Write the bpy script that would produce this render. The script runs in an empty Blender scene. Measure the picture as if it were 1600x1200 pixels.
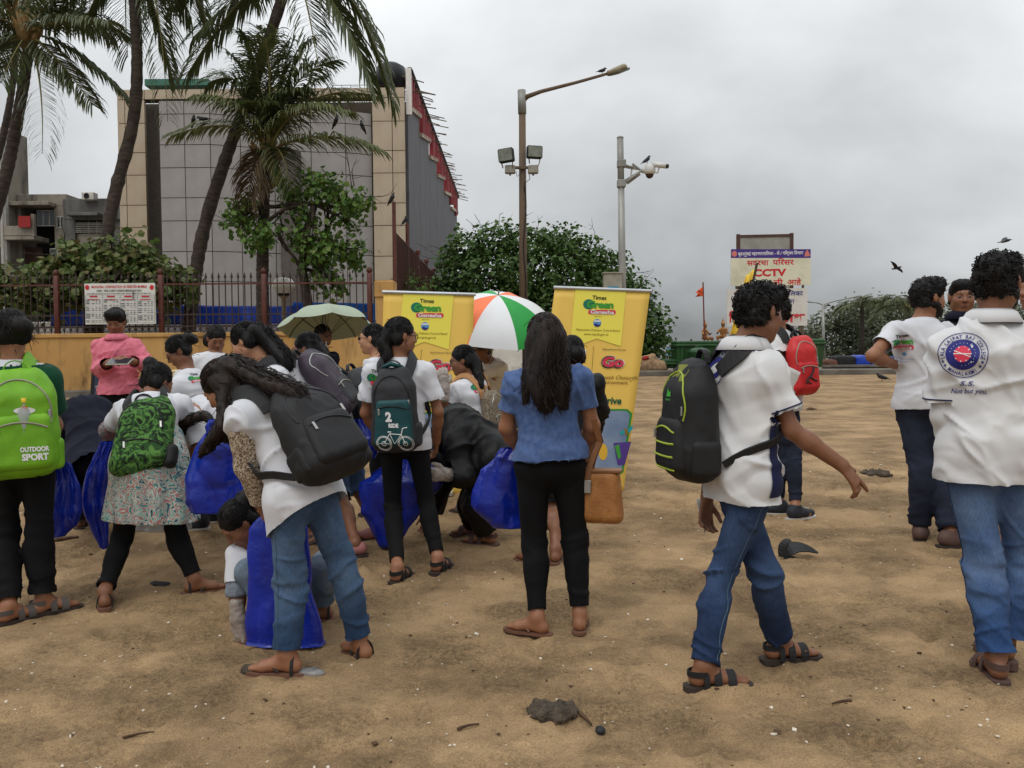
import bpy, math, random, time
import numpy as np
from mathutils import Vector, Matrix
from mathutils.bvhtree import BVHTree
T0 = time.time()
random.seed(7)
RNG = np.random.default_rng(11)
SC = bpy.context.scene
COL = SC.collection

# ------------------------------------------------------------------ camera
FPX = 1340.0                       # focal length in pixels of the 1600 px wide photograph
CAM_H = 1.30
PITCH = math.atan(50.0 / FPX)      # horizon a little above the middle of the picture
ROLL = math.radians(0.5)
_f = np.array([0, math.cos(PITCH), -math.sin(PITCH)])
_u0 = np.array([0, math.sin(PITCH), math.cos(PITCH)])
_r0 = np.array([1.0, 0, 0])
_r = _r0 * math.cos(ROLL) - _u0 * math.sin(ROLL)
_u = _u0 * math.cos(ROLL) + _r0 * math.sin(ROLL)
CAM = np.array([0, 0, CAM_H])
cd = bpy.data.cameras.new('camera')
cd.sensor_width = 36.0
cd.lens = 36.0 * FPX / 1600.0
cd.clip_start = 0.05
cd.clip_end = 3000
co = bpy.data.objects.new('camera', cd)
COL.objects.link(co)
m = Matrix.Identity(4)
for i in range(3):
 m[i][0], m[i][1], m[i][2], m[i][3] = _r[i], _u[i], -_f[i], CAM[i]
co.matrix_world = m
SC.camera = co

# ------------------------------------------------------------------ sky, sun, exposure
SUN_EL, SUN_AZ = math.radians(58), math.radians(205)     # hidden sun high behind the camera
world = bpy.data.worlds.new('World')
SC.world = world
world.use_nodes = True
nt = world.node_tree
nt.nodes.clear()
N = nt.nodes.new
L = nt.links.new
out = N('ShaderNodeOutputWorld')
sky = N('ShaderNodeTexSky')
sky.sky_type = 'NISHITA'
sky.sun_disc = False
sky.sun_elevation = SUN_EL
sky.sun_rotation = SUN_AZ
bg1 = N('ShaderNodeBackground')
bg1.inputs['Strength'].default_value = 0.05
L(sky.outputs[0], bg1.inputs['Color'])
tc = N('ShaderNodeTexCoord')
sep = N('ShaderNodeSeparateXYZ')
L(tc.outputs['Generated'], sep.inputs[0])
# cloud deck: project the view direction on a flat layer so that clouds shrink towards the horizon
zc = N('ShaderNodeMath'); zc.operation = 'MAXIMUM'; zc.inputs[1].default_value = 0.0
L(sep.outputs['Z'], zc.inputs[0])
za = N('ShaderNodeMath'); za.operation = 'ADD'; za.inputs[1].default_value = 0.45
L(zc.outputs[0], za.inputs[0])
dx = N('ShaderNodeMath'); dx.operation = 'DIVIDE'
dy = N('ShaderNodeMath'); dy.operation = 'DIVIDE'
L(sep.outputs['X'], dx.inputs[0]); L(za.outputs[0], dx.inputs[1])
L(sep.outputs['Y'], dy.inputs[0]); L(za.outputs[0], dy.inputs[1])
cmb = N('ShaderNodeCombineXYZ')
L(dx.outputs[0], cmb.inputs[0]); L(dy.outputs[0], cmb.inputs[1])
cmb.inputs[2].default_value = 8.8
n1 = N('ShaderNodeTexNoise')
n1.inputs['Scale'].default_value = 1.3; n1.inputs['Detail'].default_value = 6; n1.inputs['Roughness'].default_value = 0.48
n1.inputs['Distortion'].default_value = 0.25
L(cmb.outputs[0], n1.inputs['Vector'])
rmp = N('ShaderNodeValToRGB')
rmp.color_ramp.elements[0].position = 0.34
rmp.color_ramp.elements[0].color = (0.35, 0.365, 0.38, 1)
rmp.color_ramp.elements[1].position = 0.66
rmp.color_ramp.elements[1].color = (0.90, 0.925, 0.94, 1)
L(n1.outputs['Fac'], rmp.inputs[0])
# overcast sky: about three times brighter overhead than at the horizon
zr = N('ShaderNodeMapRange')
zr.inputs['From Min'].default_value = 0.0; zr.inputs['From Max'].default_value = 1.0
zr.inputs['To Min'].default_value = 0.60; zr.inputs['To Max'].default_value = 2.2
L(zc.outputs[0], zr.inputs['Value'])
bg2 = N('ShaderNodeBackground')
L(rmp.outputs[0], bg2.inputs['Color'])
L(zr.outputs[0], bg2.inputs['Strength'])
mx = N('ShaderNodeMixShader'); mx.inputs[0].default_value = 0.93
L(bg1.outputs[0], mx.inputs[1]); L(bg2.outputs[0], mx.inputs[2])
L(mx.outputs[0], out.inputs['Surface'])

sd = bpy.data.lights.new('sun', 'SUN')
sd.energy = 1.1
sd.angle = math.radians(35)
sd.color = (1.0, 0.97, 0.92)
so = bpy.data.objects.new('sun', sd)
COL.objects.link(so)
_sd = Vector((math.sin(SUN_AZ) * math.cos(SUN_EL), math.cos(SUN_AZ) * math.cos(SUN_EL), math.sin(SUN_EL)))
so.rotation_euler = _sd.to_track_quat('Z', 'Y').to_euler()
so.location = (0, 0, 40)
SC.view_settings.view_transform = 'Standard'
SC.view_settings.look = 'None'
SC.view_settings.exposure = 0.0
SC.view_settings.gamma = 1.0
SC.render.engine = 'CYCLES'
SC.cycles.max_bounces = 6
SC.cycles.transparent_max_bounces = 12

# ------------------------------------------------------------------ helpers: positions
def A(*v): return np.array(v, dtype=float)
def nrm(v):
 v = np.asarray(v, float); n = np.linalg.norm(v)
 return v / n if n > 1e-9 else v
def lerp(a, b, t): return np.asarray(a, float) * (1 - t) + np.asarray(b, float) * t

def tz(y):                          # the beach climbs gently away from the water
 return 0.02 * np.clip(np.asarray(y, float) - 2.0, 0, 26.0)
def ray(px, py):
 return _f + _r * ((px - 800.0) / FPX) + _u * (-(py - 600.0) / FPX)
def pw(px, py, Y):                  # the point of a pixel's ray at forward distance Y
 d = ray(px, py)
 return CAM + d * (Y / d[1])
def gp(px, py):                     # where a pixel's ray meets the beach
 d = ray(px, py)
 Y = 5.0
 for _ in range(40):
  Y = (CAM_H - float(tz(Y))) / (-d[2]) * d[1] if d[2] < 0 else 28.0
 return CAM + d * (Y / d[1])

# ------------------------------------------------------------------ helpers: noise
def _h3(i, j, k, seed):
 n = (i * 374761393 + j * 668265263 + k * 2147483647 + seed * 1274126177) & 0xffffffff
 n = ((n ^ (n >> 13)) * 1274126177) & 0xffffffff
 return ((n ^ (n >> 16)) & 0xffff) / 65535.0
def vnoise(P, seed=0):              # smooth value noise, -1..1
 P = np.asarray(P, float)
 I = np.floor(P).astype(np.int64); F = P - I
 F = F * F * F * (F * (F * 6 - 15) + 10)
 r = 0
 for a in (0, 1):
  wa = F[:, 0] if a else 1 - F[:, 0]
  for b in (0, 1):
   wb = F[:, 1] if b else 1 - F[:, 1]
   for c in (0, 1):
    wc = F[:, 2] if c else 1 - F[:, 2]
    r = r + wa * wb * wc * _h3(I[:, 0] + a, I[:, 1] + b, I[:, 2] + c, seed)
 return r * 2 - 1
def fbm(P, octv=4, seed=0, gain=0.5):
 P = np.asarray(P, float); r = 0; a = 1; s = 0
 for o in range(octv):
  r = r + a * vnoise(P * (2 ** o) + o * 17.3, seed + o); s += a; a *= gain
 return r / s

# ------------------------------------------------------------------ helpers: objects
def tag(o, label=None, cat=None, group=None, kind=None):
 if label: o['label'] = label
 if cat: o['category'] = cat
 if group: o['group'] = group
 if kind: o['kind'] = kind
 return o
def mesh_np(name, V, F, mat=None, smooth=True, mats=None, midx=None):
 """V (n,3), F list of arrays with 3/4 columns, or one array"""
 if not isinstance(F, (list, tuple)): F = [F]
 F = [np.asarray(f, np.int32) for f in F if len(f)]
 V = np.asarray(V, np.float32)
 me = bpy.data.meshes.new(name)
 me.vertices.add(len(V)); me.vertices.foreach_set('co', V.ravel())
 li = np.concatenate([f.ravel() for f in F]) if F else np.zeros(0, np.int32)
 tot = np.concatenate([np.full(len(f), f.shape[1], np.int32) for f in F]) if F else np.zeros(0, np.int32)
 me.loops.add(len(li)); me.loops.foreach_set('vertex_index', li)
 me.polygons.add(len(tot))
 st = np.concatenate([[0], np.cumsum(tot)[:-1]]).astype(np.int32) if len(tot) else np.zeros(0, np.int32)
 me.polygons.foreach_set('loop_start', st)
 me.polygons.foreach_set('loop_total', tot)
 me.polygons.foreach_set('use_smooth', np.full(len(tot), bool(smooth)))
 for mm in (mats or ([mat] if mat else [])): me.materials.append(mm)
 if midx is not None: me.polygons.foreach_set('material_index', np.asarray(midx, np.int32))
 me.update(calc_edges=True)
 return me
def link(name, me, parent=None, loc=None, rot=None):
 o = bpy.data.objects.new(name, me)
 COL.objects.link(o)
 if parent is not None: o.parent = parent
 if loc is not None: o.location = [float(v) for v in loc]
 if rot is not None: o.rotation_euler = rot
 return o
def empty(name, loc=(0, 0, 0), rotz=0, label=None, cat=None, group=None):
 o = bpy.data.objects.new(name, None)
 o.empty_display_size = 0.1
 COL.objects.link(o)
 o.location = [float(v) for v in loc]; o.rotation_euler = (0, 0, rotz)
 return tag(o, label, cat, group)
def copy_tree(o, parent=None):
 c = o.copy(); COL.objects.link(c)
 if parent is not None: c.parent = parent
 for ch in o.children: copy_tree(ch, c)
 return c

class MB:                            # collects simple shapes into one mesh
 def __init__(s): s.V = []; s.F3 = []; s.F4 = []; s.n = 0
 def add(s, V, F4=(), F3=()):
  V = np.asarray(V, float).reshape(-1, 3)
  if len(F4): s.F4.append(np.asarray(F4, int) + s.n)
  if len(F3): s.F3.append(np.asarray(F3, int) + s.n)
  s.V.append(V); s.n += len(V); return s
 def box(s, c, h, R=None, bev=0.0):
  """centre c, half sizes h, axes R as rows; bev = chamfer"""
  R = np.eye(3) if R is None else np.asarray(R, float)
  c = np.asarray(c, float); h = np.asarray(h, float)
  if bev <= 0:
   q = np.array([[x, y, z] for x in (-1, 1) for y in (-1, 1) for z in (-1, 1)], float) * h
   F = [(0, 1, 3, 2), (4, 6, 7, 5), (0, 4, 5, 1), (2, 3, 7, 6), (0, 2, 6, 4), (1, 5, 7, 3)]
   return s.add(q @ R + c, F)
  b = min(bev, h.min() * 0.9)
  q = []; idx = {}
  for x in (-1, 1):
   for y in (-1, 1):
    for z in (-1, 1):
     for ax in range(3):
      p = np.array([x, y, z], float) * (h - b); p[ax] += (x, y, z)[ax] * b
      idx[(x, y, z, ax)] = len(q); q.append(p)
  F4 = []; F3 = []
  def quad(keys):
   ids = [idx[k] for k in keys]; P = [q[i] for i in ids]
   n = np.cross(P[1] - P[0], P[2] - P[0])
   if np.dot(n, sum(P) / 4) < 0: ids = ids[::-1]
   F4.append(ids)
  for ax in range(3):
   o1, o2 = [a for a in range(3) if a != ax]
   for sg in (-1, 1):
    ks = []
    for (u, v) in ((-1, -1), (1, -1), (1, 1), (-1, 1)):
     t = [0, 0, 0]; t[ax] = sg; t[o1] = u; t[o2] = v; ks.append((t[0], t[1], t[2], ax))
    quad(ks)
   for u in (-1, 1):
    for v in (-1, 1):
     t0 = [0, 0, 0]; t0[ax] = -1; t0[o1] = u; t0[o2] = v
     t1 = list(t0); t1[ax] = 1
     quad([(*t0, o1), (*t1, o1), (*t1, o2), (*t0, o2)])
  for x in (-1, 1):
   for y in (-1, 1):
    for z in (-1, 1):
     ids = [idx[(x, y, z, a)] for a in range(3)]
     n = np.cross(q[ids[1]] - q[ids[0]], q[ids[2]] - q[ids[0]])
     if np.dot(n, q[ids[0]]) < 0: ids = ids[::-1]
     F3.append(ids)
  return s.add(np.array(q) @ R + c, F4, F3)
 def tube(s, pts, rad, n=8, cap=True, up=None, flat=1.0):
  """swept round or oval section along pts; rad a number or list; flat scales the second axis"""
  pts = np.asarray(pts, float); m_ = len(pts)
  rad = np.full(m_, rad, float) if np.isscalar(rad) else np.asarray(rad, float)
  T = np.gradient(pts, axis=0); T /= np.maximum(np.linalg.norm(T, axis=1), 1e-9)[:, None]
  u = np.asarray(up, float) if up is not None else (A(0, 0, 1) if abs(T[0][2]) < 0.9 else A(1, 0, 0))
  V = []
  an = np.arange(n) * 2 * math.pi / n
  for i in range(m_):
   a = u - T[i] * np.dot(u, T[i])
   a = nrm(a); b = np.cross(T[i], a)
   if up is None: u = a
   V.append(pts[i] + rad[i] * (np.cos(an)[:, None] * b + flat * np.sin(an)[:, None] * a))
  V = np.concatenate(V)
  F = []
  for i in range(m_ - 1):
   for j in range(n):
    k = (j + 1) % n
    F.append((i * n + j, i * n + k, (i + 1) * n + k, (i + 1) * n + j))
  F3 = []
  if cap:
   V = np.concatenate([V, pts[:1], pts[-1:]])
   for j in range(n):
    k = (j + 1) % n
    F3.append((m_ * n, k, j)); F3.append((m_ * n + 1, (m_ - 1) * n + j, (m_ - 1) * n + k))
  return s.add(V, F, F3)
 def ribbon(s, pts, w, th, nor):
  """flat strap: width w along side axis, thickness th along nor (array or list)"""
  pts = np.asarray(pts, float); m_ = len(pts)
  T = np.gradient(pts, axis=0); T /= np.maximum(np.linalg.norm(T, axis=1), 1e-9)[:, None]
  nor = np.asarray(nor, float)
  if nor.ndim == 1: nor = np.repeat(nor[None], m_, 0)
  w = np.full(m_, w, float) if np.isscalar(w) else np.asarray(w, float)
  V = []
  for i in range(m_):
   nn = nrm(nor[i] - T[i] * np.dot(nor[i], T[i])); sd_ = np.cross(T[i], nn)
   for (a, b) in ((-1, -1), (1, -1), (1, 1), (-1, 1)):
    V.append(pts[i] + sd_ * a * w[i] / 2 + nn * b * th / 2)
  F = []
  for i in range(m_ - 1):
   for j in range(4):
    k = (j + 1) % 4
    F.append((i * 4 + j, i * 4 + k, (i + 1) * 4 + k, (i + 1) * 4 + j))
  F += [(3, 2, 1, 0), (m_ * 4 - 4, m_ * 4 - 3, m_ * 4 - 2, m_ * 4 - 1)]
  return s.add(V, F)
 def poly(s, P2, o, ex, ey, th):
  """flat outline P2 (n,2) at origin o with axes ex, ey, extruded th along ex x ey"""
  P2 = np.asarray(P2, float); n = len(P2); nz = np.cross(ex, ey)
  a = np.asarray(o) + P2[:, :1] * np.asarray(ex) + P2[:, 1:2] * np.asarray(ey)
  V = np.concatenate([a, a + nz * th, [a.mean(0)], [a.mean(0) + nz * th]])
  F4 = [(j, (j + 1) % n, n + (j + 1) % n, n + j) for j in range(n)]
  F3 = [(2 * n, (j + 1) % n, j) for j in range(n)] + [(2 * n + 1, n + j, n + (j + 1) % n) for j in range(n)]
  return s.add(V, F4, F3)
 def lathe(s, prof, o, n=16, ax=None):
  """profile [(r,z)...] round the z axis at o (or frame rows ax)"""
  ax = np.eye(3) if ax is None else np.asarray(ax, float)
  an = np.arange(n) * 2 * math.pi / n
  V = np.concatenate([np.stack([r * np.cos(an), r * np.sin(an), np.full(n, z)], 1) for r, z in prof]) @ ax + np.asarray(o, float)
  F = []
  for i in range(len(prof) - 1):
   for j in range(n):
    k = (j + 1) % n
    F.append((i * n + j, i * n + k, (i + 1) * n + k, (i + 1) * n + j))
  return s.add(V, F)
 def arrays(s):
  V = np.concatenate(s.V) if s.V else np.zeros((0, 3))
  F = []
  if s.F4: F.append(np.concatenate(s.F4))
  if s.F3: F.append(np.concatenate(s.F3))
  return V, F
 def mesh(s, name, mat, smooth=False, off=None):
  V, F = s.arrays()
  if off is not None: V = V - np.asarray(off)
  return mesh_np(name, V, F, mat, smooth)
 def obj(s, name, mat, parent=None, smooth=False, loc=None):
  """coordinates are world ones; the object's origin goes to loc or its parent's place"""
  off = loc if loc is not None else (np.array(parent_base(parent)) if parent is not None else None)
  me = s.mesh(name, mat, smooth, off)
  return link(name, me, parent, loc if parent is None else None)
def parent_base(p):
 b = np.zeros(3)
 while p is not None:
  b += np.array(p.location); p = p.parent
 return b

# ------------------------------------------------------------------ helpers: materials
def lin(c):
 c = c / 255.0
 return c / 12.92 if c <= 0.04045 else ((c + 0.055) / 1.055) ** 2.4
def S(r, g, b): return (lin(r), lin(g), lin(b), 1.0)
MATS = {}
def mk(name, col, rough=0.8, var=0.15, vs=6.0, col2=None, bump=0.0, bs=60.0, stretch=(1, 1, 1), metal=0.0, spec=0.4,
       sheen=0.0, trans=0.0, alpha=1.0, detail=5.0, bdist=0.01, wave=None, dirt=None, ds=1.5):
 """a procedural surface: base colour broken up by noise, roughness and relief from noise"""
 if name in MATS: return MATS[name]
 mt = bpy.data.materials.new(name); mt.use_nodes = True
 t = mt.node_tree; bs_ = t.nodes['Principled BSDF']
 n_ = t.nodes.new; l_ = t.links.new
 tc_ = n_('ShaderNodeTexCoord'); mp = n_('ShaderNodeMapping'); mp.inputs['Scale'].default_value = stretch
 l_(tc_.outputs['Object'], mp.inputs['Vector'])
 no = n_('ShaderNodeTexNoise'); no.inputs['Scale'].default_value = vs; no.inputs['Detail'].default_value = detail
 l_(mp.outputs[0], no.inputs['Vector'])
 rp = n_('ShaderNodeValToRGB')
 c = np.array(col[:3]); c2 = np.array(col2[:3]) if col2 is not None else c * (1 - var)
 c1 = c if col2 is not None else np.clip(c * (1 + var * 0.6), 0, 0.92)
 rp.color_ramp.elements[0].position = 0.33; rp.color_ramp.elements[1].position = 0.67
 rp.color_ramp.elements[0].color = (*c2, 1); rp.color_ramp.elements[1].color = (*c1, 1)
 l_(no.outputs['Fac'], rp.inputs[0])
 colout = rp.outputs[0]
 if dirt is not None:
  nd = n_('ShaderNodeTexNoise'); nd.inputs['Scale'].default_value = ds; nd.inputs['Detail'].default_value = 8; nd.inputs['Roughness'].default_value = 0.65
  l_(mp.outputs[0], nd.inputs['Vector'])
  rd = n_('ShaderNodeValToRGB'); rd.color_ramp.elements[0].position = 0.5; rd.color_ramp.elements[1].position = 0.72
  rd.color_ramp.elements[0].color = (0, 0, 0, 1); rd.color_ramp.elements[1].color = (1, 1, 1, 1)
  l_(nd.outputs['Fac'], rd.inputs[0])
  mxx = n_('ShaderNodeMix'); mxx.data_type = 'RGBA'
  l_(rd.outputs[0], mxx.inputs['Factor']); l_(colout, mxx.inputs['A']); mxx.inputs['B'].default_value = dirt
  colout = mxx.outputs['Result']
 l_(colout, bs_.inputs['Base Color'])
 bs_.inputs['Roughness'].default_value = rough; bs_.inputs['Metallic'].default_value = metal
 bs_.inputs['Specular IOR Level'].default_value = spec
 if sheen: bs_.inputs['Sheen Weight'].default_value = sheen
 if trans: bs_.inputs['Transmission Weight'].default_value = trans
 if alpha < 1: bs_.inputs['Alpha'].default_value = alpha
 if bump > 0:
  nb = n_('ShaderNodeTexNoise'); nb.inputs['Scale'].default_value = bs; nb.inputs['Detail'].default_value = 4
  l_(mp.outputs[0], nb.inputs['Vector'])
  bp = n_('ShaderNodeBump'); bp.inputs['Strength'].default_value = bump; bp.inputs['Distance'].default_value = bdist
  l_(nb.outputs['Fac'], bp.inputs['Height']); l_(bp.outputs[0], bs_.inputs['Normal'])
 MATS[name] = mt
 return mt
def mk_leaf(name, cols, rough=0.5, vs=0.35):
 """foliage: colour differs from leaf to leaf (per mesh island) and a little light passes through"""
 if name in MATS: return MATS[name]
 mt = bpy.data.materials.new(name); mt.use_nodes = True
 t = mt.node_tree; b = t.nodes['Principled BSDF']; n_ = t.nodes.new; l_ = t.links.new
 g = n_('ShaderNodeNewGeometry'); rp = n_('ShaderNodeValToRGB')
 els = rp.color_ramp.elements
 while len(els) < len(cols): els.new(0.5)
 for i, c in enumerate(cols): els[i].position = i / (len(cols) - 1); els[i].color = c
 l_(g.outputs['Random Per Island'], rp.inputs[0])
 l_(rp.outputs[0], b.inputs['Base Color'])
 b.inputs['Roughness'].default_value = rough; b.inputs['Specular IOR Level'].default_value = 0.35
 tr = n_('ShaderNodeBsdfTranslucent'); l_(rp.outputs[0], tr.inputs['Color'])
 ms = n_('ShaderNodeMixShader'); ms.inputs[0].default_value = 0.25
 o = t.nodes['Material Output']
 l_(b.outputs[0], ms.inputs[1]); l_(tr.outputs[0], ms.inputs[2]); l_(ms.outputs[0], o.inputs['Surface'])
 MATS[name] = mt
 return mt

# ------------------------------------------------------------------ helpers: lettering
_TXT = {}
def text_np(s, bold=0.0, shear=0.0, spacing=1.0):
 """outline of a string as triangles, height ~1 (capital about 0.73), start at x = 0"""
 key = (s, bold, shear, spacing)
 if key in _TXT: return _TXT[key]
 cu = bpy.data.curves.new('t', 'FONT'); cu.body = s; cu.size = 1.0; cu.offset = bold; cu.shear = shear
 cu.space_character = spacing; cu.resolution_u = 3; cu.fill_mode = 'FRONT'
 o = bpy.data.objects.new('t', cu); COL.objects.link(o)
 dg = bpy.context.evaluated_depsgraph_get()
 me = o.evaluated_get(dg).to_mesh()
 V = np.zeros(len(me.vertices) * 3, np.float32); me.vertices.foreach_get('co', V); V = V.reshape(-1, 3)
 me.calc_loop_triangles()
 F = np.zeros(len(me.loop_triangles) * 3, np.int32); me.loop_triangles.foreach_get('vertices', F)
 o.evaluated_get(dg).to_mesh_clear()
 bpy.data.objects.remove(o); bpy.data.curves.remove(cu)
 _TXT[key] = (V[:, :2].astype(float), F.reshape(-1, 3))
 return _TXT[key]
def put_text(mb, s, o, ex, ey, width=None, height=None, align='c', bold=0.0, shear=0.0, spacing=1.0, lift=0.0):
 """lay a string on a flat surface: o = point on its baseline, ex/ey unit axes, fitted to a width or a height"""
 V, F = text_np(s, bold, shear, spacing)
 if not len(V): return
 x0, x1 = V[:, 0].min(), V[:, 0].max()
 k = height / 0.73 if height is not None else width / (x1 - x0)
 kx = width / (x1 - x0) if width is not None else k
 xx = (V[:, 0] - (x0 if align == 'l' else (x0 + x1) / 2 if align == 'c' else x1)) * kx
 P = np.asarray(o) + xx[:, None] * np.asarray(ex) + V[:, 1:2] * k * np.asarray(ey) + lift * np.cross(ex, ey)
 mb.add(P, (), F)
# ------------------------------------------------------------------ soft-blended solids and their surface
class Field:
 def __init__(s): s.p = []; s.planes = []
 def cap(s, p0, p1, a0, a1=None, b0=None, b1=None, right=None, k=0.03, clip=None, sub=False, c=None):
  """tapered capsule with an oval section (half axes a along 'right', b across)"""
  p0 = np.asarray(p0, float); p1 = np.asarray(p1, float)
  a1 = a0 if a1 is None else a1; b0 = a0 if b0 is None else b0; b1 = (a1 if b0 == a0 else b0) if b1 is None else b1
  Lx = np.linalg.norm(p1 - p0)
  w = (p1 - p0) / Lx if Lx > 1e-6 else A(0, 0, 1)
  r = np.asarray(right, float) if right is not None else (A(1, 0, 0) if abs(w[0]) < 0.8 else A(0, 1, 0))
  r = nrm(r - w * np.dot(r, w)); b = np.cross(w, r)
  s.p.append(dict(t=0, p0=p0, L=Lx, w=w, r=r, b=b, ab=(a0, a1, b0, b1), c=c, k=k, clip=clip or [], sub=sub,
      lo=np.minimum(p0, p1) - max(a0, a1, b0, b1, c or 0), hi=np.maximum(p0, p1) + max(a0, a1, b0, b1, c or 0)))
  for cl in (clip or []): s.planes.append(cl)
  return s
 def ell(s, c, R, rad, k=0.02, sub=False, clip=None):
  """ellipsoid, axes = rows of R"""
  c = np.asarray(c, float)
  s.p.append(dict(t=1, p0=c, R=np.asarray(R, float), rad=np.asarray(rad, float), k=k, sub=sub, clip=clip or [], lo=c - max(rad), hi=c + max(rad)))
  for cl in (clip or []): s.planes.append(cl)
  return s
 def box(s, c, R, h, r=0.02, k=0.01, sub=False, taper=0.0):
  c = np.asarray(c, float); m_ = np.linalg.norm(h)
  s.p.append(dict(t=2, p0=c, R=np.asarray(R, float), h=np.asarray(h, float) - r, rr=r, k=k, sub=sub, taper=taper, clip=[], lo=c - m_, hi=c + m_))
  return s
 def _d(s, q, P):
  X = P - q['p0'].astype(np.float32)
  if q['t'] == 0:
   a0, a1, b0, b1 = q['ab']
   t = X @ q['w'].astype(np.float32); tc_ = np.clip(t, 0, q['L']); ov = t - tc_
   u = tc_ / q['L'] if q['L'] > 1e-6 else 0 * t
   a = a0 + (a1 - a0) * u; b = b0 + (b1 - b0) * u
   x = X @ q['r'].astype(np.float32); y = X @ q['b'].astype(np.float32)
   c = q['c'] if q['c'] else np.minimum(a, b)
   k0 = np.sqrt((x / a) ** 2 + (y / b) ** 2 + (ov / c) ** 2) + 1e-6
   k1 = np.sqrt((x / a ** 2) ** 2 + (y / b ** 2) ** 2 + (ov / c ** 2) ** 2) + 1e-6
   d = k0 * (k0 - 1) / k1
  elif q['t'] == 1:
   Y = X @ q['R'].T.astype(np.float32); r = q['rad'].astype(np.float32)
   k0 = np.sqrt(((Y / r) ** 2).sum(-1)) + 1e-6; k1 = np.sqrt(((Y / r ** 2) ** 2).sum(-1)) + 1e-6
   d = k0 * (k0 - 1) / k1
  else:
   Y = X @ q['R'].T.astype(np.float32)
   h = q['h'].astype(np.float32)
   if q['taper']:
    f = 1 - q['taper'] * (Y[..., 2:3] / h[2] + 1) * 0.5
    Y = np.concatenate([Y[..., :2] / f, Y[..., 2:3]], -1)
   Z = np.abs(Y) - h
   d = np.sqrt((np.maximum(Z, 0) ** 2).sum(-1)) + np.minimum(Z.max(-1), 0) - q['rr']
  for cl_ in q['clip']:
   pt, n = cl_[0], cl_[1]
   d = np.maximum(d, (P - np.asarray(pt, np.float32)) @ np.asarray(n, np.float32))
  return d
 def at(s, P):
  P = np.asarray(P, np.float32); F = np.full(P.shape[:-1], 1.0, np.float32)
  for q in s.p:
   d = s._d(q, P); F = s._mix(F, d, q)
  return F
 @staticmethod
 def _mix(F, d, q):
  k = q['k']
  if q['sub']:
   h = np.maximum(k - np.abs(F + d), 0) / k
   return np.maximum(F, -d) + h * h * k * 0.25
  h = np.maximum(k - np.abs(F - d), 0) / k
  return np.minimum(F, d) - h * h * k * 0.25
 def bounds(s):
  ps = [q for q in s.p if not q['sub']]
  return np.min([q['lo'] for q in ps], 0), np.max([q['hi'] for q in ps], 0)
 def grid(s, lo, hi, h):
  lo = np.asarray(lo, float); n = np.maximum(np.ceil((np.asarray(hi) - lo) / h).astype(int) + 1, 2)
  ax = [(lo[i] + np.arange(n[i]) * h).astype(np.float32) for i in range(3)]
  F = np.full(tuple(n), 1.0, np.float32)
  for q in s.p:
   mg = q['k'] + 2.5 * h
   i0 = np.clip(np.floor((q['lo'] - mg - lo) / h).astype(int), 0, n); i1 = np.clip(np.ceil((q['hi'] + mg - lo) / h).astype(int) + 1, 0, n)
   if np.any(i1 <= i0): continue
   sl = tuple(slice(a, b) for a, b in zip(i0, i1))
   P = np.stack(np.meshgrid(ax[0][sl[0]], ax[1][sl[1]], ax[2][sl[2]], indexing='ij'), -1)
   F[sl] = s._mix(F[sl], s._d(q, P), q)
  return F, lo
 def surface(s, h, lo=None, hi=None):
  if lo is None:
   lo, hi = s.bounds(); lo = lo - 2 * h; hi = hi + 2 * h
  F, lo = s.grid(lo, hi, h)
  return snets(F, lo, h)

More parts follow.
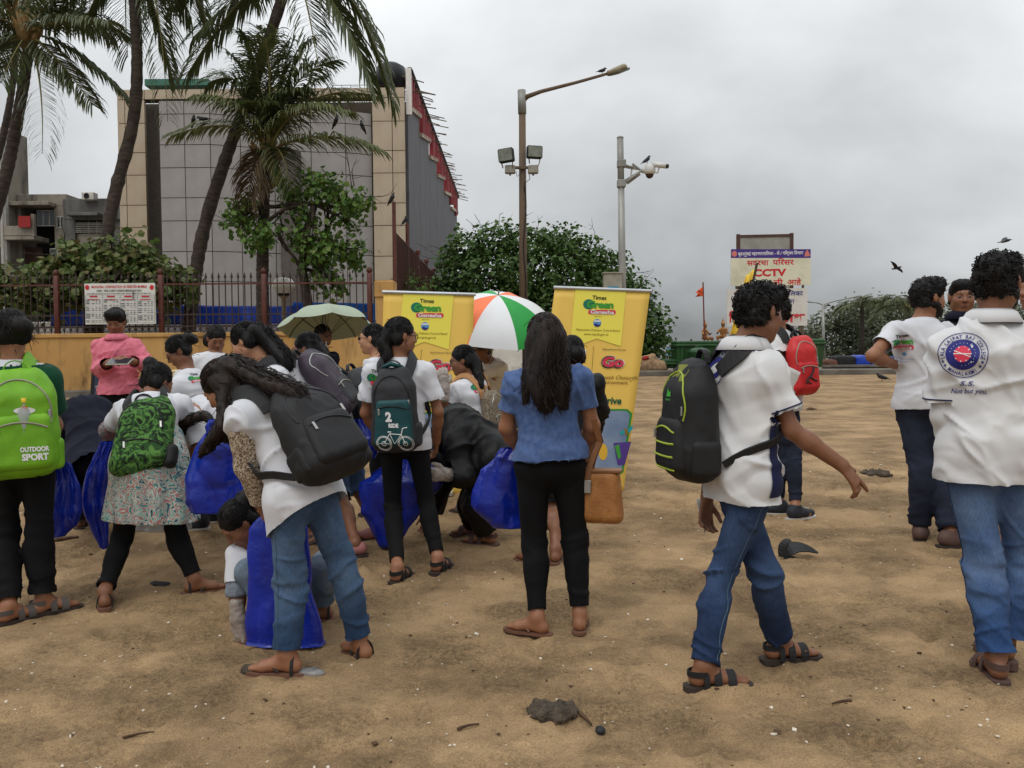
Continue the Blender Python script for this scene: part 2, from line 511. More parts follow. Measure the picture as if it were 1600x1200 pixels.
_EDG = [((0, 0, 0), (1, 0, 0)), ((0, 1, 0), (1, 1, 0)), ((0, 0, 1), (1, 0, 1)), ((0, 1, 1), (1, 1, 1)),
  ((0, 0, 0), (0, 1, 0)), ((1, 0, 0), (1, 1, 0)), ((0, 0, 1), (0, 1, 1)), ((1, 0, 1), (1, 1, 1)),
  ((0, 0, 0), (0, 0, 1)), ((1, 0, 0), (1, 0, 1)), ((0, 1, 0), (0, 1, 1)), ((1, 1, 0), (1, 1, 1))]
def snets(F, lo, h):
 I = F < 0
 n = np.array(F.shape)
 cnt = np.zeros(tuple(n - 1), np.int8)
 for a in (0, 1):
  for b in (0, 1):
   for c in (0, 1):
    cnt += I[a:n[0] - 1 + a, b:n[1] - 1 + b, c:n[2] - 1 + c]
 act = (cnt > 0) & (cnt < 8)
 ci = np.argwhere(act)
 if not len(ci): return np.zeros((0, 3)), np.zeros((0, 4), int)
 idx = np.full(act.shape, -1, np.int64); idx[act] = np.arange(len(ci))
 P = np.zeros((len(ci), 3)); W = np.zeros(len(ci))
 for e0, e1 in _EDG:
  a = ci + e0; b = ci + e1
  fa = F[a[:, 0], a[:, 1], a[:, 2]]; fb = F[b[:, 0], b[:, 1], b[:, 2]]
  mm = (fa < 0) != (fb < 0)
  t = (fa / np.where(mm, fa - fb, 1))[:, None]
  P += np.where(mm[:, None], np.array(e0) + t * (np.array(e1) - np.array(e0)), 0); W += mm
 V = lo + (ci + P / W[:, None]) * h
 Q = []
 for ax in range(3):
  s0 = [slice(None)] * 3; s1 = [slice(None)] * 3
  s0[ax] = slice(0, -1); s1[ax] = slice(1, None)
  x = I[tuple(s0)] != I[tuple(s1)]
  e = np.argwhere(x)
  o1, o2 = (ax + 1) % 3, (ax + 2) % 3
  ok = (e[:, o1] > 0) & (e[:, o2] > 0) & (e[:, o1] < n[o1] - 1) & (e[:, o2] < n[o2] - 1)
  e = e[ok]
  if not len(e): continue
  ins = I[e[:, 0], e[:, 1], e[:, 2]]
  c = []
  for d1, d2 in ((-1, -1), (0, -1), (0, 0), (-1, 0)):
   g = e.copy(); g[:, o1] += d1; g[:, o2] += d2
   c.append(idx[g[:, 0], g[:, 1], g[:, 2]])
  q = np.stack(c, 1)
  q[~ins] = q[~ins][:, ::-1]
  Q.append(q)
 return V, np.concatenate(Q)
def vnormals(V, Q):
 n = np.cross(V[Q[:, 2]] - V[Q[:, 0]], V[Q[:, 3]] - V[Q[:, 1]])
 N_ = np.zeros_like(V)
 for i in range(4): np.add.at(N_, Q[:, i], n)
 return N_ / np.maximum(np.linalg.norm(N_, axis=1), 1e-9)[:, None]
def drop(V, Q, keepq):
 Q = Q[keepq]
 u, inv = np.unique(Q.ravel(), return_inverse=True)
 return V[u], inv.reshape(Q.shape)
def open_planes(V, Q, planes, h, rad=0.3):
 """remove the flat lids that clip planes leave, so that hems and cuffs are open"""
 if not len(Q): return V, Q
 c = V[Q].mean(1); n = np.cross(V[Q[:, 2]] - V[Q[:, 0]], V[Q[:, 3]] - V[Q[:, 1]]); n /= np.maximum(np.linalg.norm(n, axis=1), 1e-12)[:, None]
 kill = np.zeros(len(Q), bool)
 for pl_ in planes:
  pt, nn = pl_[0], pl_[1]
  kill |= (((c - pt) @ nn) > -1.0 * h) & (n @ nn > 0.5) & (np.linalg.norm(c - pt, axis=1) < (pl_[2] if len(pl_) > 2 else rad))
 V, Q = drop(V, Q, ~kill)
 E = np.sort(np.concatenate([Q[:, [0, 1]], Q[:, [1, 2]], Q[:, [2, 3]], Q[:, [3, 0]]]), 1)
 u, ct = np.unique(E, axis=0, return_counts=True); rim = np.unique(u[ct == 1])
 for pl_ in planes:                 # straighten the open rims
  pt, nn = pl_[0], pl_[1]; e = (V[rim] - pt) @ nn
  k = (np.abs(e) < 2.6 * h) & (np.linalg.norm(V[rim] - pt, axis=1) < (pl_[2] if len(pl_) > 2 else rad) * 1.3)
  V[rim[k]] -= np.outer(e[k], nn)
 return V, Q
# ================================================================== the ground
def graded(a0, a1, fine, lo, hi, g=1.12):
 xs = list(np.arange(a0, a1, fine))
 st = fine; x = a1
 while x < hi: xs.append(x); st *= g; x += st
 xs.append(hi); st = fine; x = a0
 left = []
 while x > lo: st *= g; x -= st; left.append(max(x, lo))
 return np.array(sorted(set(left + xs)))
SAND_FEET = []
def build_sand():
 xs = graded(-4.2, 4.6, 0.026, -60, 60); ys = graded(1.9, 8.2, 0.026, -8, 27.6, 1.05)
 X, Y = np.meshgrid(xs, ys, indexing='ij')
 P = np.stack([X.ravel(), Y.ravel(), np.zeros(X.size)], 1)
 Z = tz(P[:, 1])
 fade = np.clip(1.55 - P[:, 1] / 13, 0.25, 1)
 d = 0.014 * fbm(P * 1.3 + 5, 3, 1) + 0.007 * fbm(P * A(3.6, 5.5, 1) + 9, 4, 5)
 rg = np.clip(fbm(P * A(0.8, 1.3, 1) + 31, 3, 22) * 2.2 + 0.5, 0, 1)      # trampled, clodded patches
 d += (.25 + .75 * rg) * (0.012 * np.abs(fbm(P * 14.0, 3, 9)) + 0.007 * vnoise(P * 30, 14)) - 0.004
 H = d.reshape(X.shape)
 R_ = np.random.default_rng(5)
 for i in range(1500):               # old footprints
  x = R_.uniform(-4.6, 5.2); y = R_.uniform(2.2, 10.5)
  a = R_.uniform(0, math.pi * 2); L1 = R_.uniform(0.09, 0.14); L2 = R_.uniform(0.035, 0.055); dep = R_.uniform(0.006, 0.018)
  i0, i1 = np.searchsorted(xs, [x - 0.3, x + 0.3]); j0, j1 = np.searchsorted(ys, [y - 0.3, y + 0.3])
  dx_ = X[i0:i1, j0:j1] - x; dy_ = Y[i0:i1, j0:j1] - y
  u = (dx_ * math.cos(a) + dy_ * math.sin(a)) / L1; v = (-dx_ * math.sin(a) + dy_ * math.cos(a)) / L2
  r = np.sqrt(u * u + v * v)
  H[i0:i1, j0:j1] += -dep * np.exp(-(r / 0.95) ** 4) + dep * 0.45 * np.exp(-((r - 1.45) / 0.4) ** 2)
 P[:, 2] = Z + H.ravel() * fade
 nx, ny = len(xs), len(ys)
 I = np.arange(nx * ny).reshape(nx, ny)
 Q = np.stack([I[:-1, :-1], I[1:, :-1], I[1:, 1:], I[:-1, 1:]], -1).reshape(-1, 4)
 mt = bpy.data.materials.new('sand'); mt.use_nodes = True
 t = mt.node_tree; b = t.nodes['Principled BSDF']; n_ = t.nodes.new; l_ = t.links.new
 tc_ = n_('ShaderNodeTexCoord')
 mp = n_('ShaderNodeMapping'); mp.inputs['Scale'].default_value = (1, 1.15, 1); l_(tc_.outputs['Object'], mp.inputs[0])
 n1_ = n_('ShaderNodeTexNoise'); n1_.inputs['Scale'].default_value = 1.5; n1_.inputs['Detail'].default_value = 9; n1_.inputs['Roughness'].default_value = 0.62
 l_(mp.outputs[0], n1_.inputs['Vector'])
 r1 = n_('ShaderNodeValToRGB'); e = r1.color_ramp.elements
 e[0].position = 0.38; e[0].color = (0.245, 0.163, 0.088, 1); e[1].position = 0.60; e[1].color = (0.40, 0.272, 0.146, 1)
 l_(n1_.outputs['Fac'], r1.inputs[0])
 n2_ = n_('ShaderNodeTexNoise'); n2_.inputs['Scale'].default_value = 160; n2_.inputs['Detail'].default_value = 3; l_(tc_.outputs['Object'], n2_.inputs['Vector'])
 r2 = n_('ShaderNodeValToRGB'); r2.color_ramp.elements[0].position = 0.3; r2.color_ramp.elements[1].position = 0.7
 r2.color_ramp.elements[0].color = (0.62, 0.60, 0.58, 1); r2.color_ramp.elements[1].color = (1.25, 1.24, 1.22, 1)
 l_(n2_.outputs['Fac'], r2.inputs[0])
 mul = n_('ShaderNodeMix'); mul.data_type = 'RGBA'; mul.blend_type = 'MULTIPLY'; mul.inputs['Factor'].default_value = 0.8
 l_(r1.outputs[0], mul.inputs['A']); l_(r2.outputs[0], mul.inputs['B'])
 vo = n_('ShaderNodeTexVoronoi'); vo.inputs['Scale'].default_value = 34; l_(tc_.outputs['Object'], vo.inputs['Vector'])
 rv = n_('ShaderNodeValToRGB'); rv.color_ramp.elements[0].position = 0.05; rv.color_ramp.elements[1].position = 0.09
 rv.color_ramp.elements[0].color = (1, 1, 1, 1); rv.color_ramp.elements[1].color = (0, 0, 0, 1)
 l_(vo.outputs['Distance'], rv.inputs[0])
 sp = n_('ShaderNodeMix'); sp.data_type = 'RGBA'; l_(rv.outputs[0], sp.inputs['Factor']); l_(mul.outputs['Result'], sp.inputs['A'])
 rc = n_('ShaderNodeValToRGB'); rc.color_ramp.elements[0].color = (0.05, 0.035, 0.025, 1); rc.color_ramp.elements[1].color = (0.3, 0.22, 0.14, 1)
 sx = n_('ShaderNodeSeparateColor'); l_(vo.outputs['Color'], sx.inputs[0]); l_(sx.outputs[0], rc.inputs[0]); l_(rc.outputs[0], sp.inputs['B'])
 l_(sp.outputs['Result'], b.inputs['Base Color'])
 b.inputs['Roughness'].default_value = 0.93; b.inputs['Specular IOR Level'].default_value = 0.2
 # trampled patches: coarse clods, dark between the grains; smooth patches stay pale
 nm = n_('ShaderNodeTexNoise'); nm.inputs['Scale'].default_value = 1.9; nm.inputs['Detail'].default_value = 7; nm.inputs['Roughness'].default_value = 0.68; l_(tc_.outputs['Object'], nm.inputs['Vector'])
 rm = n_('ShaderNodeMapRange'); rm.inputs['From Min'].default_value = 0.44; rm.inputs['From Max'].default_value = 0.60; l_(nm.outputs['Fac'], rm.inputs['Value'])
 nb = n_('ShaderNodeTexNoise'); nb.inputs['Scale'].default_value = 48; nb.inputs['Detail'].default_value = 5; nb.inputs['Roughness'].default_value = 0.72; l_(tc_.outputs['Object'], nb.inputs['Vector'])
 rb = n_('ShaderNodeMapRange'); rb.inputs['From Min'].default_value = 0.36; rb.inputs['From Max'].default_value = 0.60; rb.inputs['To Min'].default_value = 0.52; rb.inputs['To Max'].default_value = 1.08; l_(nb.outputs['Fac'], rb.inputs['Value'])
 m3 = n_('ShaderNodeMix'); m3.data_type = 'RGBA'; m3.blend_type = 'MULTIPLY'; l_(rm.outputs[0], m3.inputs['Factor']); l_(sp.outputs['Result'], m3.inputs['A']); l_(rb.outputs[0], m3.inputs['B'])
 l_(m3.outputs['Result'], b.inputs['Base Color'])
 hm = n_('ShaderNodeMath'); hm.operation = 'MULTIPLY_ADD'; hm.inputs[2].default_value = 0.0; hk = n_('ShaderNodeMapRange'); hk.inputs['To Min'].default_value = 0.25; hk.inputs['To Max'].default_value = 1.0; l_(rm.outputs[0], hk.inputs['Value'])
 l_(nb.outputs['Fac'], hm.inputs[0]); l_(hk.outputs[0], hm.inputs[1])
 bp = n_('ShaderNodeBump'); bp.inputs['Strength'].default_value = 0.9; bp.inputs['Distance'].default_value = 0.03
 l_(hm.outputs[0], bp.inputs['Height']); l_(bp.outputs[0], b.inputs['Normal'])
 o = link('sand', mesh_np('sand', P, Q, mt))
 tag(o, 'trampled brown beach sand with footprints', 'sand', kind='structure')
 return xs, ys, P[:, 2].reshape(nx, ny)
SXS, SYS, SZZ = build_sand()
def sand_z(x, y):
 i = int(np.clip(np.searchsorted(SXS, x), 1, len(SXS) - 1)); j = int(np.clip(np.searchsorted(SYS, y), 1, len(SYS) - 1))
 return float(SZZ[i - 1:i + 1, j - 1:j + 1].mean())

M_PAVE = mk('paving', S(120, 112, 100), 0.9, col2=S(92, 86, 78), vs=2.0, bump=0.3, bs=20)
gz = float(tz(28)) + 0.03
mb = MB(); mb.add([(-1500, 27.3, gz), (1500, 27.3, gz), (1500, 2200, gz), (-1500, 2200, gz)], [(0, 1, 2, 3)])
tag(mb.obj('ground', M_PAVE), 'grey promenade ground behind the beach', 'ground', kind='structure')
M_CONC = mk('concrete', S(128, 122, 112), 0.9, col2=S(88, 84, 78), vs=3.0, bump=0.4, bs=25, dirt=S(58, 54, 48))
mb = MB(); mb.box((10, 27.15, gz - 0.02), (32, 0.3, 0.14), bev=0.03)
k_ = mb.obj('kerb', M_CONC); tag(k_, 'dark concrete kerb between the sand and the promenade', 'kerb', kind='structure')

# ================================================================== boundary wall with railings
WY = 20.0
def wx(px, Y=WY, py=520): return pw(px, py, Y)[0]
def wz(py, Y=WY, px=300): return pw(px, py, Y)[2]
M_OCHRE = mk('ochre_plaster', S(196, 156, 96), 0.85, col2=S(172, 130, 74), vs=1.2, stretch=(1, 1, 0.35), bump=0.25, bs=30, dirt=S(112, 82, 50), ds=2.4)
M_RUST = mk('maroon_paint', S(92, 48, 40), 0.6, var=0.35, vs=9, dirt=S(70, 40, 28), ds=6)
M_BLACKIRON = mk('dark_iron', S(52, 40, 36), 0.55, var=0.3, vs=12)
M_WHITEW = mk('whitewash', S(214, 212, 204), 0.85, var=0.15, vs=2.0, dirt=S(150, 146, 134), ds=2.5)
wl, wr = wx(-420), wx(588)
ztop = wz(521)
w = empty('boundary_wall', ((wl + wr) / 2, WY, float(tz(WY))), 0, 'stained ochre plastered wall carrying the iron railings', 'wall')
zb = float(tz(WY)) - 0.3
mb = MB(); mb.box(((wl + wr) / 2, WY + 0.15, (ztop + zb) / 2 - 0.03), ((wr - wl) / 2, 0.15, (ztop - zb) / 2 - 0.03), bev=0.02); mb.obj('wall_face', M_OCHRE, w)
mb = MB(); mb.box(((wl + wr) / 2, WY + 0.15, ztop - 0.03), ((wr - wl) / 2, 0.19, 0.05), bev=0.015); mb.obj('coping', M_OCHRE, w)
mb = MB(); mb.box(((wl + wr) / 2, WY - 0.25, zb + 0.24), ((wr - wl) / 2, 0.24, 0.2), bev=0.02); mb.obj('plinth', M_CONC, w)
# end pillar
px0, px1 = wx(586), wx(617); zt = wz(441, WY, 600)
p = empty('wall_pillar', ((px0 + px1) / 2, WY, float(tz(WY))), 0, 'square ochre pillar at the end of the railed wall', 'pillar')
mb = MB(); mb.box(((px0 + px1) / 2, WY + 0.2, (zt + zb) / 2), ((px1 - px0) / 2 - 0.03, 0.24, (zt - zb) / 2), bev=0.02); mb.obj('shaft', M_OCHRE, p)
mb = MB(); mb.box(((px0 + px1) / 2, WY + 0.2, zt - 0.16), ((px1 - px0) / 2, 0.27, 0.2), bev=0.03); mb.obj('cap_block', M_OCHRE, p)

def iron_fence():
 root = empty('iron_railing', (wx(250), WY + 0.15, ztop), 0, 'maroon iron railing with spear tops and scrollwork on the ochre wall', 'railing')
 base = parent_base(root)
 y = WY + 0.15
 zp = wz(428); zr1 = wz(443); zr0 = wz(509); zr2 = wz(491); ztip = wz(433)
 posts = [-406, -242, -78, 85, 249, 411, 577]
 pm = MB(); hh = (zp - ztop) / 2
 pm.box((0, 0, hh), (0.055, 0.055, hh), bev=0.01); pm.lathe([(0.0, 2 * hh - 0.01), (0.06, 2 * hh + 0.02), (0.075, 2 * hh + 0.07), (0.05, 2 * hh + 0.12), (0.0, 2 * hh + 0.15)], (0, 0, 0), 10)
 me = pm.mesh('post', M_RUST, True)
 for q in posts: link('post', me, root, A(wx(q), y, ztop) - base)
 h = ztip - ztop
 pk = MB(); pk.box((0, 0, h / 2), (0.011, 0.011, h / 2)); pk.add([(-0.035, 0, h), (0.035, 0, h), (0, 0.02, h), (0, -0.02, h), (0, 0, h + 0.13), (0, 0, h - 0.03)],
                 (), [(0, 3, 4), (3, 1, 4), (1, 2, 4), (2, 0, 4), (3, 0, 5), (1, 3, 5), (2, 1, 5), (0, 2, 5)])
 me = pk.mesh('picket', M_BLACKIRON)
 sc = MB()
 an = np.linspace(0, 2 * math.pi, 11)
 sc.tube(np.stack([np.cos(an) * 0.055, 0 * an, np.sin(an) * 0.055], 1), 0.008, 4, False)
 me2 = sc.mesh('scroll', M_BLACKIRON)
 an2 = np.linspace(0.2, 3.0, 8)
 s3 = MB(); s3.tube(np.stack([np.cos(an2) * 0.075, 0 * an2, np.sin(an2) * 0.12], 1), 0.008, 4, False)
 me3 = s3.mesh('arch_scroll', M_BLACKIRON)
 for a, b in zip(posts[:-1], posts[1:]):
  xa, xb = wx(a), wx(b)
  for zz in (zr1, zr0, zr2):
   r = MB(); r.box(((xa + xb) / 2, y, zz), ((xb - xa) / 2 - 0.05, 0.012, 0.018)); r.obj('rail', M_RUST if zz == zr1 else M_BLACKIRON, root)
  n = 16
  if xb < wx(-60): continue
  for i in range(1, n):
   x = xa + (xb - xa) * i / n
   link('picket', me, root, A(x, y, ztop) - base)
  for i in range(n):
   x = xa + (xb - xa) * (i + 0.5) / n
   link('scroll', me2, root, A(x, y - 0.004, (zr0 + ztop) / 2 + 0.02) - base)
   if i % 2 == 0: link('arch_scroll', me3, root, A(x + (xb - xa) / n / 2, y - 0.006, zr0 + 0.05) - base)
iron_fence()
# white parapet and blue sheeting behind the railings
mb = MB(); mb.box((wx(80), 23.2, wz(514, 23.2)), (11.0, 0.15, 0.22), bev=0.02)
mb.box((wx(80), 23.2, wz(540, 23.2) - 0.4), (11.0, 0.12, 0.45))
tag(mb.obj('white_parapet', M_WHITEW, None, loc=(wx(80), 23.2, 1.6)), 'low whitewashed parapet behind the iron railing', 'parapet')
def sheet(name, xa, xb, zb_, zt_, Y, mat, label, cat, seed):
 nx, nz = 90, 12
 u, v = np.meshgrid(np.linspace(0, 1, nx), np.linspace(0, 1, nz), indexing='ij')
 P = np.stack([xa + (xb - xa) * u, Y + 0 * u, zb_ + (zt_ - zb_) * v], -1).reshape(-1, 3)
 P[:, 1] += 0.14 * fbm(P * A(1.2, 1, 0.5), 3, seed) + 0.05 * vnoise(P * A(4, 1, 1.5), seed + 3)
 P[:, 2] += (v.ravel() > 0.9) * (0.07 * vnoise(P * A(1.3, 0, 0), seed + 5))
 I = np.arange(nx * nz).reshape(nx, nz)
 Q = np.stack([I[:-1, :-1], I[1:, :-1], I[1:, 1:], I[:-1, 1:]], -1).reshape(-1, 4)
 c = A((xa + xb) / 2, Y, zb_)
 o = link(name, mesh_np(name, P - c, Q, mat), None, c)
 so_ = o.modifiers.new('solid', 'SOLIDIFY'); so_.thickness = 0.006
 return tag(o, label, cat)
M_TARP = mk('blue_tarp', S(10, 66, 184), 0.42, col2=S(8, 46, 140), vs=1.5, bump=0.3, bs=14, spec=0.5)
M_TARPB = mk('bright_blue_tarp', S(22, 118, 222), 0.4, col2=S(12, 92, 196), vs=1.5, bump=0.3, bs=14, spec=0.5)
sheet('tarpaulin', wx(84, 22.6), wx(170, 22.6), wz(508, 22.6), wz(462, 22.6), 22.5, M_TARP, 'crumpled blue tarpaulin behind the railing under the leafy hedge', 'tarpaulin', 4)
sheet('tarpaulin', wx(240, 22.6), wx(470, 22.6), wz(507, 22.6), wz(480, 22.6), 22.6, M_TARP, 'dark blue tarpaulin strung behind the railing right of the tide chart', 'tarpaulin', 8)
sheet('tarpaulin', wx(455, 22.6), wx(584, 22.6), wz(506, 22.6), wz(475, 22.6), 22.8, M_TARPB, 'bright blue tarpaulin strung behind the railing beside the globe lamp', 'tarpaulin', 12)

# rusted sheet-metal fence running back from the pillar
M_RUST2 = mk('rusted_sheet', S(84, 48, 36), 0.8, col2=S(58, 32, 26), vs=3, stretch=(1, 1, 0.3), bump=0.3, bs=30, dirt=S(44, 30, 24))
def back_fence():
 x = -2.78
 root = empty('rusted_fence', (x, 21, 0.4), 0, 'tall rusty sheet fence running back from the pillar with spiked posts', 'fence')
 b = parent_base(root)
 ys = np.linspace(20.6, 33.5, 6)
 zt_ = [4.15, 4.15, 4.1, 4.1, 4.05, 4.0]
 for i in range(5):
  mb = MB(); mb.box((x, (ys[i] + ys[i + 1]) / 2, (zt_[i] + 0.3) / 2), (0.02, (ys[i + 1] - ys[i]) / 2 - 0.05, (zt_[i] - 0.3) / 2)); mb.obj('sheet_panel', M_RUST2, root)
  for j in range(14):
   yy = ys[i] + (ys[i + 1] - ys[i]) * (j + 0.5) / 14
   mb = MB(); mb.box((x + 0.03, yy, (zt_[i] + 0.35) / 2), (0.012, 0.03, (zt_[i] - 0.3) / 2)); mb.obj('rib', M_RUST2, root)
  mb = MB(); mb.tube([(x, ys[i], zt_[i] + 0.02), (x, ys[i + 1], zt_[i + 1] + 0.02)], 0.035, 6); mb.obj('top_rail', M_RUST, root)
 for i, yy in enumerate(ys):
  top = zt_[i] + (0.75 if i == 0 else 0.62 if i == 1 else 0.15)
  mb = MB(); mb.tube([(x, yy, 0.3), (x, yy, top)], [0.06, 0.045], 8)
  if i > 1: mb.lathe([(0.0, top - 0.03), (0.08, top + 0.02), (0.08, top + 0.1), (0, top + 0.15)], (x, yy, 0), 8)
  mb.obj('post', M_RUST, root)
 return x, ys, zt_
back_fence()

# ================================================================== big panelled building
M_TAN = mk('tan_panel', S(184, 168, 144), 0.55, col2=S(172, 154, 130), vs=0.6, spec=0.4)
M_GREYP = mk('grey_panel', S(156, 150, 145), 0.42, col2=S(140, 134, 130), vs=0.5, spec=0.5)
M_DARKP = mk('dark_grey_panel', S(86, 84, 87), 0.6, col2=S(74, 72, 75), vs=0.6, dirt=S(60, 59, 60))
M_JOINT = mk('joint', S(88, 78, 68), 0.9)
M_GLASSD = mk('dark_recess', S(88, 80, 74), 0.5, var=0.2)
def building():
 Y0 = 42.0
 zr = pw(400, 138, Y0)[2]; zb_ = 0.4
 xl = pw(186, 300, Y0)[0]; xr = pw(634, 300, Y0)[0]
 root = empty('office_building', ((xl + xr) / 2, Y0, 0.5), 0, 'tall office block clad in tan and grey panels with a red rooftop sign', 'building')
 b = parent_base(root)
 # core volumes
 mb = MB(); mb.box(((xl + xr) / 2, Y0 + 8.4, (zr + zb_) / 2 - 0.1), ((xr - xl) / 2 - 0.05, 7, (zr - zb_) / 2 - 0.2)); mb.obj('core', M_JOINT, root)
 mb = MB(); mb.box(((xl + xr) / 2, Y0 + 0.35, zr - 0.25), ((xr - xl) / 2 - 0.03, 0.32, 0.23)); mb.obj('parapet_back', M_JOINT, root)
 cube = MB(); cube.box((0, 0, 0), (1, 1, 1));
 me_t = cube.mesh('panel', M_TAN); me_g = cube.mesh('panel', M_GREYP); me_d = cube.mesh('panel', M_DARKP)
 def piece(me, c, h, R=None):
  o = link('panel', me, root, np.asarray(c) - b)
  if R is not None: o.rotation_euler = (0, 0, R)
  o.scale = h
  return o
 g = 0.017
 # tan frame: left columns, right columns, top band
 ty = [138, 154, 191, 237, 272, 319, 354, 402, 440, 500, 560]
 for (a, c_) in ((186, 198), (198, 229), (583, 614), (614, 634)):
  xa, xb = pw(a, 300, Y0)[0], pw(c_, 300, Y0)[0]
  for y0_, y1_ in zip(ty[:-1], ty[1:]):
   za, zc_ = pw(400, y1_, Y0)[2], pw(400, y0_, Y0)[2]
   piece(me_t, ((xa + xb) / 2, Y0 + 0.1, (za + zc_) / 2), ((xb - xa) / 2 - g, 0.1, (zc_ - za) / 2 - g))
 cols = np.linspace(229, 583, 9)
 for a, c_ in zip(cols[:-1], cols[1:]):
  xa, xb = pw(a, 300, Y0)[0], pw(c_, 300, Y0)[0]
  za, zc_ = pw(400, 154, Y0)[2], pw(400, 138, Y0)[2]
  piece(me_t, ((xa + xb) / 2, Y0 + 0.1, (za + zc_) / 2), ((xb - xa) / 2 - g, 0.1, (zc_ - za) / 2 - g))
 # dark recess on the left, faceted grey bay
 xa, xb = pw(229, 300, Y0)[0], pw(252, 300, Y0)[0]
 mb = MB(); mb.box(((xa + xb) / 2, Y0 + 1.2, (zr + zb_) / 2), ((xb - xa) / 2 + 0.4, 0.1, (zr - zb_) / 2 - 0.4)); mb.obj('recess', M_GLASSD, root)
 bay = [(251, 39.9), (290, 39.9), (330, 39.9), (377, 40.35), (430, 41.0), (487, 41.55), (541, 41.75), (582, 42.3)]
 gy = [157, 178, 226, 262, 309, 345, 393, 440, 490, 560]
 pts = [np.array(pw(a, 300, Y)[:2]) for a, Y in bay]
 zs = [pw(290, v, 39.9)[2] for v in gy]
 bm_ = MB()
 for p0, p1 in zip(pts[:-1], pts[1:]):
  d = p1 - p0; Ln = np.linalg.norm(d); ang = math.atan2(d[1], d[0]); nn = A(d[1], -d[0]) / Ln
  c = (p0 + p1) / 2
  for z1, z0 in zip(zs[:-1], zs[1:]):
   piece(me_g, (c[0] - nn[0] * 0.03, c[1] - nn[1] * 0.03, (z0 + z1) / 2), (Ln / 2 - g, 0.03, (z1 - z0) / 2 - g), ang)
 n = len(pts)
 o2 = [p + A(0.02, 0.12) for p in pts]
 V = [(q[0], q[1], zb_) for q in o2] + [(q[0], q[1], zs[0] - 0.03) for q in o2] + [(q[0], Y0 + 1.5, zs[0] - 0.03) for q in o2] + [(q[0], Y0 + 1.5, zb_) for q in o2]
 bm_.add(V, [(i, i + 1, n + i + 1, n + i) for i in range(n - 1)] + [(n + i, n + i + 1, 2 * n + i + 1, 2 * n + i) for i in range(n - 1)] + [(0, n, 2 * n, 3 * n)])
 bm_.obj('bay_core', M_JOINT, root)
 mb = MB(); xa, xb = pw(437, 300, 40.6)[0], pw(467, 300, 40.6)[0]; mb.box(((xa + xb) / 2, 40.9, pw(450, 380, 40.6)[2]), ((xb - xa) / 2, 0.3, 4.4), bev=.05); mb.obj('dark_column', M_GLASSD, root)
 # dark side wall running back, saw-tooth parapet, and the sign above it
 xs = xr + 0.12
 ysd = [42.3, 47.6, 53.0, 58.5, 64.5, 71.5, 80.0]
 for i in range(6):
  y0_, y1_ = ysd[i], ysd[i + 1]
  mb = MB()
  za, zc_ = 13.15, 14.15
  V = [(xs, y0_ + 0.02, zb_), (xs, y1_ - 0.02, zb_), (xs, y1_ - 0.02, zc_), (xs, y0_ + 0.02, za)]
  V += [(x_ - 1.5, y_, z_) for x_, y_, z_ in V]
  mb.add(V, [(0, 1, 2, 3), (7, 6, 5, 4), (3, 2, 6, 7), (4, 5, 1, 0), (0, 3, 7, 4), (1, 5, 6, 2)])
  mb.obj('side_wall', M_DARKP, root)
  mb = MB(); ds_ = nrm(A(0, y1_ - y0_, zc_ - za)); ln = math.hypot(y1_ - y0_, zc_ - za)
  mb.box((xs - 0.2, (y0_ + y1_) / 2, (za + zc_) / 2 + 0.12), (0.35, ln / 2 - 0.05, 0.11), [A(1, 0, 0), ds_, np.cross(A(1, 0, 0), ds_)]); mb.obj('sloped_coping', M_TAN, root)
 M_RED = mk('sign_red', S(150, 52, 56), 0.6, var=0.25); M_SIGNW = mk('sign_white', S(226, 220, 214), 0.6, var=0.08)
 mb = MB(); mb.box((xs + 0.05, 42.4, 14.05), (0.13, 0.12, 1.12)); mb.obj('sign_end_panel', M_SIGNW, root)
 R_ = random.Random(3)
 for i in range(36):                 # red letter strokes seen almost edge-on
  y_ = 42.9 + i * 1.02
  zl = 13.4 + ((y_ - 42.3) % 5.6) / 5.6 * 0.9; h_ = 15.05 + (y_ - 42.3) * .016 - zl
  mb = MB(); mb.box((xs + 0.05, y_, zl + h_ / 2 - 0.05), (0.12, 0.10 if i % 3 else 0.2, h_ / 2)); mb.obj('letter_stroke', M_RED, root)
  if i % 4 != 3:
   mb = MB(); mb.box((xs - 0.02, y_ + 0.5, zl + h_ / 2), (0.05, 0.34, h_ / 2 - 0.05)); mb.obj('letter_face', M_SIGNW, root)
 M_BAM = mk('bamboo', S(96, 80, 62), 0.8, var=0.3)
 M_NET = mk('dark_net', S(44, 38, 36), 0.9)
 mb = MB(); mb.tube([(xs + 0.1, 42.4, 15.1), (xs + 0.1, 80, 15.7)], 0.16, 6); mb.obj('sign_truss', M_NET, root)
 for i in range(46):
  y_ = 42.6 + i * 0.8 + R_.uniform(-.2, .2); z_ = 15.0 + i * .013 + R_.uniform(-0.8, 0.2)
  mb = MB(); mb.tube([(xs - 0.3, y_, z_ + 0.1), (xs + R_.uniform(0.5, 1.25), y_ + R_.uniform(-.2, .2), z_ - R_.uniform(0.0, 0.35))], 0.03, 5); mb.obj('bamboo_pole', M_BAM, root)
 # roof things
 M_TANK = mk('black_tank', S(34, 36, 40), 0.5)
 tx, tz_ = pw(617, 120, 44)[0], pw(617, 128, 44)[2]
 mb = MB(); mb.lathe([(0.0, -0.3), (0.75, -0.3), (0.78, 0.35), (0.72, 0.7), (0.4, 0.9), (0.15, 0.98), (0, 1.0)], (tx - 0.2, 44, tz_), 18); mb.obj('water_tank', M_TANK, root, True)
 M_GRN = mk('green_sheet', S(62, 116, 98), 0.6, var=0.2)
 xa, xb = pw(231, 130, 44)[0], pw(330, 130, 44)[0]
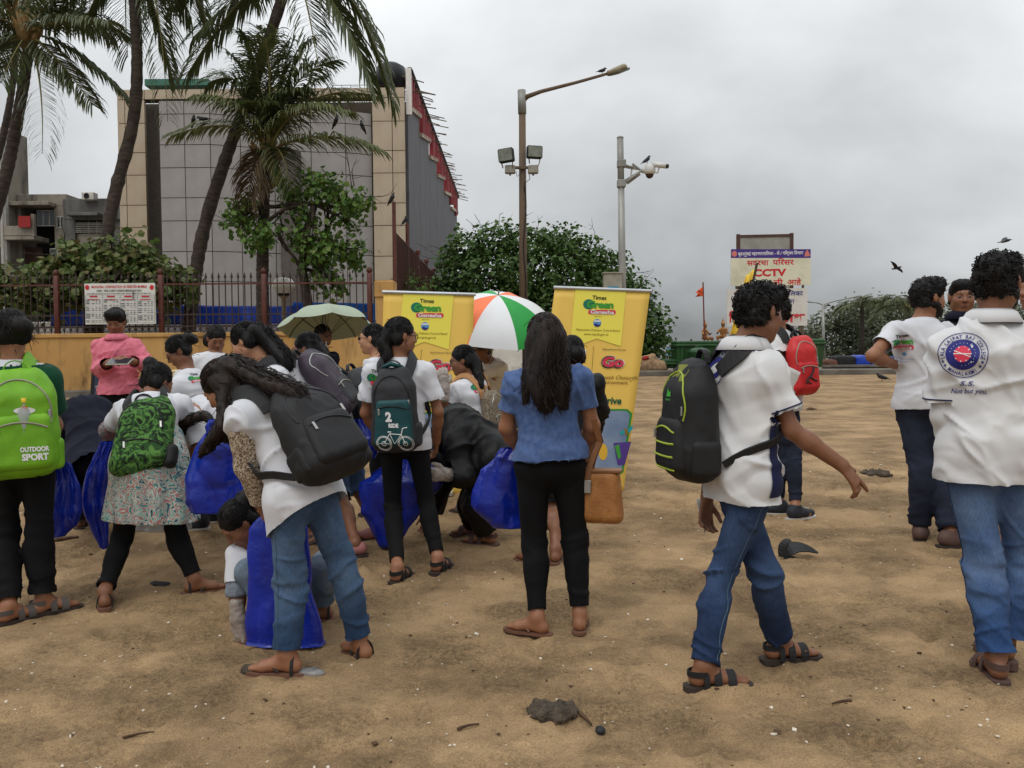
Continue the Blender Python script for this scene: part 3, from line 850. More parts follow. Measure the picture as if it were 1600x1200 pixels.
 mb = MB(); mb.box(((xa + xb) / 2, 44, pw(280, 132, 44)[2]), ((xb - xa) / 2, 0.4, 0.16)); mb.obj('green_roof_sheet', M_GRN, root)
 for i in range(7):
  x_ = pw(520 + i * 14, 130, 43)[0]
  mb = MB(); mb.tube([(x_, 43, zr - 0.1), (x_, 43, zr + 0.42)], 0.015, 4); mb.obj('rail_post', M_NET, root)
 mb = MB(); mb.tube([(pw(520, 130, 43)[0], 43, zr + 0.42), (pw(604, 130, 43)[0], 43, zr + 0.42)], 0.015, 4); mb.obj('roof_rail', M_NET, root)
building()

# ================================================================== old stained flats at the left
M_STAIN = mk('stained_render', S(150, 142, 128), 0.92, col2=S(112, 106, 96), vs=0.9, stretch=(1, 1, 0.4), dirt=S(52, 50, 46), ds=1.1, bump=0.2, bs=8)
M_STAIN2 = mk('grey_render', S(116, 114, 110), 0.92, col2=S(84, 84, 82), vs=0.8, stretch=(1, 1, 0.3), dirt=S(40, 40, 40), ds=0.9)
M_PANE = mk('window_glass', S(40, 46, 52), 0.15, var=0.4, vs=0.9, spec=0.6)
M_FRAME = mk('window_frame', S(176, 172, 164), 0.6)
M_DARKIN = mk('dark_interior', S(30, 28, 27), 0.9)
M_BRWN = mk('brown_shutter', S(70, 48, 40), 0.7)
M_REDC = mk('red_cloth', S(150, 42, 40), 0.85)
def flats():
 Y = 47.0
 X = lambda q, y_=Y: pw(q, 380, y_)[0]
 Z = lambda q, y_=Y: pw(100, q, y_)[2]
 root = empty('apartment_block', (X(90), Y, 0.5), 0, 'old rain-stained grey apartment block with balconies and an air conditioner', 'building')
 def box(n, a, b, t, c, y0, y1, mat, bev=0.0, par=None):
  mb = MB(); mb.box(((X(a) + X(b)) / 2, (y0 + y1) / 2, (Z(t) + Z(c)) / 2), (abs(X(b) - X(a)) / 2, (y1 - y0) / 2, abs(Z(t) - Z(c)) / 2), bev=bev)
  return mb.obj(n, mat, par or root)
 box('wall', -140, 28, 206, 560, Y - 1.0, Y + 1.2, M_STAIN)
 box('tower_edge', 21, 30, 206, 560, Y - 1.15, Y - 0.9, M_FRAME)
 # storeys: piers and spandrels leave real openings
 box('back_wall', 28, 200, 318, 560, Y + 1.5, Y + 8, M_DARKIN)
 box('roof_slab', 28, 106, 303, 322, Y, Y + 8, M_STAIN, 0.03)
 box('eave', 28, 90, 318, 324, Y - 0.8, Y + 0.2, M_STAIN, 0.02)
 box('roof_slab', 104, 200, 312, 345, Y - 0.3, Y + 8, M_STAIN2, 0.03)
 box('pier', 28, 34, 322, 560, Y, Y + 1.5, M_STAIN)
 box('pier', 86, 104, 322, 560, Y, Y + 1.5, M_STAIN)
 box('pier', 103, 122, 345, 560, Y - 0.3, Y + 1.5, M_STAIN2)
 box('pier', 162, 200, 345, 560, Y - 0.1, Y + 1.5, M_STAIN2)
 box('spandrel', 122, 162, 366, 388, Y - 0.1, Y + 1.5, M_STAIN)
 box('spandrel', 122, 162, 408, 560, Y - 0.1, Y + 1.5, M_STAIN)
 box('canopy', 118, 166, 336, 341, Y - 0.9, Y - 0.1, M_STAIN2, 0.02)
 # balcony
 for (t, c) in ((350, 374), (424, 446)):
  box('balcony_slab', 28, 74, c - 2, c + 5, Y - 1.3, Y + 0.2, M_STAIN, 0.02)
  box('balcony_front', 28, 74, t + 8, c, Y - 1.3, Y - 1.15, M_STAIN, 0.02)
  box('balcony_post', 70, 75, t - 10, c, Y - 1.32, Y - 1.1, M_STAIN)
 box('hanging_cloth', 54, 72, 344, 361, Y - 1.5, Y - 1.42, M_REDC)
 box('shutter', 31, 61, 385, 418, Y + 0.3, Y + 0.4, M_BRWN)
 for (a, b, t, c) in ((55, 84, 327, 352), (90, 101, 338, 356), (122, 162, 343, 366), (78, 101, 388, 402), (122, 162, 389, 408), (1, 19, 322, 345), (1, 19, 386, 420)):
  yy = Y + 0.25 if a > 25 else Y - 1.02
  if a > 86 and a < 104: yy = Y - 0.03
  if a == 78: yy = Y - 0.03
  wn = box('window', a, b, t, c, yy, yy + 0.05, M_FRAME)
  nsp = 3 if b - a > 25 else 2
  for k in range(nsp):
   u0 = a + (b - a) * k / nsp + 1; u1 = a + (b - a) * (k + 1) / nsp - 1
   box('pane', u0, u1, t + 1.5, c - 1.5, yy - 0.02, yy + 0.02, M_PANE, 0, wn)
 for k in range(6):
  z = 350 + k * 2.8
  mb = MB(); mb.tube([(X(122), Y - 0.25, Z(z)), (X(162), Y - 0.25, Z(z))], 0.025, 4); mb.obj('grille_bar', M_FRAME, root)
 # air conditioner on the roof edge
 ac = box('air_conditioner', 139, 158, 304, 316, Y - 0.7, Y - 0.2, M_WHITEW, 0.03)
 mb = MB(); c = A(X(147), Y - 0.72, Z(310)); an = np.linspace(0, 2 * math.pi, 15)
 mb.tube(np.stack([c[0] + 0.13 * np.cos(an), 0 * an + c[1], c[2] + 0.13 * np.sin(an)], 1), 0.02, 5, False)
 mb.lathe([(0.0, 0), (0.12, 0.0), (0.12, 0.02)], c + A(0, 0.01, 0), 14, [A(1, 0, 0), A(0, 0, 1), A(0, 1, 0)])
 mb.obj('fan_grille', M_DARKIN, ac)
 mb = MB(); mb.tube([(X(27), Y - 1.3, 0.5), (X(26), Y - 1.3, Z(210))], 0.06, 6); mb.obj('drain_pipe', M_FRAME, root)
flats()
# ================================================================== coconut palms
M_PTRUNK = mk('palm_trunk', S(78, 68, 60), 0.95, col2=S(50, 43, 38), vs=5, stretch=(1, 1, 3.0), bump=0.6, bs=14, bdist=0.03)
M_PLEAF = mk_leaf('palm_leaflet', [(0.055, 0.07, 0.028, 1), (0.09, 0.11, 0.04, 1), (0.065, 0.088, 0.032, 1), (0.125, 0.135, 0.055, 1)], 0.45)
M_PLEAFY = mk_leaf('palm_leaflet_light', [(0.08, 0.10, 0.036, 1), (0.12, 0.145, 0.052, 1), (0.16, 0.16, 0.07, 1)], 0.45)
M_PLEAFM = mk_leaf('palm_leaflet_mid', [(0.06, 0.08, 0.03, 1), (0.095, 0.125, 0.044, 1), (0.075, 0.10, 0.036, 1), (0.13, 0.145, 0.058, 1)], 0.45)
M_PDRY = mk_leaf('palm_leaflet_dry', [(0.10, 0.07, 0.04, 1), (0.16, 0.11, 0.06, 1), (0.07, 0.05, 0.03, 1)], 0.8)
M_RACH = mk('palm_rachis', S(122, 118, 62), 0.6, col2=S(96, 84, 46), vs=3)
M_NUT = mk('coconut', S(150, 128, 58), 0.5, col2=S(104, 104, 48), vs=6)
M_FIBRE = mk('palm_fibre', S(116, 92, 54), 0.95, var=0.4, vs=10, bump=0.5, bs=30)
def bez(B, C, T_, n):
 t = np.linspace(0, 1, n)[:, None]
 return (1 - t) ** 2 * B + 2 * t * (1 - t) * C + t * t * T_
def frond(root, B, C, T_, rng, leaf=0.75, n=58, mat=None, droop=0.75, r0=0.035):
 base = parent_base(root)
 P = bez(np.asarray(B, float), np.asarray(C, float), np.asarray(T_, float), 24)
 seg = np.linalg.norm(np.diff(P, axis=0), axis=1); Ln = seg.sum()
 TG = np.gradient(P, axis=0); TG /= np.linalg.norm(TG, axis=1)[:, None]
 mb = MB(); mb.tube(P - base, np.linspace(r0, 0.006, 24), 5)
 o = link('frond', mb.mesh('frond', M_RACH, True), root)
 V = []; F4 = []; F3 = []; nv = 0
 twist = rng.uniform(-0.5, 0.5)
 for i in range(n):
  t = 0.14 + 0.86 * (i + rng.uniform(-.3, .3)) / n; t = min(max(t, 0.1), 0.998)
  f = t * 23; k = min(int(f), 22); p = P[k] + (P[k + 1] - P[k]) * (f - k); tg = TG[k]
  side = np.cross(tg, A(0, 0, 1)); side = nrm(side) if np.linalg.norm(side) > 0.15 else A(1, 0, 0)
  upv = np.cross(side, tg)
  for sg in (-1, 1):
   if rng.random() < 0.04: continue
   ll = leaf * (0.45 + 0.75 * math.sin(math.pi * min(1, 0.12 + t * 0.80))) * rng.uniform(0.85, 1.15)
   dr = nrm(side * sg * 0.9 + tg * (0.45 + 0.5 * t) + upv * 0.25 + rng.normal(0, 0.09, 3) + upv * twist * sg * 0.4)
   g = droop * rng.uniform(0.75, 1.25)
   p1 = p + dr * ll * 0.45 + A(0, 0, -1) * ll * 0.10 * g
   d2 = nrm(dr + A(0, 0, -1) * g)
   p2 = p1 + d2 * ll * 0.35
   p3 = p2 + nrm(d2 + A(0, 0, -1) * g) * ll * 0.25
   wv = nrm(np.cross(dr, A(0, 0, 1) + side * sg * 0.6)) * 0.024 * (leaf / 0.75) ** 0.5
   V += [p - wv * 0.5, p + wv * 0.5, p1 - wv, p1 + wv, p2 - wv * 0.75, p2 + wv * 0.75, p3]
   F4 += [(nv, nv + 1, nv + 3, nv + 2), (nv + 2, nv + 3, nv + 5, nv + 4)]; F3.append((nv + 4, nv + 5, nv + 6)); nv += 7
 link('leaflets', mesh_np('leaflets', np.array(V) - base, [np.array(F4), np.array(F3)], mat or M_PLEAF, False), o)
 return o
def palm(label, trunk, rad, crown, fronds, seed, Y, nrand=8, leaf=0.75, flen=3.2, nuts=0, mats=None, up=(0.1, 0.9), skip=None):
 """trunk: list of (px,py,Y); crown: (px,py,Y); fronds: list of (ctrl px,py,dY, tip px,py,dY)"""
 rng = np.random.default_rng(seed)
 T_ = [pw(*q) for q in trunk]
 b = T_[0].copy(); b[2] = 0.45
 root = empty('coconut_palm', b, 0, label, 'palm tree', 'coconut palms behind the railing')
 base = parent_base(root)
 n = 40
 tt = np.linspace(0, len(T_) - 1, n)
 Tn = np.array(T_); k = np.clip(tt.astype(int), 0, len(T_) - 2); f = (tt - k)[:, None]
 # Catmull-Rom through the trunk points
 Pm = np.vstack([2 * Tn[0] - Tn[1], Tn, 2 * Tn[-1] - Tn[-2]])
 p0, p1, p2, p3 = Pm[k], Pm[k + 1], Pm[k + 2], Pm[k + 3]
 P = 0.5 * (2 * p1 + (p2 - p0) * f + (2 * p0 - 5 * p1 + 4 * p2 - p3) * f ** 2 + (-p0 + 3 * p1 - 3 * p2 + p3) * f ** 3)
 P2 = np.repeat(P, 2, 0); P2[1::2] = np.vstack([(P[:-1] + P[1:]) / 2, P[-1:]])
 rr = np.linspace(rad * .86, rad * 0.62, len(P2)) * (1 + 0.05 * (np.arange(len(P2)) % 2)) * (1 + 0.04 * rng.normal(size=len(P2)))
 mb = MB(); mb.tube(P2 - base, rr, 10); link('trunk', mb.mesh('trunk', M_PTRUNK, True), root)
 Cc = pw(*crown)
 fb = MB()
 for i in range(26):
  a = rng.uniform(0, 6.28); e = rng.uniform(0.2, 1.2)
  d = A(math.cos(a) * math.cos(e), math.sin(a) * math.cos(e), math.sin(e))
  fb.tube([Cc + d * 0.02 - A(0, 0, 0.4), Cc + d * 0.25 - A(0, 0, 0.2), Cc + d * rng.uniform(0.4, 0.6)], [rad * 0.8, rad * 0.5, 0.02], 5)
 link('crown_shaft', mb_off(fb, base, 'crown_shaft', M_FIBRE), root)
 for q in fronds:
  ctl = pw(q[0], q[1], crown[2] + q[2]); tip = pw(q[3], q[4], crown[2] + q[5])
  mm = q[6] if len(q) > 6 else (mats or M_PLEAF)
  Ln = np.linalg.norm(ctl - Cc) + np.linalg.norm(tip - ctl)
  frond(root, Cc, ctl, tip, rng, leaf, int(34 + 9 * Ln), mm, rng.uniform(0.6, 1.0))
 for i in range(nrand):
  a = rng.uniform(0, 6.28) if skip is None else rng.uniform(*skip); e = rng.uniform(*up)
  d = A(math.cos(a) * math.cos(e), math.sin(a) * math.cos(e), math.sin(e))
  l_ = flen * rng.uniform(0.8, 1.1)
  frond(root, Cc, Cc + d * l_ * 0.6, Cc + d * l_ * 0.8 + A(math.cos(a), math.sin(a), 0) * l_ * 0.25 - A(0, 0, l_ * rng.uniform(0.15, 0.5)), rng, leaf, 58, mats or M_PLEAF)
 for i in range(nuts):
  a = rng.uniform(0, 6.28)
  mbn = MB(); c = Cc + A(math.cos(a) * 0.28, math.sin(a) * 0.28, rng.uniform(-0.75, -0.35))
  mbn.lathe([(0, -0.15), (0.07, -0.12), (0.105, -0.03), (0.1, 0.06), (0.05, 0.12), (0, 0.13)], c - base, 10); link('coconut', mbn.mesh('coconut', M_NUT, True), root)
 return root, Cc
def mb_off(mb, base, name, mat, smooth=True):
 return mb.mesh(name, mat, smooth, base)
# left-edge palm, with the yellowish flower head
palm('leaning coconut palm with a pale drooping frond beside the apartment block', [(-60, 560, 22), (-32, 420, 22), (10, 270, 22), (32, 160, 22), (46, 70, 22)], 0.20, (44, 52, 22),
     [(110, -10, 0, 205, 60, 0.3), (115, 60, 0.5, 200, 155, 1), (95, 90, -.5, 145, 165, -.8), (70, 120, -.6, 66, 240, -1.2, M_PLEAFY), (0, 10, .2, -90, 60, .5), (-10, 60, -.4, -40, 120, -.6),
      (60, -30, 1, 150, -40, 2), (80, 75, 1, 112, 122, 1.5), (20, 80, -.7, 2, 130, -1.2), (10, 60, 0.6, -20, 105, 1.2), (90, 20, -1, 175, 35, -2)], 21, 22, 5, 0.72, 2.8, 0, None, (0.3, 1.2))
palm('thin coconut palm stem leaning behind the leftmost palm', [(-70, 480, 25), (-30, 330, 25), (2, 225, 25), (20, 130, 25), (26, 40, 25)], 0.13, (27, 20, 25),
     [(40, -60, .5, 70, -60, 1), (0, -20, -.5, -40, 30, -1), (-20, -10, 0, -70, 40, 0)], 22, 25, 4, 0.6, 2.4, 0, None, (0.4, 1.2))
palm('tall curving coconut palm in front of the tan left edge of the office block', [(150, 520, 21.5), (160, 420, 21.5), (178, 310, 21.5), (208, 190, 21.5), (214, 90, 21.5), (208, -30, 21.5), (205, -70, 21.5)], 0.19, (206, -85, 21.5),
     [(250, -60, -.4, 262, 190, -.9), (235, -30, .3, 268, 120, .5), (170, -60, 0, 130, 40, 0), (190, -30, .6, 200, 90, .8), (280, -110, 0, 330, 60, .3), (150, -90, .4, 85, 30, .4), (250, -90, .8, 300, 30, 1.4)], 23, 21.5, 4, 0.78, 3.0, 0, None, (0.5, 1.3))
P3, C3 = palm('tall coconut palm leaning right with its crown over the office block', [(292, 560, 21.8), (300, 470, 21.8), (318, 360, 21.8), (352, 250, 21.8), (400, 120, 21.8), (440, 0, 21.8), (452, -40, 21.8)], 0.20, (456, -58, 21.8),
     [(560, -60, 0, 614, 165, .3), (530, -20, -.5, 585, 145, -.6), (480, -20, -.8, 500, 125, -1.4), (380, -30, 0, 290, 120, 0), (400, -40, .5, 300, 60, .6), (560, -130, .6, 700, -70, .9),
      (360, -90, .3, 262, 10, .6)], 24, 21.8, 3, 0.85, 3.2, 0, None, (0.5, 1.3))
P4, C4 = palm('short coconut palm bearing nuts behind the small leafy tree', [(412, 540, 21.3), (410, 440, 21.3), (412, 350, 21.3), (415, 262, 21.3)], 0.19, (420, 238, 21.3),
     [(470, 120, 0, 588, 150, .3, M_PLEAFY), (500, 190, -.4, 596, 235, -.7, M_PLEAFY), (380, 170, -.3, 268, 212, -.5, M_PLEAFY), (395, 90, 0, 325, 130, 0), (430, 60, .3, 400, 42, .5), (455, 80, .2, 490, 60, .4),
      (400, 60, .2, 375, 55, .3), (440, 210, -.6, 455, 300, -.9),
      (392, 220, -.5, 388, 330, -.7, M_PDRY), (405, 230, -.6, 398, 300, -.8, M_PDRY), (408, 120, .3, 352, 78, .6), (445, 110, -.2, 520, 95, -.4), (425, 110, -.5, 415, 60, -.9, M_PLEAFY), (385, 150, -.5, 310, 150, -1, M_PLEAFY), (455, 140, -.6, 545, 175, -1, M_PLEAFY), (400, 140, 0, 398, 55, .2), (430, 130, .2, 458, 62, .4), (415, 150, -.3, 432, 44, -.5, M_PLEAFY), (440, 150, .3, 505, 120, .6), (390, 150, .2, 342, 112, .4),], 25, 21.3, 2, 0.68, 2.2, 14, M_PLEAFM, (1.0, 1.45))

# ================================================================== broad-leaved trees and shrubs
M_BARK = mk('bark', S(70, 60, 50), 0.95, col2=S(40, 34, 28), vs=7, bump=0.6, bs=24, bdist=0.02)
M_LEAFB = mk_leaf('bright_leaf', [(0.045, 0.095, 0.016, 1), (0.075, 0.155, 0.026, 1), (0.12, 0.21, 0.036, 1), (0.055, 0.115, 0.02, 1), (0.16, 0.22, 0.045, 1)])
M_LEAFD = mk_leaf('dark_leaf', [(0.03, 0.07, 0.014, 1), (0.055, 0.115, 0.02, 1), (0.085, 0.155, 0.03, 1), (0.04, 0.085, 0.016, 1)])
M_LEAFR = mk_leaf('sea_grape_leaf', [(0.07, 0.11, 0.028, 1), (0.10, 0.155, 0.038, 1), (0.17, 0.125, 0.05, 1), (0.08, 0.13, 0.03, 1), (0.15, 0.175, 0.055, 1), (0.12, 0.17, 0.045, 1)])
M_LEAFO = mk_leaf('olive_leaf', [(0.095, 0.112, 0.066, 1), (0.135, 0.15, 0.085, 1), (0.11, 0.128, 0.072, 1)])
def leaves(name, root, clumps, nper, size, mat, rng, round_=0.5, flatten=0.8, gap=0.0):
 """clumps: (centre, radii) ; leaves gather near the outside of each clump, in small sprays"""
 base = parent_base(root)
 Ps = []; Ns = []; Ss = []
 for c, r in clumps:
  r = np.asarray(r, float) * np.ones(3)
  n = int(nper * 5.5 * (r[0] * r[1] * r[2]) ** (2 / 3.0) / 0.25)
  ns = max(6, n // 7)
  d = rng.normal(size=(ns, 3)); d /= np.linalg.norm(d, axis=1)[:, None]
  rad = rng.uniform(0.25, 1.0, ns) ** 0.45 * (1 + 0.28 * vnoise(d * 2.3 + c.sum(), 3))
  sp = c + d * rad[:, None] * r
  if gap > 0:
   kk = vnoise(sp * 1.9, 77) > -1 + gap * 2 * 0.55
   sp = sp[kk]; d = d[kk]
  for q, dd in zip(sp, d):
   m_ = rng.integers(5, 10)
   off = rng.normal(0, size * 0.95, (m_, 3)); Ps.append(q + off)
   Ns.append(dd * 0.7 + A(0, 0, 0.55) + rng.normal(0, 0.5, (m_, 3))); Ss.append(size * rng.uniform(0.6, 1.2, m_))
 if not Ps: return
 P = np.concatenate(Ps); Nn = np.concatenate(Ns); Sz = np.concatenate(Ss)
 Nn /= np.linalg.norm(Nn, axis=1)[:, None]
 t = rng.normal(size=P.shape) + A(0, 0, -0.5); t -= Nn * (t * Nn).sum(1)[:, None]; t /= np.linalg.norm(t, axis=1)[:, None]
 b = np.cross(Nn, t)
 s = Sz[:, None]; w_ = s * round_
 V = np.stack([P - t * s * 0.5, P + b * w_ * 0.8 - t * s * 0.12 + Nn * s * .06, P + b * w_ * 0.72 + t * s * .2 + Nn * s * .05, P + t * s * 0.55 - Nn * s * .1,
                  P - b * w_ * 0.72 + t * s * .2 + Nn * s * .05, P - b * w_ * 0.8 - t * s * 0.12 + Nn * s * .06], 1).reshape(-1, 3)
 I = np.arange(len(P))[:, None] * 6
 Q = np.concatenate([I + A(0, 1, 2, 3).astype(int), I + A(0, 3, 4, 5).astype(int)])
 link(name, mesh_np(name, V - base, Q, mat, False), root)
def limb(mb, a, b, r0, r1, rng, n=9, wob=0.12, sag=0.0):
 a = np.asarray(a, float); b = np.asarray(b, float); L_ = np.linalg.norm(b - a)
 t = np.linspace(0, 1, n)[:, None]
 P = a + (b - a) * t + np.sin(t * math.pi) * (rng.normal(0, wob, 3) * L_ + A(0, 0, sag * L_)) + rng.normal(0, 0.012, (n, 3)) * L_ * (t * (1 - t) * 4)
 mb.tube(P, np.linspace(r0, r1, n), 6)
 return P
def tree(name, label, base_p, trunk, clumps, nper, size, mat, seed, cat='tree', group=None, r0=0.16, twigs=0, round_=0.5, gap=0.0, wob=0.12):
 rng = np.random.default_rng(seed)
 root = empty(name, base_p, 0, label, cat, group)
 base = parent_base(root)
 mb = MB()
 tr = np.array([np.asarray(q, float) for q in trunk])
 mb.tube(tr, np.linspace(r0, r0 * 0.6, len(tr)), 9)
 top = tr[-1]
 for c, r in clumps:
  s_ = tr[rng.integers(len(tr) // 2, len(tr))]
  P = limb(mb, s_, c, r0 * 0.42, 0.02, rng, 9, wob)
  for k in range(5):
   q = P[rng.integers(3, 8)]
   limb(mb, q, c + rng.normal(0, 0.5, 3) * np.asarray(r), 0.025, 0.006, rng, 5)
 for k in range(twigs):
  c, r = clumps[rng.integers(len(clumps))]
  d = nrm(rng.normal(size=3) + A(0, -0.2, 0.9)); st = c + d * np.asarray(r) * 0.7
  e = st + d * rng.uniform(0.4, 0.9)
  P = limb(mb, st, e, 0.014, 0.004, rng, 5, 0.1)
  for j in range(3):
   q = P[rng.integers(1, 5)]; mb.tube([q, q + nrm(d + rng.normal(0, 0.7, 3)) * rng.uniform(0.15, 0.4)], [0.008, 0.003], 4)
 link('trunk', mb.mesh('trunk', M_BARK, True, base), root)
 leaves('crown', root, clumps, nper, size, mat, rng, round_, gap=gap)
 return root
def cl(px, py, Y, rx, rz, ry=None):
 c = pw(px, py, Y); k = Y / FPX
 return (c, A(rx * k, (ry if ry else (rx + rz) / 2) * k, rz * k))
# the small tree in front of the office block
Yt = 20.9
tree('leafy_tree', 'small open leafy tree with forked dark trunk growing behind the railing', pw(487, 560, Yt),
     [pw(487, 560, Yt), pw(484, 500, Yt), pw(478, 455, Yt), pw(472, 420, Yt), pw(476, 370, Yt), pw(492, 318, Yt)],
     [(c_, r_ * .84) for c_, r_ in [cl(372, 340, Yt, 26, 24), cl(402, 366, Yt - .3, 32, 20), cl(430, 358, Yt, 20, 14), cl(505, 295, Yt, 42, 28), cl(552, 310, Yt - .4, 27, 32), cl(462, 305, Yt + .4, 24, 24), cl(545, 345, Yt, 20, 12), cl(500, 385, Yt - .3, 36, 28), cl(548, 392, Yt, 26, 24),
      cl(470, 378, Yt + .6, 20, 16), cl(505, 425, Yt, 30, 22), cl(522, 450, Yt - .2, 26, 14), cl(480, 340, Yt, 22, 16), cl(390, 322, Yt + .3, 20, 12)]],
     100, 0.145, M_LEAFB, 5, r0=0.14, twigs=14, round_=0.52, gap=0.34)
# sea grape hedge behind the railing
Yh = 21.2
hc = [cl(10, 450, Yh, 40, 28), cl(70, 440, Yh, 42, 30), cl(60, 470, Yh - .3, 40, 16), cl(130, 420, Yh, 44, 36), cl(185, 405, Yh + .2, 40, 30), cl(215, 400, Yh, 22, 24), cl(235, 430, Yh, 36, 26), cl(272, 440, Yh, 30, 22), cl(160, 452, Yh - .2, 44, 24), cl(110, 462, Yh - .3, 36, 20), cl(258, 455, Yh - .2, 26, 20), cl(-50, 440, Yh, 50, 34),
      cl(100, 400, Yh, 22, 14), cl(285, 460, Yh, 18, 16)]
tree('sea_grape_shrub', 'sprawling shrub of round green and rusty leaves behind the tide chart', pw(140, 520, Yh), [pw(140, 530, Yh), pw(142, 495, Yh), pw(140, 465, Yh), pw(138, 440, Yh)], hc, 62, 0.18, M_LEAFR, 6, 'shrub', None, 0.16, 14, 0.62, 0.12)
# small shrubs along the back fence
tree('fence_shrub', 'low bright green shrub growing against the rusty fence', pw(645, 470, 22), [pw(645, 500, 22), pw(645, 470, 22), pw(644, 452, 22)], [cl(632, 446, 22, 20, 14), cl(660, 440, 22.3, 26, 16), cl(645, 455, 21.8, 30, 10)], 34, 0.10, M_LEAFB, 8, 'shrub', None, 0.04, 3, 0.4)
# the dense round tree behind the banners
Yd = 31.0
dc = [cl(730, 395, Yd, 36, 34), cl(775, 380, Yd, 40, 32), cl(830, 385, Yd - .3, 44, 30), cl(885, 390, Yd, 44, 32), cl(925, 405, Yd, 34, 30), cl(955, 430, Yd + .3, 36, 30), cl(990, 460, Yd, 34, 30), cl(715, 430, Yd, 32, 30), cl(760, 430, Yd - .8, 48, 36), cl(830, 425, Yd - .9, 50, 36), cl(900, 440, Yd - .8, 50, 36),
      cl(1010, 510, Yd - .5, 34, 40), cl(975, 500, Yd - .4, 40, 40), cl(1020, 545, Yd - .3, 26, 26), cl(700, 460, Yd - .3, 30, 20), cl(800, 470, Yd - .8, 60, 26), cl(880, 480, Yd - .8, 60, 30), cl(740, 475, Yd - .6, 40, 20), cl(960, 540, Yd - .2, 50, 30), cl(700, 405, Yd, 16, 14)]
tree('dense_tree', 'dense dark green spreading tree with bare twigs behind the yellow banners', pw(845, 585, Yd), [pw(845, 590, Yd), pw(840, 540, Yd), pw(836, 500, Yd), pw(842, 460, Yd)], dc, 52, 0.17, M_LEAFD, 9, 'tree', None, 0.22, 70, 0.5, 0.12)
# far trees beyond the promenade
for i, (q, lab, mt) in enumerate([
 ([(1285, 520, 30, 34), (1318, 498, 34, 26), (1345, 525, 40, 40), (1300, 548, 44, 26)], 'round olive green tree behind the far double street lamp', M_LEAFO),
 ([(1372, 492, 40, 28), (1400, 500, 38, 36), (1380, 535, 50, 36), (1350, 500, 32, 28)], 'broad olive tree under the two small far palms', M_LEAFO),
 ([(1435, 505, 40, 40), (1480, 515, 44, 44), (1445, 545, 44, 26)], 'low olive tree behind the man with a hand on his hip', M_LEAFO),
 ([(1560, 510, 54, 44), (1620, 515, 54, 50)], 'low olive tree far behind the shirt with the round crest', M_LEAFO),
 ([(1230, 540, 34, 26), (1262, 530, 26, 30), (1195, 552, 30, 16)], 'small bushy tree far behind the sign boards', M_LEAFO),
 ([(1080, 556, 30, 9), (1130, 558, 36, 9), (1050, 558, 20, 8)], 'low dull green bushes far behind the green skips', M_LEAFO)]):
 Yf = 74 + i * 3
 tree('far_tree', lab, A(pw(q[0][0], 560, Yf)[0], Yf, 0.5), [A(pw(q[0][0], 560, Yf)[0], Yf, 0.5), pw(q[0][0], 550, Yf), pw(q[0][0], 530, Yf)], [cl(a, b, Yf, c, d) for a, b, c, d in q], 12, 0.30, mt, 30 + i, 'tree', 'trees beyond the promenade', 0.2, 6, 0.5)
def far_palm(px, py, Y, label, seed, n=17, l_=2.4):
 rng = np.random.default_rng(seed)
 c = pw(px, py, Y); root = empty('far_palm', (c[0], Y, 0.5), 0, label, 'palm tree')
 base = parent_base(root)
 mb = MB(); mb.tube([(0, 0, 0), (0.05, 0, (c[2] - .5) * .5), (0, 0, c[2] - .5)], [0.2, 0.17, 0.15], 8); link('trunk', mb.mesh('trunk', M_PTRUNK, True), root)
 for i in range(n):
  a = i * 2.4 + rng.uniform(-.3, .3); e = rng.uniform(-0.2, 1.1); d = A(math.cos(a) * math.cos(e), math.sin(a) * math.cos(e), math.sin(e)); L_ = l_ * rng.uniform(.8, 1.1)
  frond(root, c, c + d * L_ * .6, c + d * L_ * .75 + A(math.cos(a), math.sin(a), 0) * L_ * .25 - A(0, 0, L_ * .35), rng, 0.8, 30, M_PLEAF, 0.8, 0.04)
far_palm(1347, 476, 70, 'small far palm rising over the olive trees', 51)
far_palm(1418, 482, 62, 'far feathery palm beside the bearded man', 52, 19, 2.7)
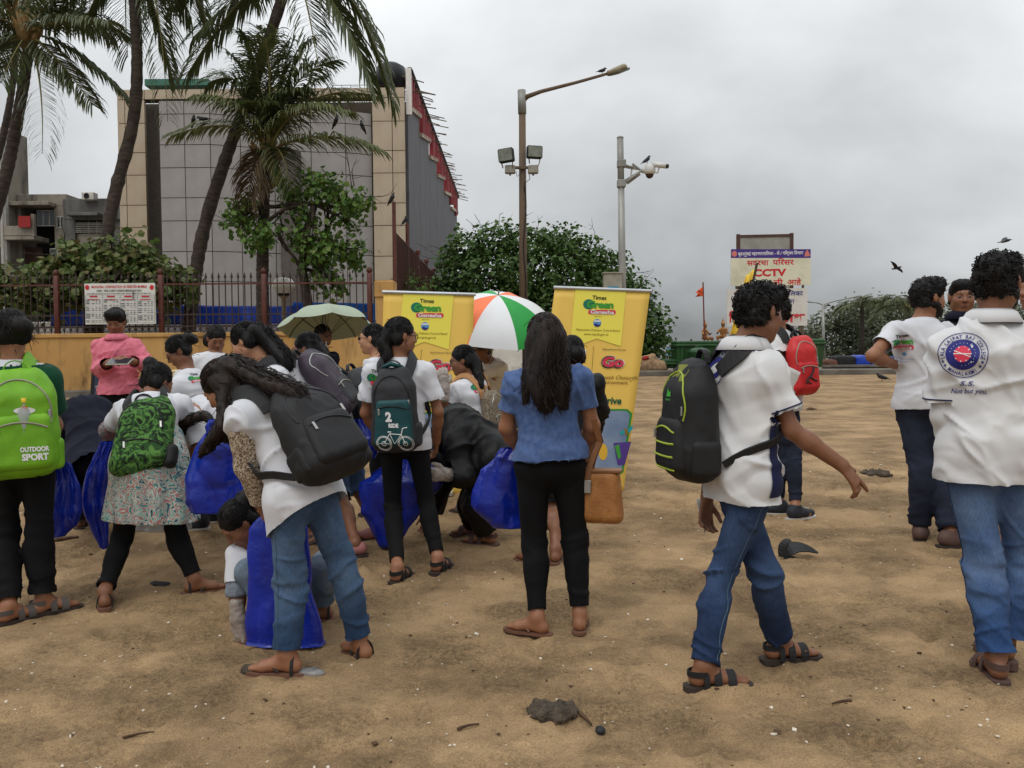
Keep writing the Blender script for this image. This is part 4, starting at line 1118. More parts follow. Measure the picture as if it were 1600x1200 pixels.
# ================================================================== street lamp, camera pole, globe lamp
M_POLE = mk('weathered_pole', S(116, 98, 78), 0.75, col2=S(88, 72, 58), vs=3, stretch=(1, 1, 0.4), dirt=S(84, 60, 42), ds=3)
M_POLEG = mk('galvanised', S(168, 168, 162), 0.5, col2=S(128, 128, 124), vs=3, stretch=(1, 1, 0.4), metal=0.3, dirt=S(104, 98, 90))
M_LAMPH = mk('lamp_housing', S(150, 140, 116), 0.6, var=0.25, vs=8)
M_BLK = mk('black_plastic', S(28, 28, 29), 0.5, var=0.2)
M_LENS = mk('lamp_glass', S(120, 124, 112), 0.2, var=0.3, vs=9, spec=0.6)
M_GREYB = mk('grey_box', S(150, 146, 134), 0.65, var=0.2)
M_WHITEP = mk('white_plastic', S(206, 206, 202), 0.4, var=0.08)
def street_lamp():
 Y = 24.0
 P = lambda a, b, dY=0: pw(a, b, Y + dY)
 foot = P(819, 590); foot[2] = float(tz(Y)); top = P(815, 141)
 r = empty('street_lamp', foot, 0, 'tall weathered street lamp with one long arm and four floodlights', 'street lamp')
 mb = MB(); mb.tube([foot, lerp(foot, top, .5), P(816, 176)], [0.125, 0.105, 0.095], 12); mb.obj('pole', M_POLE, r, True)
 mb = MB(); mb.tube([P(816, 178), top], 0.115, 12); mb.obj('pole_sleeve', M_POLEG, r, True)
 mb = MB(); mb.tube([P(818, 153), P(845, 143), P(900, 129), P(941, 117.5), P(952, 114)], [0.07, 0.055, 0.045, 0.04, 0.04], 8)
 mb.add([P(819, 150, -.03), P(843, 143, -.03), P(830, 150, -.03), P(820, 160, -.03), P(819, 150, .03), P(843, 143, .03), P(830, 150, .03), P(820, 160, .03)], [(0, 1, 2, 3), (7, 6, 5, 4), (3, 2, 6, 7), (0, 4, 5, 1), (1, 5, 6, 2)]); mb.obj('arm', M_POLE, r, True)
 a, b = P(946, 116), P(985, 103); ax = nrm(b - a); sd_ = A(0, 1, 0); up = np.cross(ax, sd_) * -1
 if up[2] < 0: up = -up
 f = Field(); f.cap(a + ax * .1, b - ax * .2, 0.13, 0.19, 0.075, 0.11, right=sd_, k=.02)
 V, Q = f.surface(0.022); keep = ((V[Q].mean(1) - a) @ up) > -0.06
 V2, Q2 = drop(V, Q, keep); o = link('lamp_head', mesh_np('lamp_head', V2 - parent_base(r), Q2, M_LAMPH), r)
 mb = MB(); mb.tube([a + ax * .12 - up * .055, (a + b) / 2 - up * .06, b - ax * .05 - up * .06], [0.1, 0.15, 0.1], 10, flat=0.25, up=up); mb.obj('lamp_lens', M_LENS, o, True)
 # floodlights
 for (px, py, w_, h_, yaw, tilt) in ((791, 243, 24, 21, -0.25, -0.1), (835, 238, 24, 19, 0.15, 0.03)):
  k = Y / FPX; c = P(px, py, -0.25)
  Rz = np.array(Matrix.Rotation(yaw, 3, 'Z') @ Matrix.Rotation(tilt, 3, 'Y')).T
  mb = MB(); mb.box(c, (w_ * k / 2, 0.10, h_ * k / 2), Rz, 0.03); fl = mb.obj('floodlight', M_BLK, r)
  mb = MB(); mb.box(c - Rz[1] * 0.105, (w_ * k / 2 - .03, 0.01, h_ * k / 2 - .03), Rz); mb.obj('glass', M_LENS, fl)
  mb = MB(); mb.tube([c + Rz[0] * -w_ * k * .35 - Rz[2] * h_ * k * .5, c + Rz[0] * -w_ * k * .3 - Rz[2] * (h_ * k * .5 + .14)], 0.018, 5); mb.obj('bracket', M_POLE, fl); mb = MB()
  mb.tube([c + Rz[0] * w_ * k * .38 - Rz[2] * h_ * k * .5, c + Rz[0] * w_ * k * .3 - Rz[2] * (h_ * k * .5 + .17), P(818, 262, -.1)], 0.015, 5); mb.obj('bracket', M_POLE, fl)
 for px in (797, 833):
  c = P(px, 265, -0.2); mb = MB(); mb.box(c, (0.145, 0.09, 0.115), bev=0.03); bx_ = mb.obj('ballast_box', M_GREYB, r)
  mb = MB(); mb.tube([c - A(0, 0, .115), c - A(0, 0, .16)], 0.03, 6); mb.obj('cable_gland', M_BLK, bx_)
 mb = MB(); mb.box(P(815, 262, -.12), (0.42, 0.035, 0.035)); mb.obj('cross_arm', M_POLE, r)
 mb = MB(); mb.tube([P(806, 268, -.2), P(808, 276, -.2), P(815, 270, -.15)], 0.01, 4); mb.tube([P(826, 268, -.2), P(828, 280, -.2), P(820, 286, -.12), P(819, 300, -.1)], 0.01, 4)
 an = np.linspace(0, 1, 12)
 mb.tube(np.array([P(820 + 2 * math.sin(u * 9), 290 + u * 180, -.13) for u in an]), 0.018, 5); mb.obj('cable', M_BLK, r)
street_lamp()
def cctv_pole():
 Y = 22.5
 P = lambda a, b, dY=0: pw(a, b, Y + dY)
 foot = P(975, 590); foot[2] = float(tz(Y)); top = P(969, 216)
 r = empty('camera_pole', foot, 0, 'galvanised pole carrying white surveillance cameras and a grey cabinet', 'camera pole')
 mb = MB(); mb.tube([foot, lerp(foot, top, .5), P(970.5, 292)], [0.105, 0.095, 0.085], 12); mb.tube([P(970.5, 294), top], 0.085, 12); mb.lathe([(0.09, 0), (0.095, 0.02), (0.06, 0.05), (0, 0.06)], top, 12); mb.obj('pole', M_POLEG, r, True)
 for py in (256, 287):
  mb = MB(); mb.box(P(971, py), (0.11, 0.11, 0.10), bev=0.02); mb.obj('clamp', M_POLEG, r)
 mb = MB()
 for a, b in (((974, 288, 0), (1003, 266, -.1)), ((974, 284, .1), (1000, 268, .1)), ((976, 258, 0), (990, 262, 0)), ((988, 256, -.05), (1006, 270, -.05)), ((980, 287, 0), (1000, 272, 0))):
  mb.tube([P(*a), P(*b)], 0.032, 6)
 mb.obj('arm', M_POLEG, r)
 mb = MB(); c = P(1015, 265, -.1)
 mb.lathe([(0, 0.17), (0.09, 0.15), (0.15, 0.06), (0.155, -0.06), (0.12, -0.12), (0, -0.12)], c, 16); d = mb.obj('dome_camera', M_WHITEP, r, True)
 mb = MB(); mb.lathe([(0.105, -0.12), (0.09, -0.18), (0.05, -0.22), (0, -0.23)], c, 14); mb.obj('dome_glass', M_BRWN, d, True)
 mb = MB(); mb.tube([P(1003, 266, -.1), c], 0.07, 8); mb.obj('dome_bracket', M_WHITEP, d, True)
 for (a, b, e) in (((1018, 256.5, -.1), (1042, 259.5, -.35), 0.085), ((979, 260, .1), (996, 263, .3), 0.06)):
  p, q = P(*a), P(*b)
  mb = MB(); mb.tube([p, q], e, 10, flat=0.8); cm = mb.obj('bullet_camera', M_WHITEP, r, True)
  mb = MB(); mb.tube([q, q + nrm(q - p) * .03], e * .8, 10, flat=.8); mb.obj('lens', M_BLK, cm, True)
  mb = MB(); mb.tube([lerp(p, q, .5) - A(0, 0, e * .6), lerp(p, q, .4) - A(0, 0, .2), c - A(-.05, 0, .05) if e > .07 else P(990, 275, .1)], 0.025, 6); mb.obj('bracket', M_WHITEP, cm)
 c = P(957, 448, -.2)
 mb = MB(); mb.box(c, (0.24, 0.13, 0.34), bev=0.02); cb = mb.obj('cabinet', M_GREYB, r)
 mb = MB(); mb.box(c + A(0, -.133, -.05), (0.14, 0.003, 0.05)); mb.obj('cabinet_label', mk('label_blue', S(60, 140, 168), 0.5), cb)
 mb = MB(); mb.box(c + A(0, 0, .35), (0.27, 0.16, 0.015)); mb.obj('cabinet_roof', M_GREYB, cb)
cctv_pole()
def globe_lamp():
 Y = 22.0
 c = pw(443, 446, Y)
 r = empty('globe_lamp', (c[0], Y, 0.5), 0, 'short garden lamp with a white octagonal globe behind the railing', 'lamp')
 mb = MB(); mb.lathe([(0.11, -0.22), (0.2, -0.2), (0.29, -0.04), (0.29, 0.05), (0.2, 0.17), (0.05, 0.2), (0, 0.2)], c, 8); mb.obj('globe', mk('globe_white', S(226, 224, 212), 0.35, var=0.06), r)
 mb = MB(); mb.lathe([(0, -0.2), (0.12, -0.21), (0.13, -0.28), (0.06, -0.34), (0.05, -2.2)], c, 10); mb.obj('post', mk('cream_post', S(176, 160, 130), 0.7, dirt=S(110, 80, 50)), r, True)
 mb = MB(); mb.lathe([(0.13, -0.27), (0.15, -0.24), (0.15, -0.2)], c, 10); mb.obj('collar', M_BLK, r)
globe_lamp()
def far_lamp():
 Y = 60
 f = pw(1287, 560, Y); f[2] = .5
 r = empty('far_street_lamp', f, 0, 'slender far street lamp with two raised arms', 'street lamp')
 t = pw(1286, 476, Y)
 mb = MB(); mb.tube([f, t], [.13, .09], 8); mb.obj('pole', M_POLEG, r, True)
 for q in ((1265, 472), (1327, 466)):
  e = pw(*q, Y); mb = MB(); mb.tube([t, lerp(t, e, .5) + A(0, 0, .05), e], .05, 6); ar = mb.obj('arm', M_POLEG, r)
  mb = MB(); mb.tube([e, e + nrm(e - t) * .6], [.1, .14], 8, flat=.5); mb.obj('lamp_head', M_GREYB, ar, True)
far_lamp()

# ================================================================== flat signs
class Plane:
 def __init__(s, o, ex, ey, shear=False): s.o = np.asarray(o, float); s.ex = nrm(ex); s.ey = nrm(ey if shear else ey - s.ex * np.dot(ey, s.ex)); s.n = nrm(np.cross(s.ex, s.ey))
 def px(s, a, b, lift=0.0):
  d = ray(a, b); t = np.dot(s.o - CAM, s.n) / np.dot(d, s.n)
  return CAM + d * t + s.n * lift
 def rect(s, mb, a, b, c, d, lift):
  """pixels (a,b) top-left to (c,d) bottom-right, as a sheet on the plane"""
  P = [s.px(a, d), s.px(c, d), s.px(c, b), s.px(a, b)]
  mb.add([q + s.n * lift for q in P], [(0, 1, 2, 3)])
 def text(s, mb, t, a, b, w=None, h=None, lift=0.004, **kw):
  """text centred (or left) at pixel a with baseline b, size in pixels"""
  k = np.linalg.norm(s.px(a + 1, b) - s.px(a, b))
  put_text(mb, t, s.px(a, b), s.ex, s.ey, w * k if w else None, h * k if h else None, lift=lift, **kw)
 def poly(s, mb, pts, lift):
  P = np.array([s.px(*q) + s.n * lift for q in pts]); n = len(P)
  mb.add(np.vstack([P, P.mean(0)]), (), [(n, i, (i + 1) % n) for i in range(n)])
 def fixwind(s): pass
def ink(name, c, rough=0.6): return mk('ink_' + name, c, rough, var=0.05, spec=0.3)
I_RED = ink('red', S(196, 42, 52)); I_BLUE = ink('blue', S(40, 44, 120)); I_BLK = ink('black', S(34, 34, 36)); I_GRN = ink('green', S(48, 140, 52)); I_GRN2 = ink('dark_green', S(24, 96, 66))
I_WHT = ink('white', S(226, 226, 224)); I_PURP = ink('purple', S(66, 50, 128)); I_SKYB = ink('sky_blue', S(92, 150, 206)); I_GOLD = ink('gold_brown', S(150, 110, 40)); I_ORG = ink('orange', S(222, 110, 40))
def disc(c, rx, ry, n=20, a0=0, a1=6.2832): return [(c[0] + rx * math.cos(a0 + (a1 - a0) * i / n), c[1] - ry * math.sin(a0 + (a1 - a0) * i / n)) for i in range(n + (0 if a1 - a0 > 6.28 else 1))]

def tide_chart():
 Y = WY - 0.02
 pl = Plane(pw(187, 475, Y), A(1, 0, 0), A(0, 0, 1)); c = pl.o
 r = empty('tide_chart', c, 0, 'white municipal high-tide chart board hung on the railing', 'notice board')
 a, b = pl.px(131.5, 443), pl.px(243, 506)
 mb = MB(); mb.box((a + b) / 2 + A(0, .03, 0), (abs(b[0] - a[0]) / 2, 0.02, abs(a[2] - b[2]) / 2)); mb.obj('board', mk('board_white', S(216, 216, 210), 0.6, var=0.06, dirt=S(176, 172, 160)), r)
 def T(name, col, items, lift=0.0):
  mb = MB()
  for it in items:
   t, x, y, w_, h_ = it[:5]; pl.text(mb, t, x, y, w_, h_, lift=lift, **(it[5] if len(it) > 5 else {}))
  mb.obj(name, col, r)
 T('title', I_RED, [('MUNICIPAL CORPORATION OF GREATER MUMBAI', 186, 449.6, 86, 3.7, dict(bold=0.02))])
 T('subtitle', I_BLK, [('HIGH - TIDE CHART DURING MONSOON 2016', 186, 455.6, 70, 3.2, dict(bold=0.02))]); T('subheading', I_BLK, [('DATE TIME AND HEIGHT OF HIGH WATER WHEN TIDE IS ABOVE 4.50 MTS FOR THE YEAR - 2016', 186, 459.6, 100, 2.0, dict(bold=0.01))])
 mb = MB()
 for x in (146, 173, 200, 227):
  pl.rect(mb, x - 6, 462, x + 6, 464, 0.0)
  pl.rect(mb, x - 9, 467.6, x + 8, 468.6, 0.0)
 pl.poly(mb, disc((136, 449), 3.2, 3.8)[::1], 0.0); pl.poly(mb, disc((237, 449), 3.2, 3.8), 0.0)
 mb.obj('red_headings', I_RED, r)
 mb = MB(); R_ = random.Random(4)
 for x in (133, 160, 187.5, 214.5, 241.5): pl.rect(mb, x, 461, x + .35, 504, 0.0005)
 for i in range(15): pl.rect(mb, 133, 461 + i * 3.05, 241.5, 461.3 + i * 3.05, 0.0005)
 for j, x in enumerate((134.5, 162, 189, 216)):
  for i in range(13):
   if (i + j) % 4 == 3: continue
   y = 468.2 + i * 2.75
   pl.rect(mb, x, y, x + R_.uniform(4.5, 7), y + 1.0, 0.001)
   if i % 3 != 1: pl.rect(mb, x + 9, y, x + 12.5, y + 0.9, 0.001)
   pl.rect(mb, x + 15, y, x + 17, y + 0.9, 0.001); pl.rect(mb, x + 20, y, x + 22.5, y + 0.9, 0.001)
 mb.obj('table_entries', ink('table', S(70, 78, 92)), r)
 mb = MB(); mb.tube([pl.px(209, 455, .03), pl.px(209, 468, .03)], .012, 5); mb.obj('tie_wire', M_RUST, r)
tide_chart()

def sign_boards():
 Y = 24.0
 pl = Plane(pw(1204, 420, Y), A(1, -0.10, 0), A(0, 0, 1))
 def board(name, label, a, b, c, d, mat, back=0.03):
  P0, P1 = pl.px(a, d), pl.px(c, b); o = (P0 + P1) / 2
  r = empty(name, A(o[0], o[1], float(tz(Y))), 0, label, 'sign board')
  w_ = np.linalg.norm((P1 - P0)[:2]) / 2
  mb = MB(); mb.box(o - pl.n * back, (w_, 0.025, abs(P1[2] - P0[2]) / 2), [pl.ex, -pl.n, A(0, 0, 1)]); mb.obj('board', mat, r)
  return r, o, w_
 M_CREAM = mk('cream_sign', S(214, 212, 188), 0.5, var=0.05, vs=2, dirt=S(188, 184, 160)); M_WB = mk('white_sign', S(208, 206, 200), 0.5, var=0.05, dirt=S(180, 176, 168))
 M_LEG = mk('sign_leg', S(96, 84, 72), 0.7)
 r, o, w_ = board('camera_notice', 'cream surveillance notice board with purple header and red lettering', 1142, 389, 1267, 447, M_CREAM)
 mb = MB(); pl.rect(mb, 1142.3, 389.3, 1266.7, 403, -0.002); mb.obj('header_band', I_PURP, r)
 mb = MB(); pl.text(mb, 'बृहन्मुंबई महानगरपािलका - के / पिश्चम िवभाग', 1204, 398.4, 102, 5.4, lift=0.0, bold=0.012); mb.obj('header_text', I_WHT, r)
 mb = MB(); pl.text(mb, 'सदरचा', 1184, 414.5, 34, 8.5, lift=0.0, bold=0.02); pl.text(mb, 'पिरसर', 1224, 413.5, 33, 8.5, lift=0.0, bold=0.02)
 pl.text(mb, 'CCTV', 1203, 431, 51, 11, lift=0.0, bold=0.045); pl.text(mb, 'ली', 1216, 445, 15, 8.5, lift=0.0, bold=0.02); pl.text(mb, 'आहे', 1241, 444.5, 22, 8.5, lift=0.0, bold=0.02); mb.obj('red_lettering', I_RED, r)
 mb = MB(); pl.poly(mb, disc((1147.5, 396.5), 4, 4.5), 0.001); pl.poly(mb, [(1257, 401), (1266, 400), (1264, 394), (1261, 390), (1258, 395)][::-1], 0.001); mb.obj('emblem', ink('emblem', S(206, 120, 110)), r)
 for x in (1152, 1256):
  q = pl.px(x, 440); mb = MB(); mb.tube([A(q[0], q[1] + .08, float(tz(Y)) - .1), A(q[0], q[1] + .08, q[2] + .3)], .035, 8); mb.obj('leg', M_LEG, r)
 r, o, w_ = board('offerings_notice', 'white notice board with large red word below the cream notice', 1136, 450, 1262, 510, M_WB, 0.05)
 mb = MB(); pl.text(mb, 'महानगरपािलका', 1222, 462, 66, 7.5, lift=-.018, bold=0.012); pl.text(mb, 'िवभाग', 1229, 474, 25, 7, lift=-.018, bold=0.012); mb.obj('blue_lettering', I_BLUE, r)
 mb = MB(); pl.text(mb, 'िन', 1146, 503, 14, 14, lift=-.018, bold=0.03); pl.text(mb, 'कलश', 1231, 503, 54, 14, lift=-.018, bold=0.03); mb.obj('red_lettering', I_RED, r)
 for x in (1146, 1252):
  q = pl.px(x, 500); mb = MB(); mb.tube([A(q[0], q[1] + .08, float(tz(Y)) - .1), A(q[0], q[1] + .08, q[2] + .2)], .03, 8); mb.obj('leg', M_LEG, r)
 # framed grey board behind
 Y2 = 25.5; pl2 = Plane(pw(1195, 400, Y2), A(1, -0.10, 0), A(0, 0, 1)); P0, P1 = pl2.px(1153, 470), pl2.px(1237, 367); o = (P0 + P1) / 2
 r = empty('framed_board', A(o[0], o[1], .5), 0, 'plain grey board in a brown frame behind the notices', 'sign board')
 hw, hz = abs(P1[0] - P0[0]) / 2, abs(P1[2] - P0[2]) / 2; RR = [pl2.ex, -pl2.n, A(0, 0, 1)]
 mb = MB(); mb.box(o, (hw - .05, .02, hz - .04), RR); mb.obj('board', mk('grey_board', S(150, 148, 140), .7, dirt=S(120, 118, 112)), r)
 M_FR = mk('brown_frame', S(78, 50, 40), .6)
 for sx_ in (-1, 1):
  mb = MB(); mb.box(o + pl2.ex * sx_ * hw - A(0, 0, 1), (.05, .05, hz + 1.05), RR); mb.obj('frame_post', M_FR, r)
 mb = MB(); mb.box(o + A(0, 0, hz - .01), (hw - .05, .045, .035), RR); mb.obj('frame_rail', M_FR, r)
sign_boards()

# ================================================================== roll-up banners
M_BYEL = mk('banner_amber', S(242, 202, 96), 0.5, var=0.04, vs=1.2, bump=0.08, bs=3); M_BYEL2 = mk('banner_lemon', S(246, 230, 90), 0.5, var=0.04, vs=2)
M_ALU = mk('aluminium', S(196, 198, 200), 0.35, metal=0.7, var=0.1)
M_BPIC = mk('banner_picture', S(150, 166, 190), 0.5, col2=S(104, 126, 160), vs=3); M_VIOLET = ink('violet', S(84, 60, 140)); M_TEAL = ink('teal', S(40, 160, 170))
I_PINKR = ink('pink_red', S(214, 60, 84)); I_OLIVE = ink('olive', S(120, 96, 24)); I_LEAF = ink('leaf', S(70, 158, 60)); I_LEAF2 = ink('leaf_blue', S(30, 120, 96))
def logo(pl, r, cx, cy, k, lift=0.003):
 """the campaign mark: three stacked words, the middle one green, the last on a red lozenge"""
 mb = MB(); pl.poly(mb, [(cx - 15 * k + 43 * k * u, cy + 14.6 * k + (7.2 * k) * v) for u, v in ([(0.04, 0), (0.96, 0.05), (1, .3), (1, .75), (0.96, 1), (0.04, .95), (0, .7), (0, .25)])][::-1], lift); mb.obj('red_lozenge', I_PINKR, r)
 mb = MB(); pl.poly(mb, disc((cx - 14 * k, cy + 6 * k), 9 * k, 8 * k), lift); mb.obj('leaf_swirl', I_LEAF2, r)
 mb = MB(); pl.text(mb, 'Times', cx + 2 * k, cy - 1.5 * k, 22 * k, 6.2 * k, lift=lift + .002, bold=0.02); mb.obj('word', I_BLK, r)
 mb = MB(); pl.text(mb, 'Green', cx + 3 * k, cy + 11.5 * k, 42 * k, 10.5 * k, lift=lift + .003, bold=0.05, spacing=0.92); mb.obj('word', I_LEAF, r)
 mb = MB(); pl.text(mb, 'Ganesha', cx + 6.5 * k, cy + 21 * k, 37 * k, 5.8 * k, lift=lift + .004, bold=0.03); mb.obj('word', I_WHT, r)
def banner(name, label, TL, TR, BR, Y, shift):
 a, b, c = pw(*TL, Y), pw(*TR, Y + 0.12), pw(*BR, Y + 0.05)
 pl = Plane(b, b - a, b - c, True)
 wd = np.linalg.norm(b - a); ht = np.linalg.norm(b - c)
 gzb = float(tz(c[1]))
 bl = b - pl.ex * wd - pl.ey * ht; br = b - pl.ey * ht
 base = A(*((bl + br) / 2)[:2], gzb)
 r = empty(name, base, 0, label, 'banner')
 nx, nz = 12, 24
 u, v = np.meshgrid(np.linspace(0, 1, nx), np.linspace(0, 1, nz), indexing='ij')
 P = (bl + pl.ex * (u[..., None] * wd) + pl.ey * (v[..., None] * ht)).reshape(-1, 3) - pl.n * 0.004
 I = np.arange(nx * nz).reshape(nx, nz); Q = np.stack([I[:-1, :-1], I[1:, :-1], I[1:, 1:], I[:-1, 1:]], -1).reshape(-1, 4)
 sh = link('printed_sheet', mesh_np('printed_sheet', P - base, Q, M_BYEL), r)
 sm = sh.modifiers.new('solid', 'SOLIDIFY'); sm.thickness = 0.003; sm.offset = -1
 mb = MB(); mb.tube([b - pl.ex * (wd + .012) + pl.ey * .01, b + pl.ex * .012 + pl.ey * .01], .014, 8); mb.obj('top_bar', M_ALU, r)
 mb = MB(); mb.box((bl + br) / 2 - pl.ey * .04, (wd / 2 + .02, .06, .045), [pl.ex, -pl.n, pl.ey], .01); mb.obj('base_cassette', M_ALU, r)
 mb = MB(); mb.tube([(bl + br) / 2 - pl.n * .03, (a + b) / 2 - pl.n * .03], .01, 6); mb.obj('support_pole', M_ALU, r)
 dxp, dyp = shift
 X = lambda x, y: (x + dxp, y + dyp)
 def R_(nm, pts, mat, lift):
  mb = MB(); pl.poly(mb, [X(*q) for q in pts], lift); return mb.obj(nm, mat, r)
 R_('lemon_panel', [(899, 453), (890, 545), (932, 529), (970, 541), (978, 456)][::1], M_BYEL2, 0.001)
 logo(pl, r, 934 + dxp, 469.5 + dyp, 1.0)
 def T(nm, mat, items):
  mb = MB()
  for t, x, y, w_, h_, kw in items: pl.text(mb, t, *X(x, y), w_, h_, lift=0.004, **kw)
  mb.obj(nm, mat, r)
 T('small_text', I_BLK, [('Supported by', 934, 495, 12, 1.6, {}), ('Refreshment Partner', 960, 547.5, 37, 3, {}), ('Partners', 904, 543.5, 14, 2.6, {})])
 R_('round_emblem', disc((933, 504.5), 6.2, 6.2), I_SKYB, 0.003)
 R_('emblem_wave', [(927.5, 507), (931, 505.5), (935, 507.5), (938.5, 506.5), (937, 509.5), (933, 511), (929, 509.5)], I_BLUE, 0.005)
 R_('emblem_white', [(928, 503), (938, 503), (938, 500.5), (928, 500.5)], I_WHT, 0.005)
 T('board_text', I_OLIVE, [('Maharashtra Pollution Control Board', 934, 517.5, 68, 3.6, {}), ('www.mpcb.gov.in', 931, 524, 38, 4, {})])
 mb = MB(); q0, q1 = pl.px(*X(927.5, 541)), pl.px(*X(925, 578)); mb.tube([q0, q1], .0015, 4); mb.obj('divider', I_OLIVE, r)
 R_('white_patch', [(905, 545.5), (916, 546.5), (914, 566), (903, 566)][::-1], I_WHT, 0.003)
 T('drink_word_edge', I_BLK, [('Go', 956, 573.2, 36, 16, dict(bold=0.09))]); T('drink_word_rim', I_WHT, [('Go', 957, 572.6, 37, 16, dict(bold=0.075))])
 mb = MB(); pl.text(mb, 'Go', *X(957, 572.5), 34, 14.5, lift=0.007, bold=0.045); mb.obj('drink_word', I_PINKR, r)
 T('slogan', ink('slogan', S(110, 80, 20)), [('ally Ganesh Chaturthi', 957, 592.5, 80, 6.2, dict(shear=0.25)), ('the environment."', 955, 600, 62, 6.0, dict(shear=0.25))])
 T('drive_text', I_GRN2, [('the', 928, 612, 15, 6.5, {}), ('Drive', 954, 631, 33, 11, dict(bold=0.03))])
 R_('picture_frame', [(868, 639), (980, 639), (988, 646), (974, 738), (964, 744), (868, 740)], I_GRN, 0.002)
 R_('picture', [(868, 642), (978, 642), (984, 648), (971, 735), (962, 740), (868, 737)], M_BPIC, 0.004)
 R_('purple_bin', [(958, 692), (986, 690), (976, 726), (965, 727)], M_VIOLET, 0.006); R_('bin_label', [(960, 697), (967, 694), (970, 714), (966, 718)], I_LEAF, 0.008)
 R_('yellow_figure', disc((942, 706), 7, 13), ink('figure', S(226, 180, 60)), 0.006)
 R_('dragonfly_wing', [(967, 676), (975, 671), (977, 676), (971, 680)], M_TEAL, 0.006); R_('dragonfly_wing', [(980, 672), (988, 663), (988, 671), (982, 677)], M_TEAL, 0.006)
 R_('dragonfly_body', [(975, 670), (979, 669), (981, 679), (977, 680)], I_GOLD, 0.008)
 for sg in (-1, 1):
  mb = MB(); q = (bl + br) / 2 + pl.ex * sg * wd * .3; mb.box(A(q[0], q[1], gzb + .02), (.03, .16, .012)); mb.obj('foot', M_ALU, r)
 return r
banner('roll_up_banner', 'leaning yellow roll-up banner behind the woman in the blue top', (867, 451), (1016, 456.5), (974, 772), 7.2, (0, 0))
banner('roll_up_banner', 'upright yellow roll-up banner overlapped by the tricolour umbrella', (599.5, 458), (741, 462), (731, 775), 7.2, (-269, 5))
# ================================================================== skips, bins and clutter by the kerb
M_GBIN = mk('green_bin', S(46, 92, 44), 0.5, col2=S(34, 72, 36), vs=2.5, dirt=S(60, 66, 44), ds=2)
M_GBIN2 = mk('green_bin_lid', S(36, 78, 40), 0.45, var=0.15)
M_TYRE = mk('rubber', S(26, 26, 26), 0.8)
def skip(name, label, a, b, t, c, Y, d=1.1):
 P0, P1 = pw(a, c, Y), pw(b, t, Y); xa, xb = P0[0], P1[0]; z0 = gz; z1 = P1[2]
 r = empty(name, ((xa + xb) / 2, Y + d / 2, z0), 0, label, 'bin')
 cx, hx = (xa + xb) / 2, (xb - xa) / 2
 mb = MB(); w0 = hx * .9
 V = [(cx - w0, Y + .1, z0 + .16), (cx + w0, Y + .1, z0 + .16), (cx + w0, Y + d - .1, z0 + .16), (cx - w0, Y + d - .1, z0 + .16), (cx - hx + .03, Y + .02, z1 - .08), (cx + hx - .03, Y + .02, z1 - .08), (cx + hx - .03, Y + d, z1 - .08), (cx - hx + .03, Y + d, z1 - .08)]
 mb.add(V, [(3, 2, 1, 0), (0, 1, 5, 4), (1, 2, 6, 5), (2, 3, 7, 6), (3, 0, 4, 7)]); mb.obj('tub', M_GBIN, r)
 mb = MB(); mb.box((cx, Y + d / 2, z1 - .11), (hx + .01, d / 2 + .03, .035), bev=.015); mb.obj('rim', M_GBIN, r)
 mb = MB(); f = Field(); f.box((cx, Y + d / 2, z1 - .03), np.eye(3), (hx - .02, d / 2 - .02, .07), .05); Vv, Q = f.surface(.04); link('lid', mesh_np('lid', Vv - parent_base(r), Q, M_GBIN2), r)
 for k in range(4):
  x = cx - hx * .72 + k * hx * .48
  mb = MB(); mb.box((x, Y + .03, (z0 + z1) / 2), (.035, .035, (z1 - z0) / 2 - .2), bev=.01); mb.obj('rib', M_GBIN, r)
 for sx_ in (-1, 1):
  mb = MB(); mb.tube([(cx + sx_ * w0 * .8 - .03, Y + .2, z0 + .085), (cx + sx_ * w0 * .8 + .03, Y + .2, z0 + .085)], .085, 12); mb.obj('wheel', M_TYRE, r)
  mb = MB(); mb.tube([(cx + sx_ * (hx + .02), Y + .3, z1 - .25), (cx + sx_ * (hx + .06), Y + .3, z1 - .25), (cx + sx_ * (hx + .06), Y + .7, z1 - .25), (cx + sx_ * (hx + .02), Y + .7, z1 - .25)], .02, 6); mb.obj('lifting_bar', M_GBIN2, r)
skip('rubbish_skip', 'large green wheeled skip below the golden statues', 1056, 1128, 534, 592, 28.4)
skip('rubbish_skip', 'large green wheeled skip behind the red backpack', 1196, 1291, 531, 588, 28.2)
def wheelie(px, py, Y):
 c = pw(px, py, Y); k = Y / FPX; z0 = gz
 r = empty('wheeled_bin', (c[0], Y, z0), 0, 'small dark green bin with a domed lid in front of the skip', 'bin')
 w_ = .36
 mb = MB(); mb.lathe([(w_ * .75, z0), (w_ * .95, c[2] - .06), (w_ * 1.02, c[2] - .02), (w_ * 1.02, c[2])], (c[0], Y, 0), 16); mb.obj('tub', M_GBIN2, r, True)
 mb = MB(); mb.lathe([(w_ * 1.05, c[2]), (w_ * 1.05, c[2] + .05), (w_ * .7, c[2] + .13), (0.05, c[2] + .17), (0, c[2] + .17)], (c[0], Y, 0), 16); mb.obj('lid', M_GBIN2, r, True)
 mb = MB(); an = np.linspace(0, math.pi, 8); mb.tube(np.stack([c[0] + .12 * np.cos(an), 0 * an + Y, c[2] + .15 + .07 * np.sin(an)], 1), .02, 6); mb.obj('handle', M_GBIN2, r)
wheelie(1092, 551, 28.0)
skip('rubbish_skip', 'low green wheeled bin left of the domed bin', 1033, 1062, 563, 592, 28.6, .7)
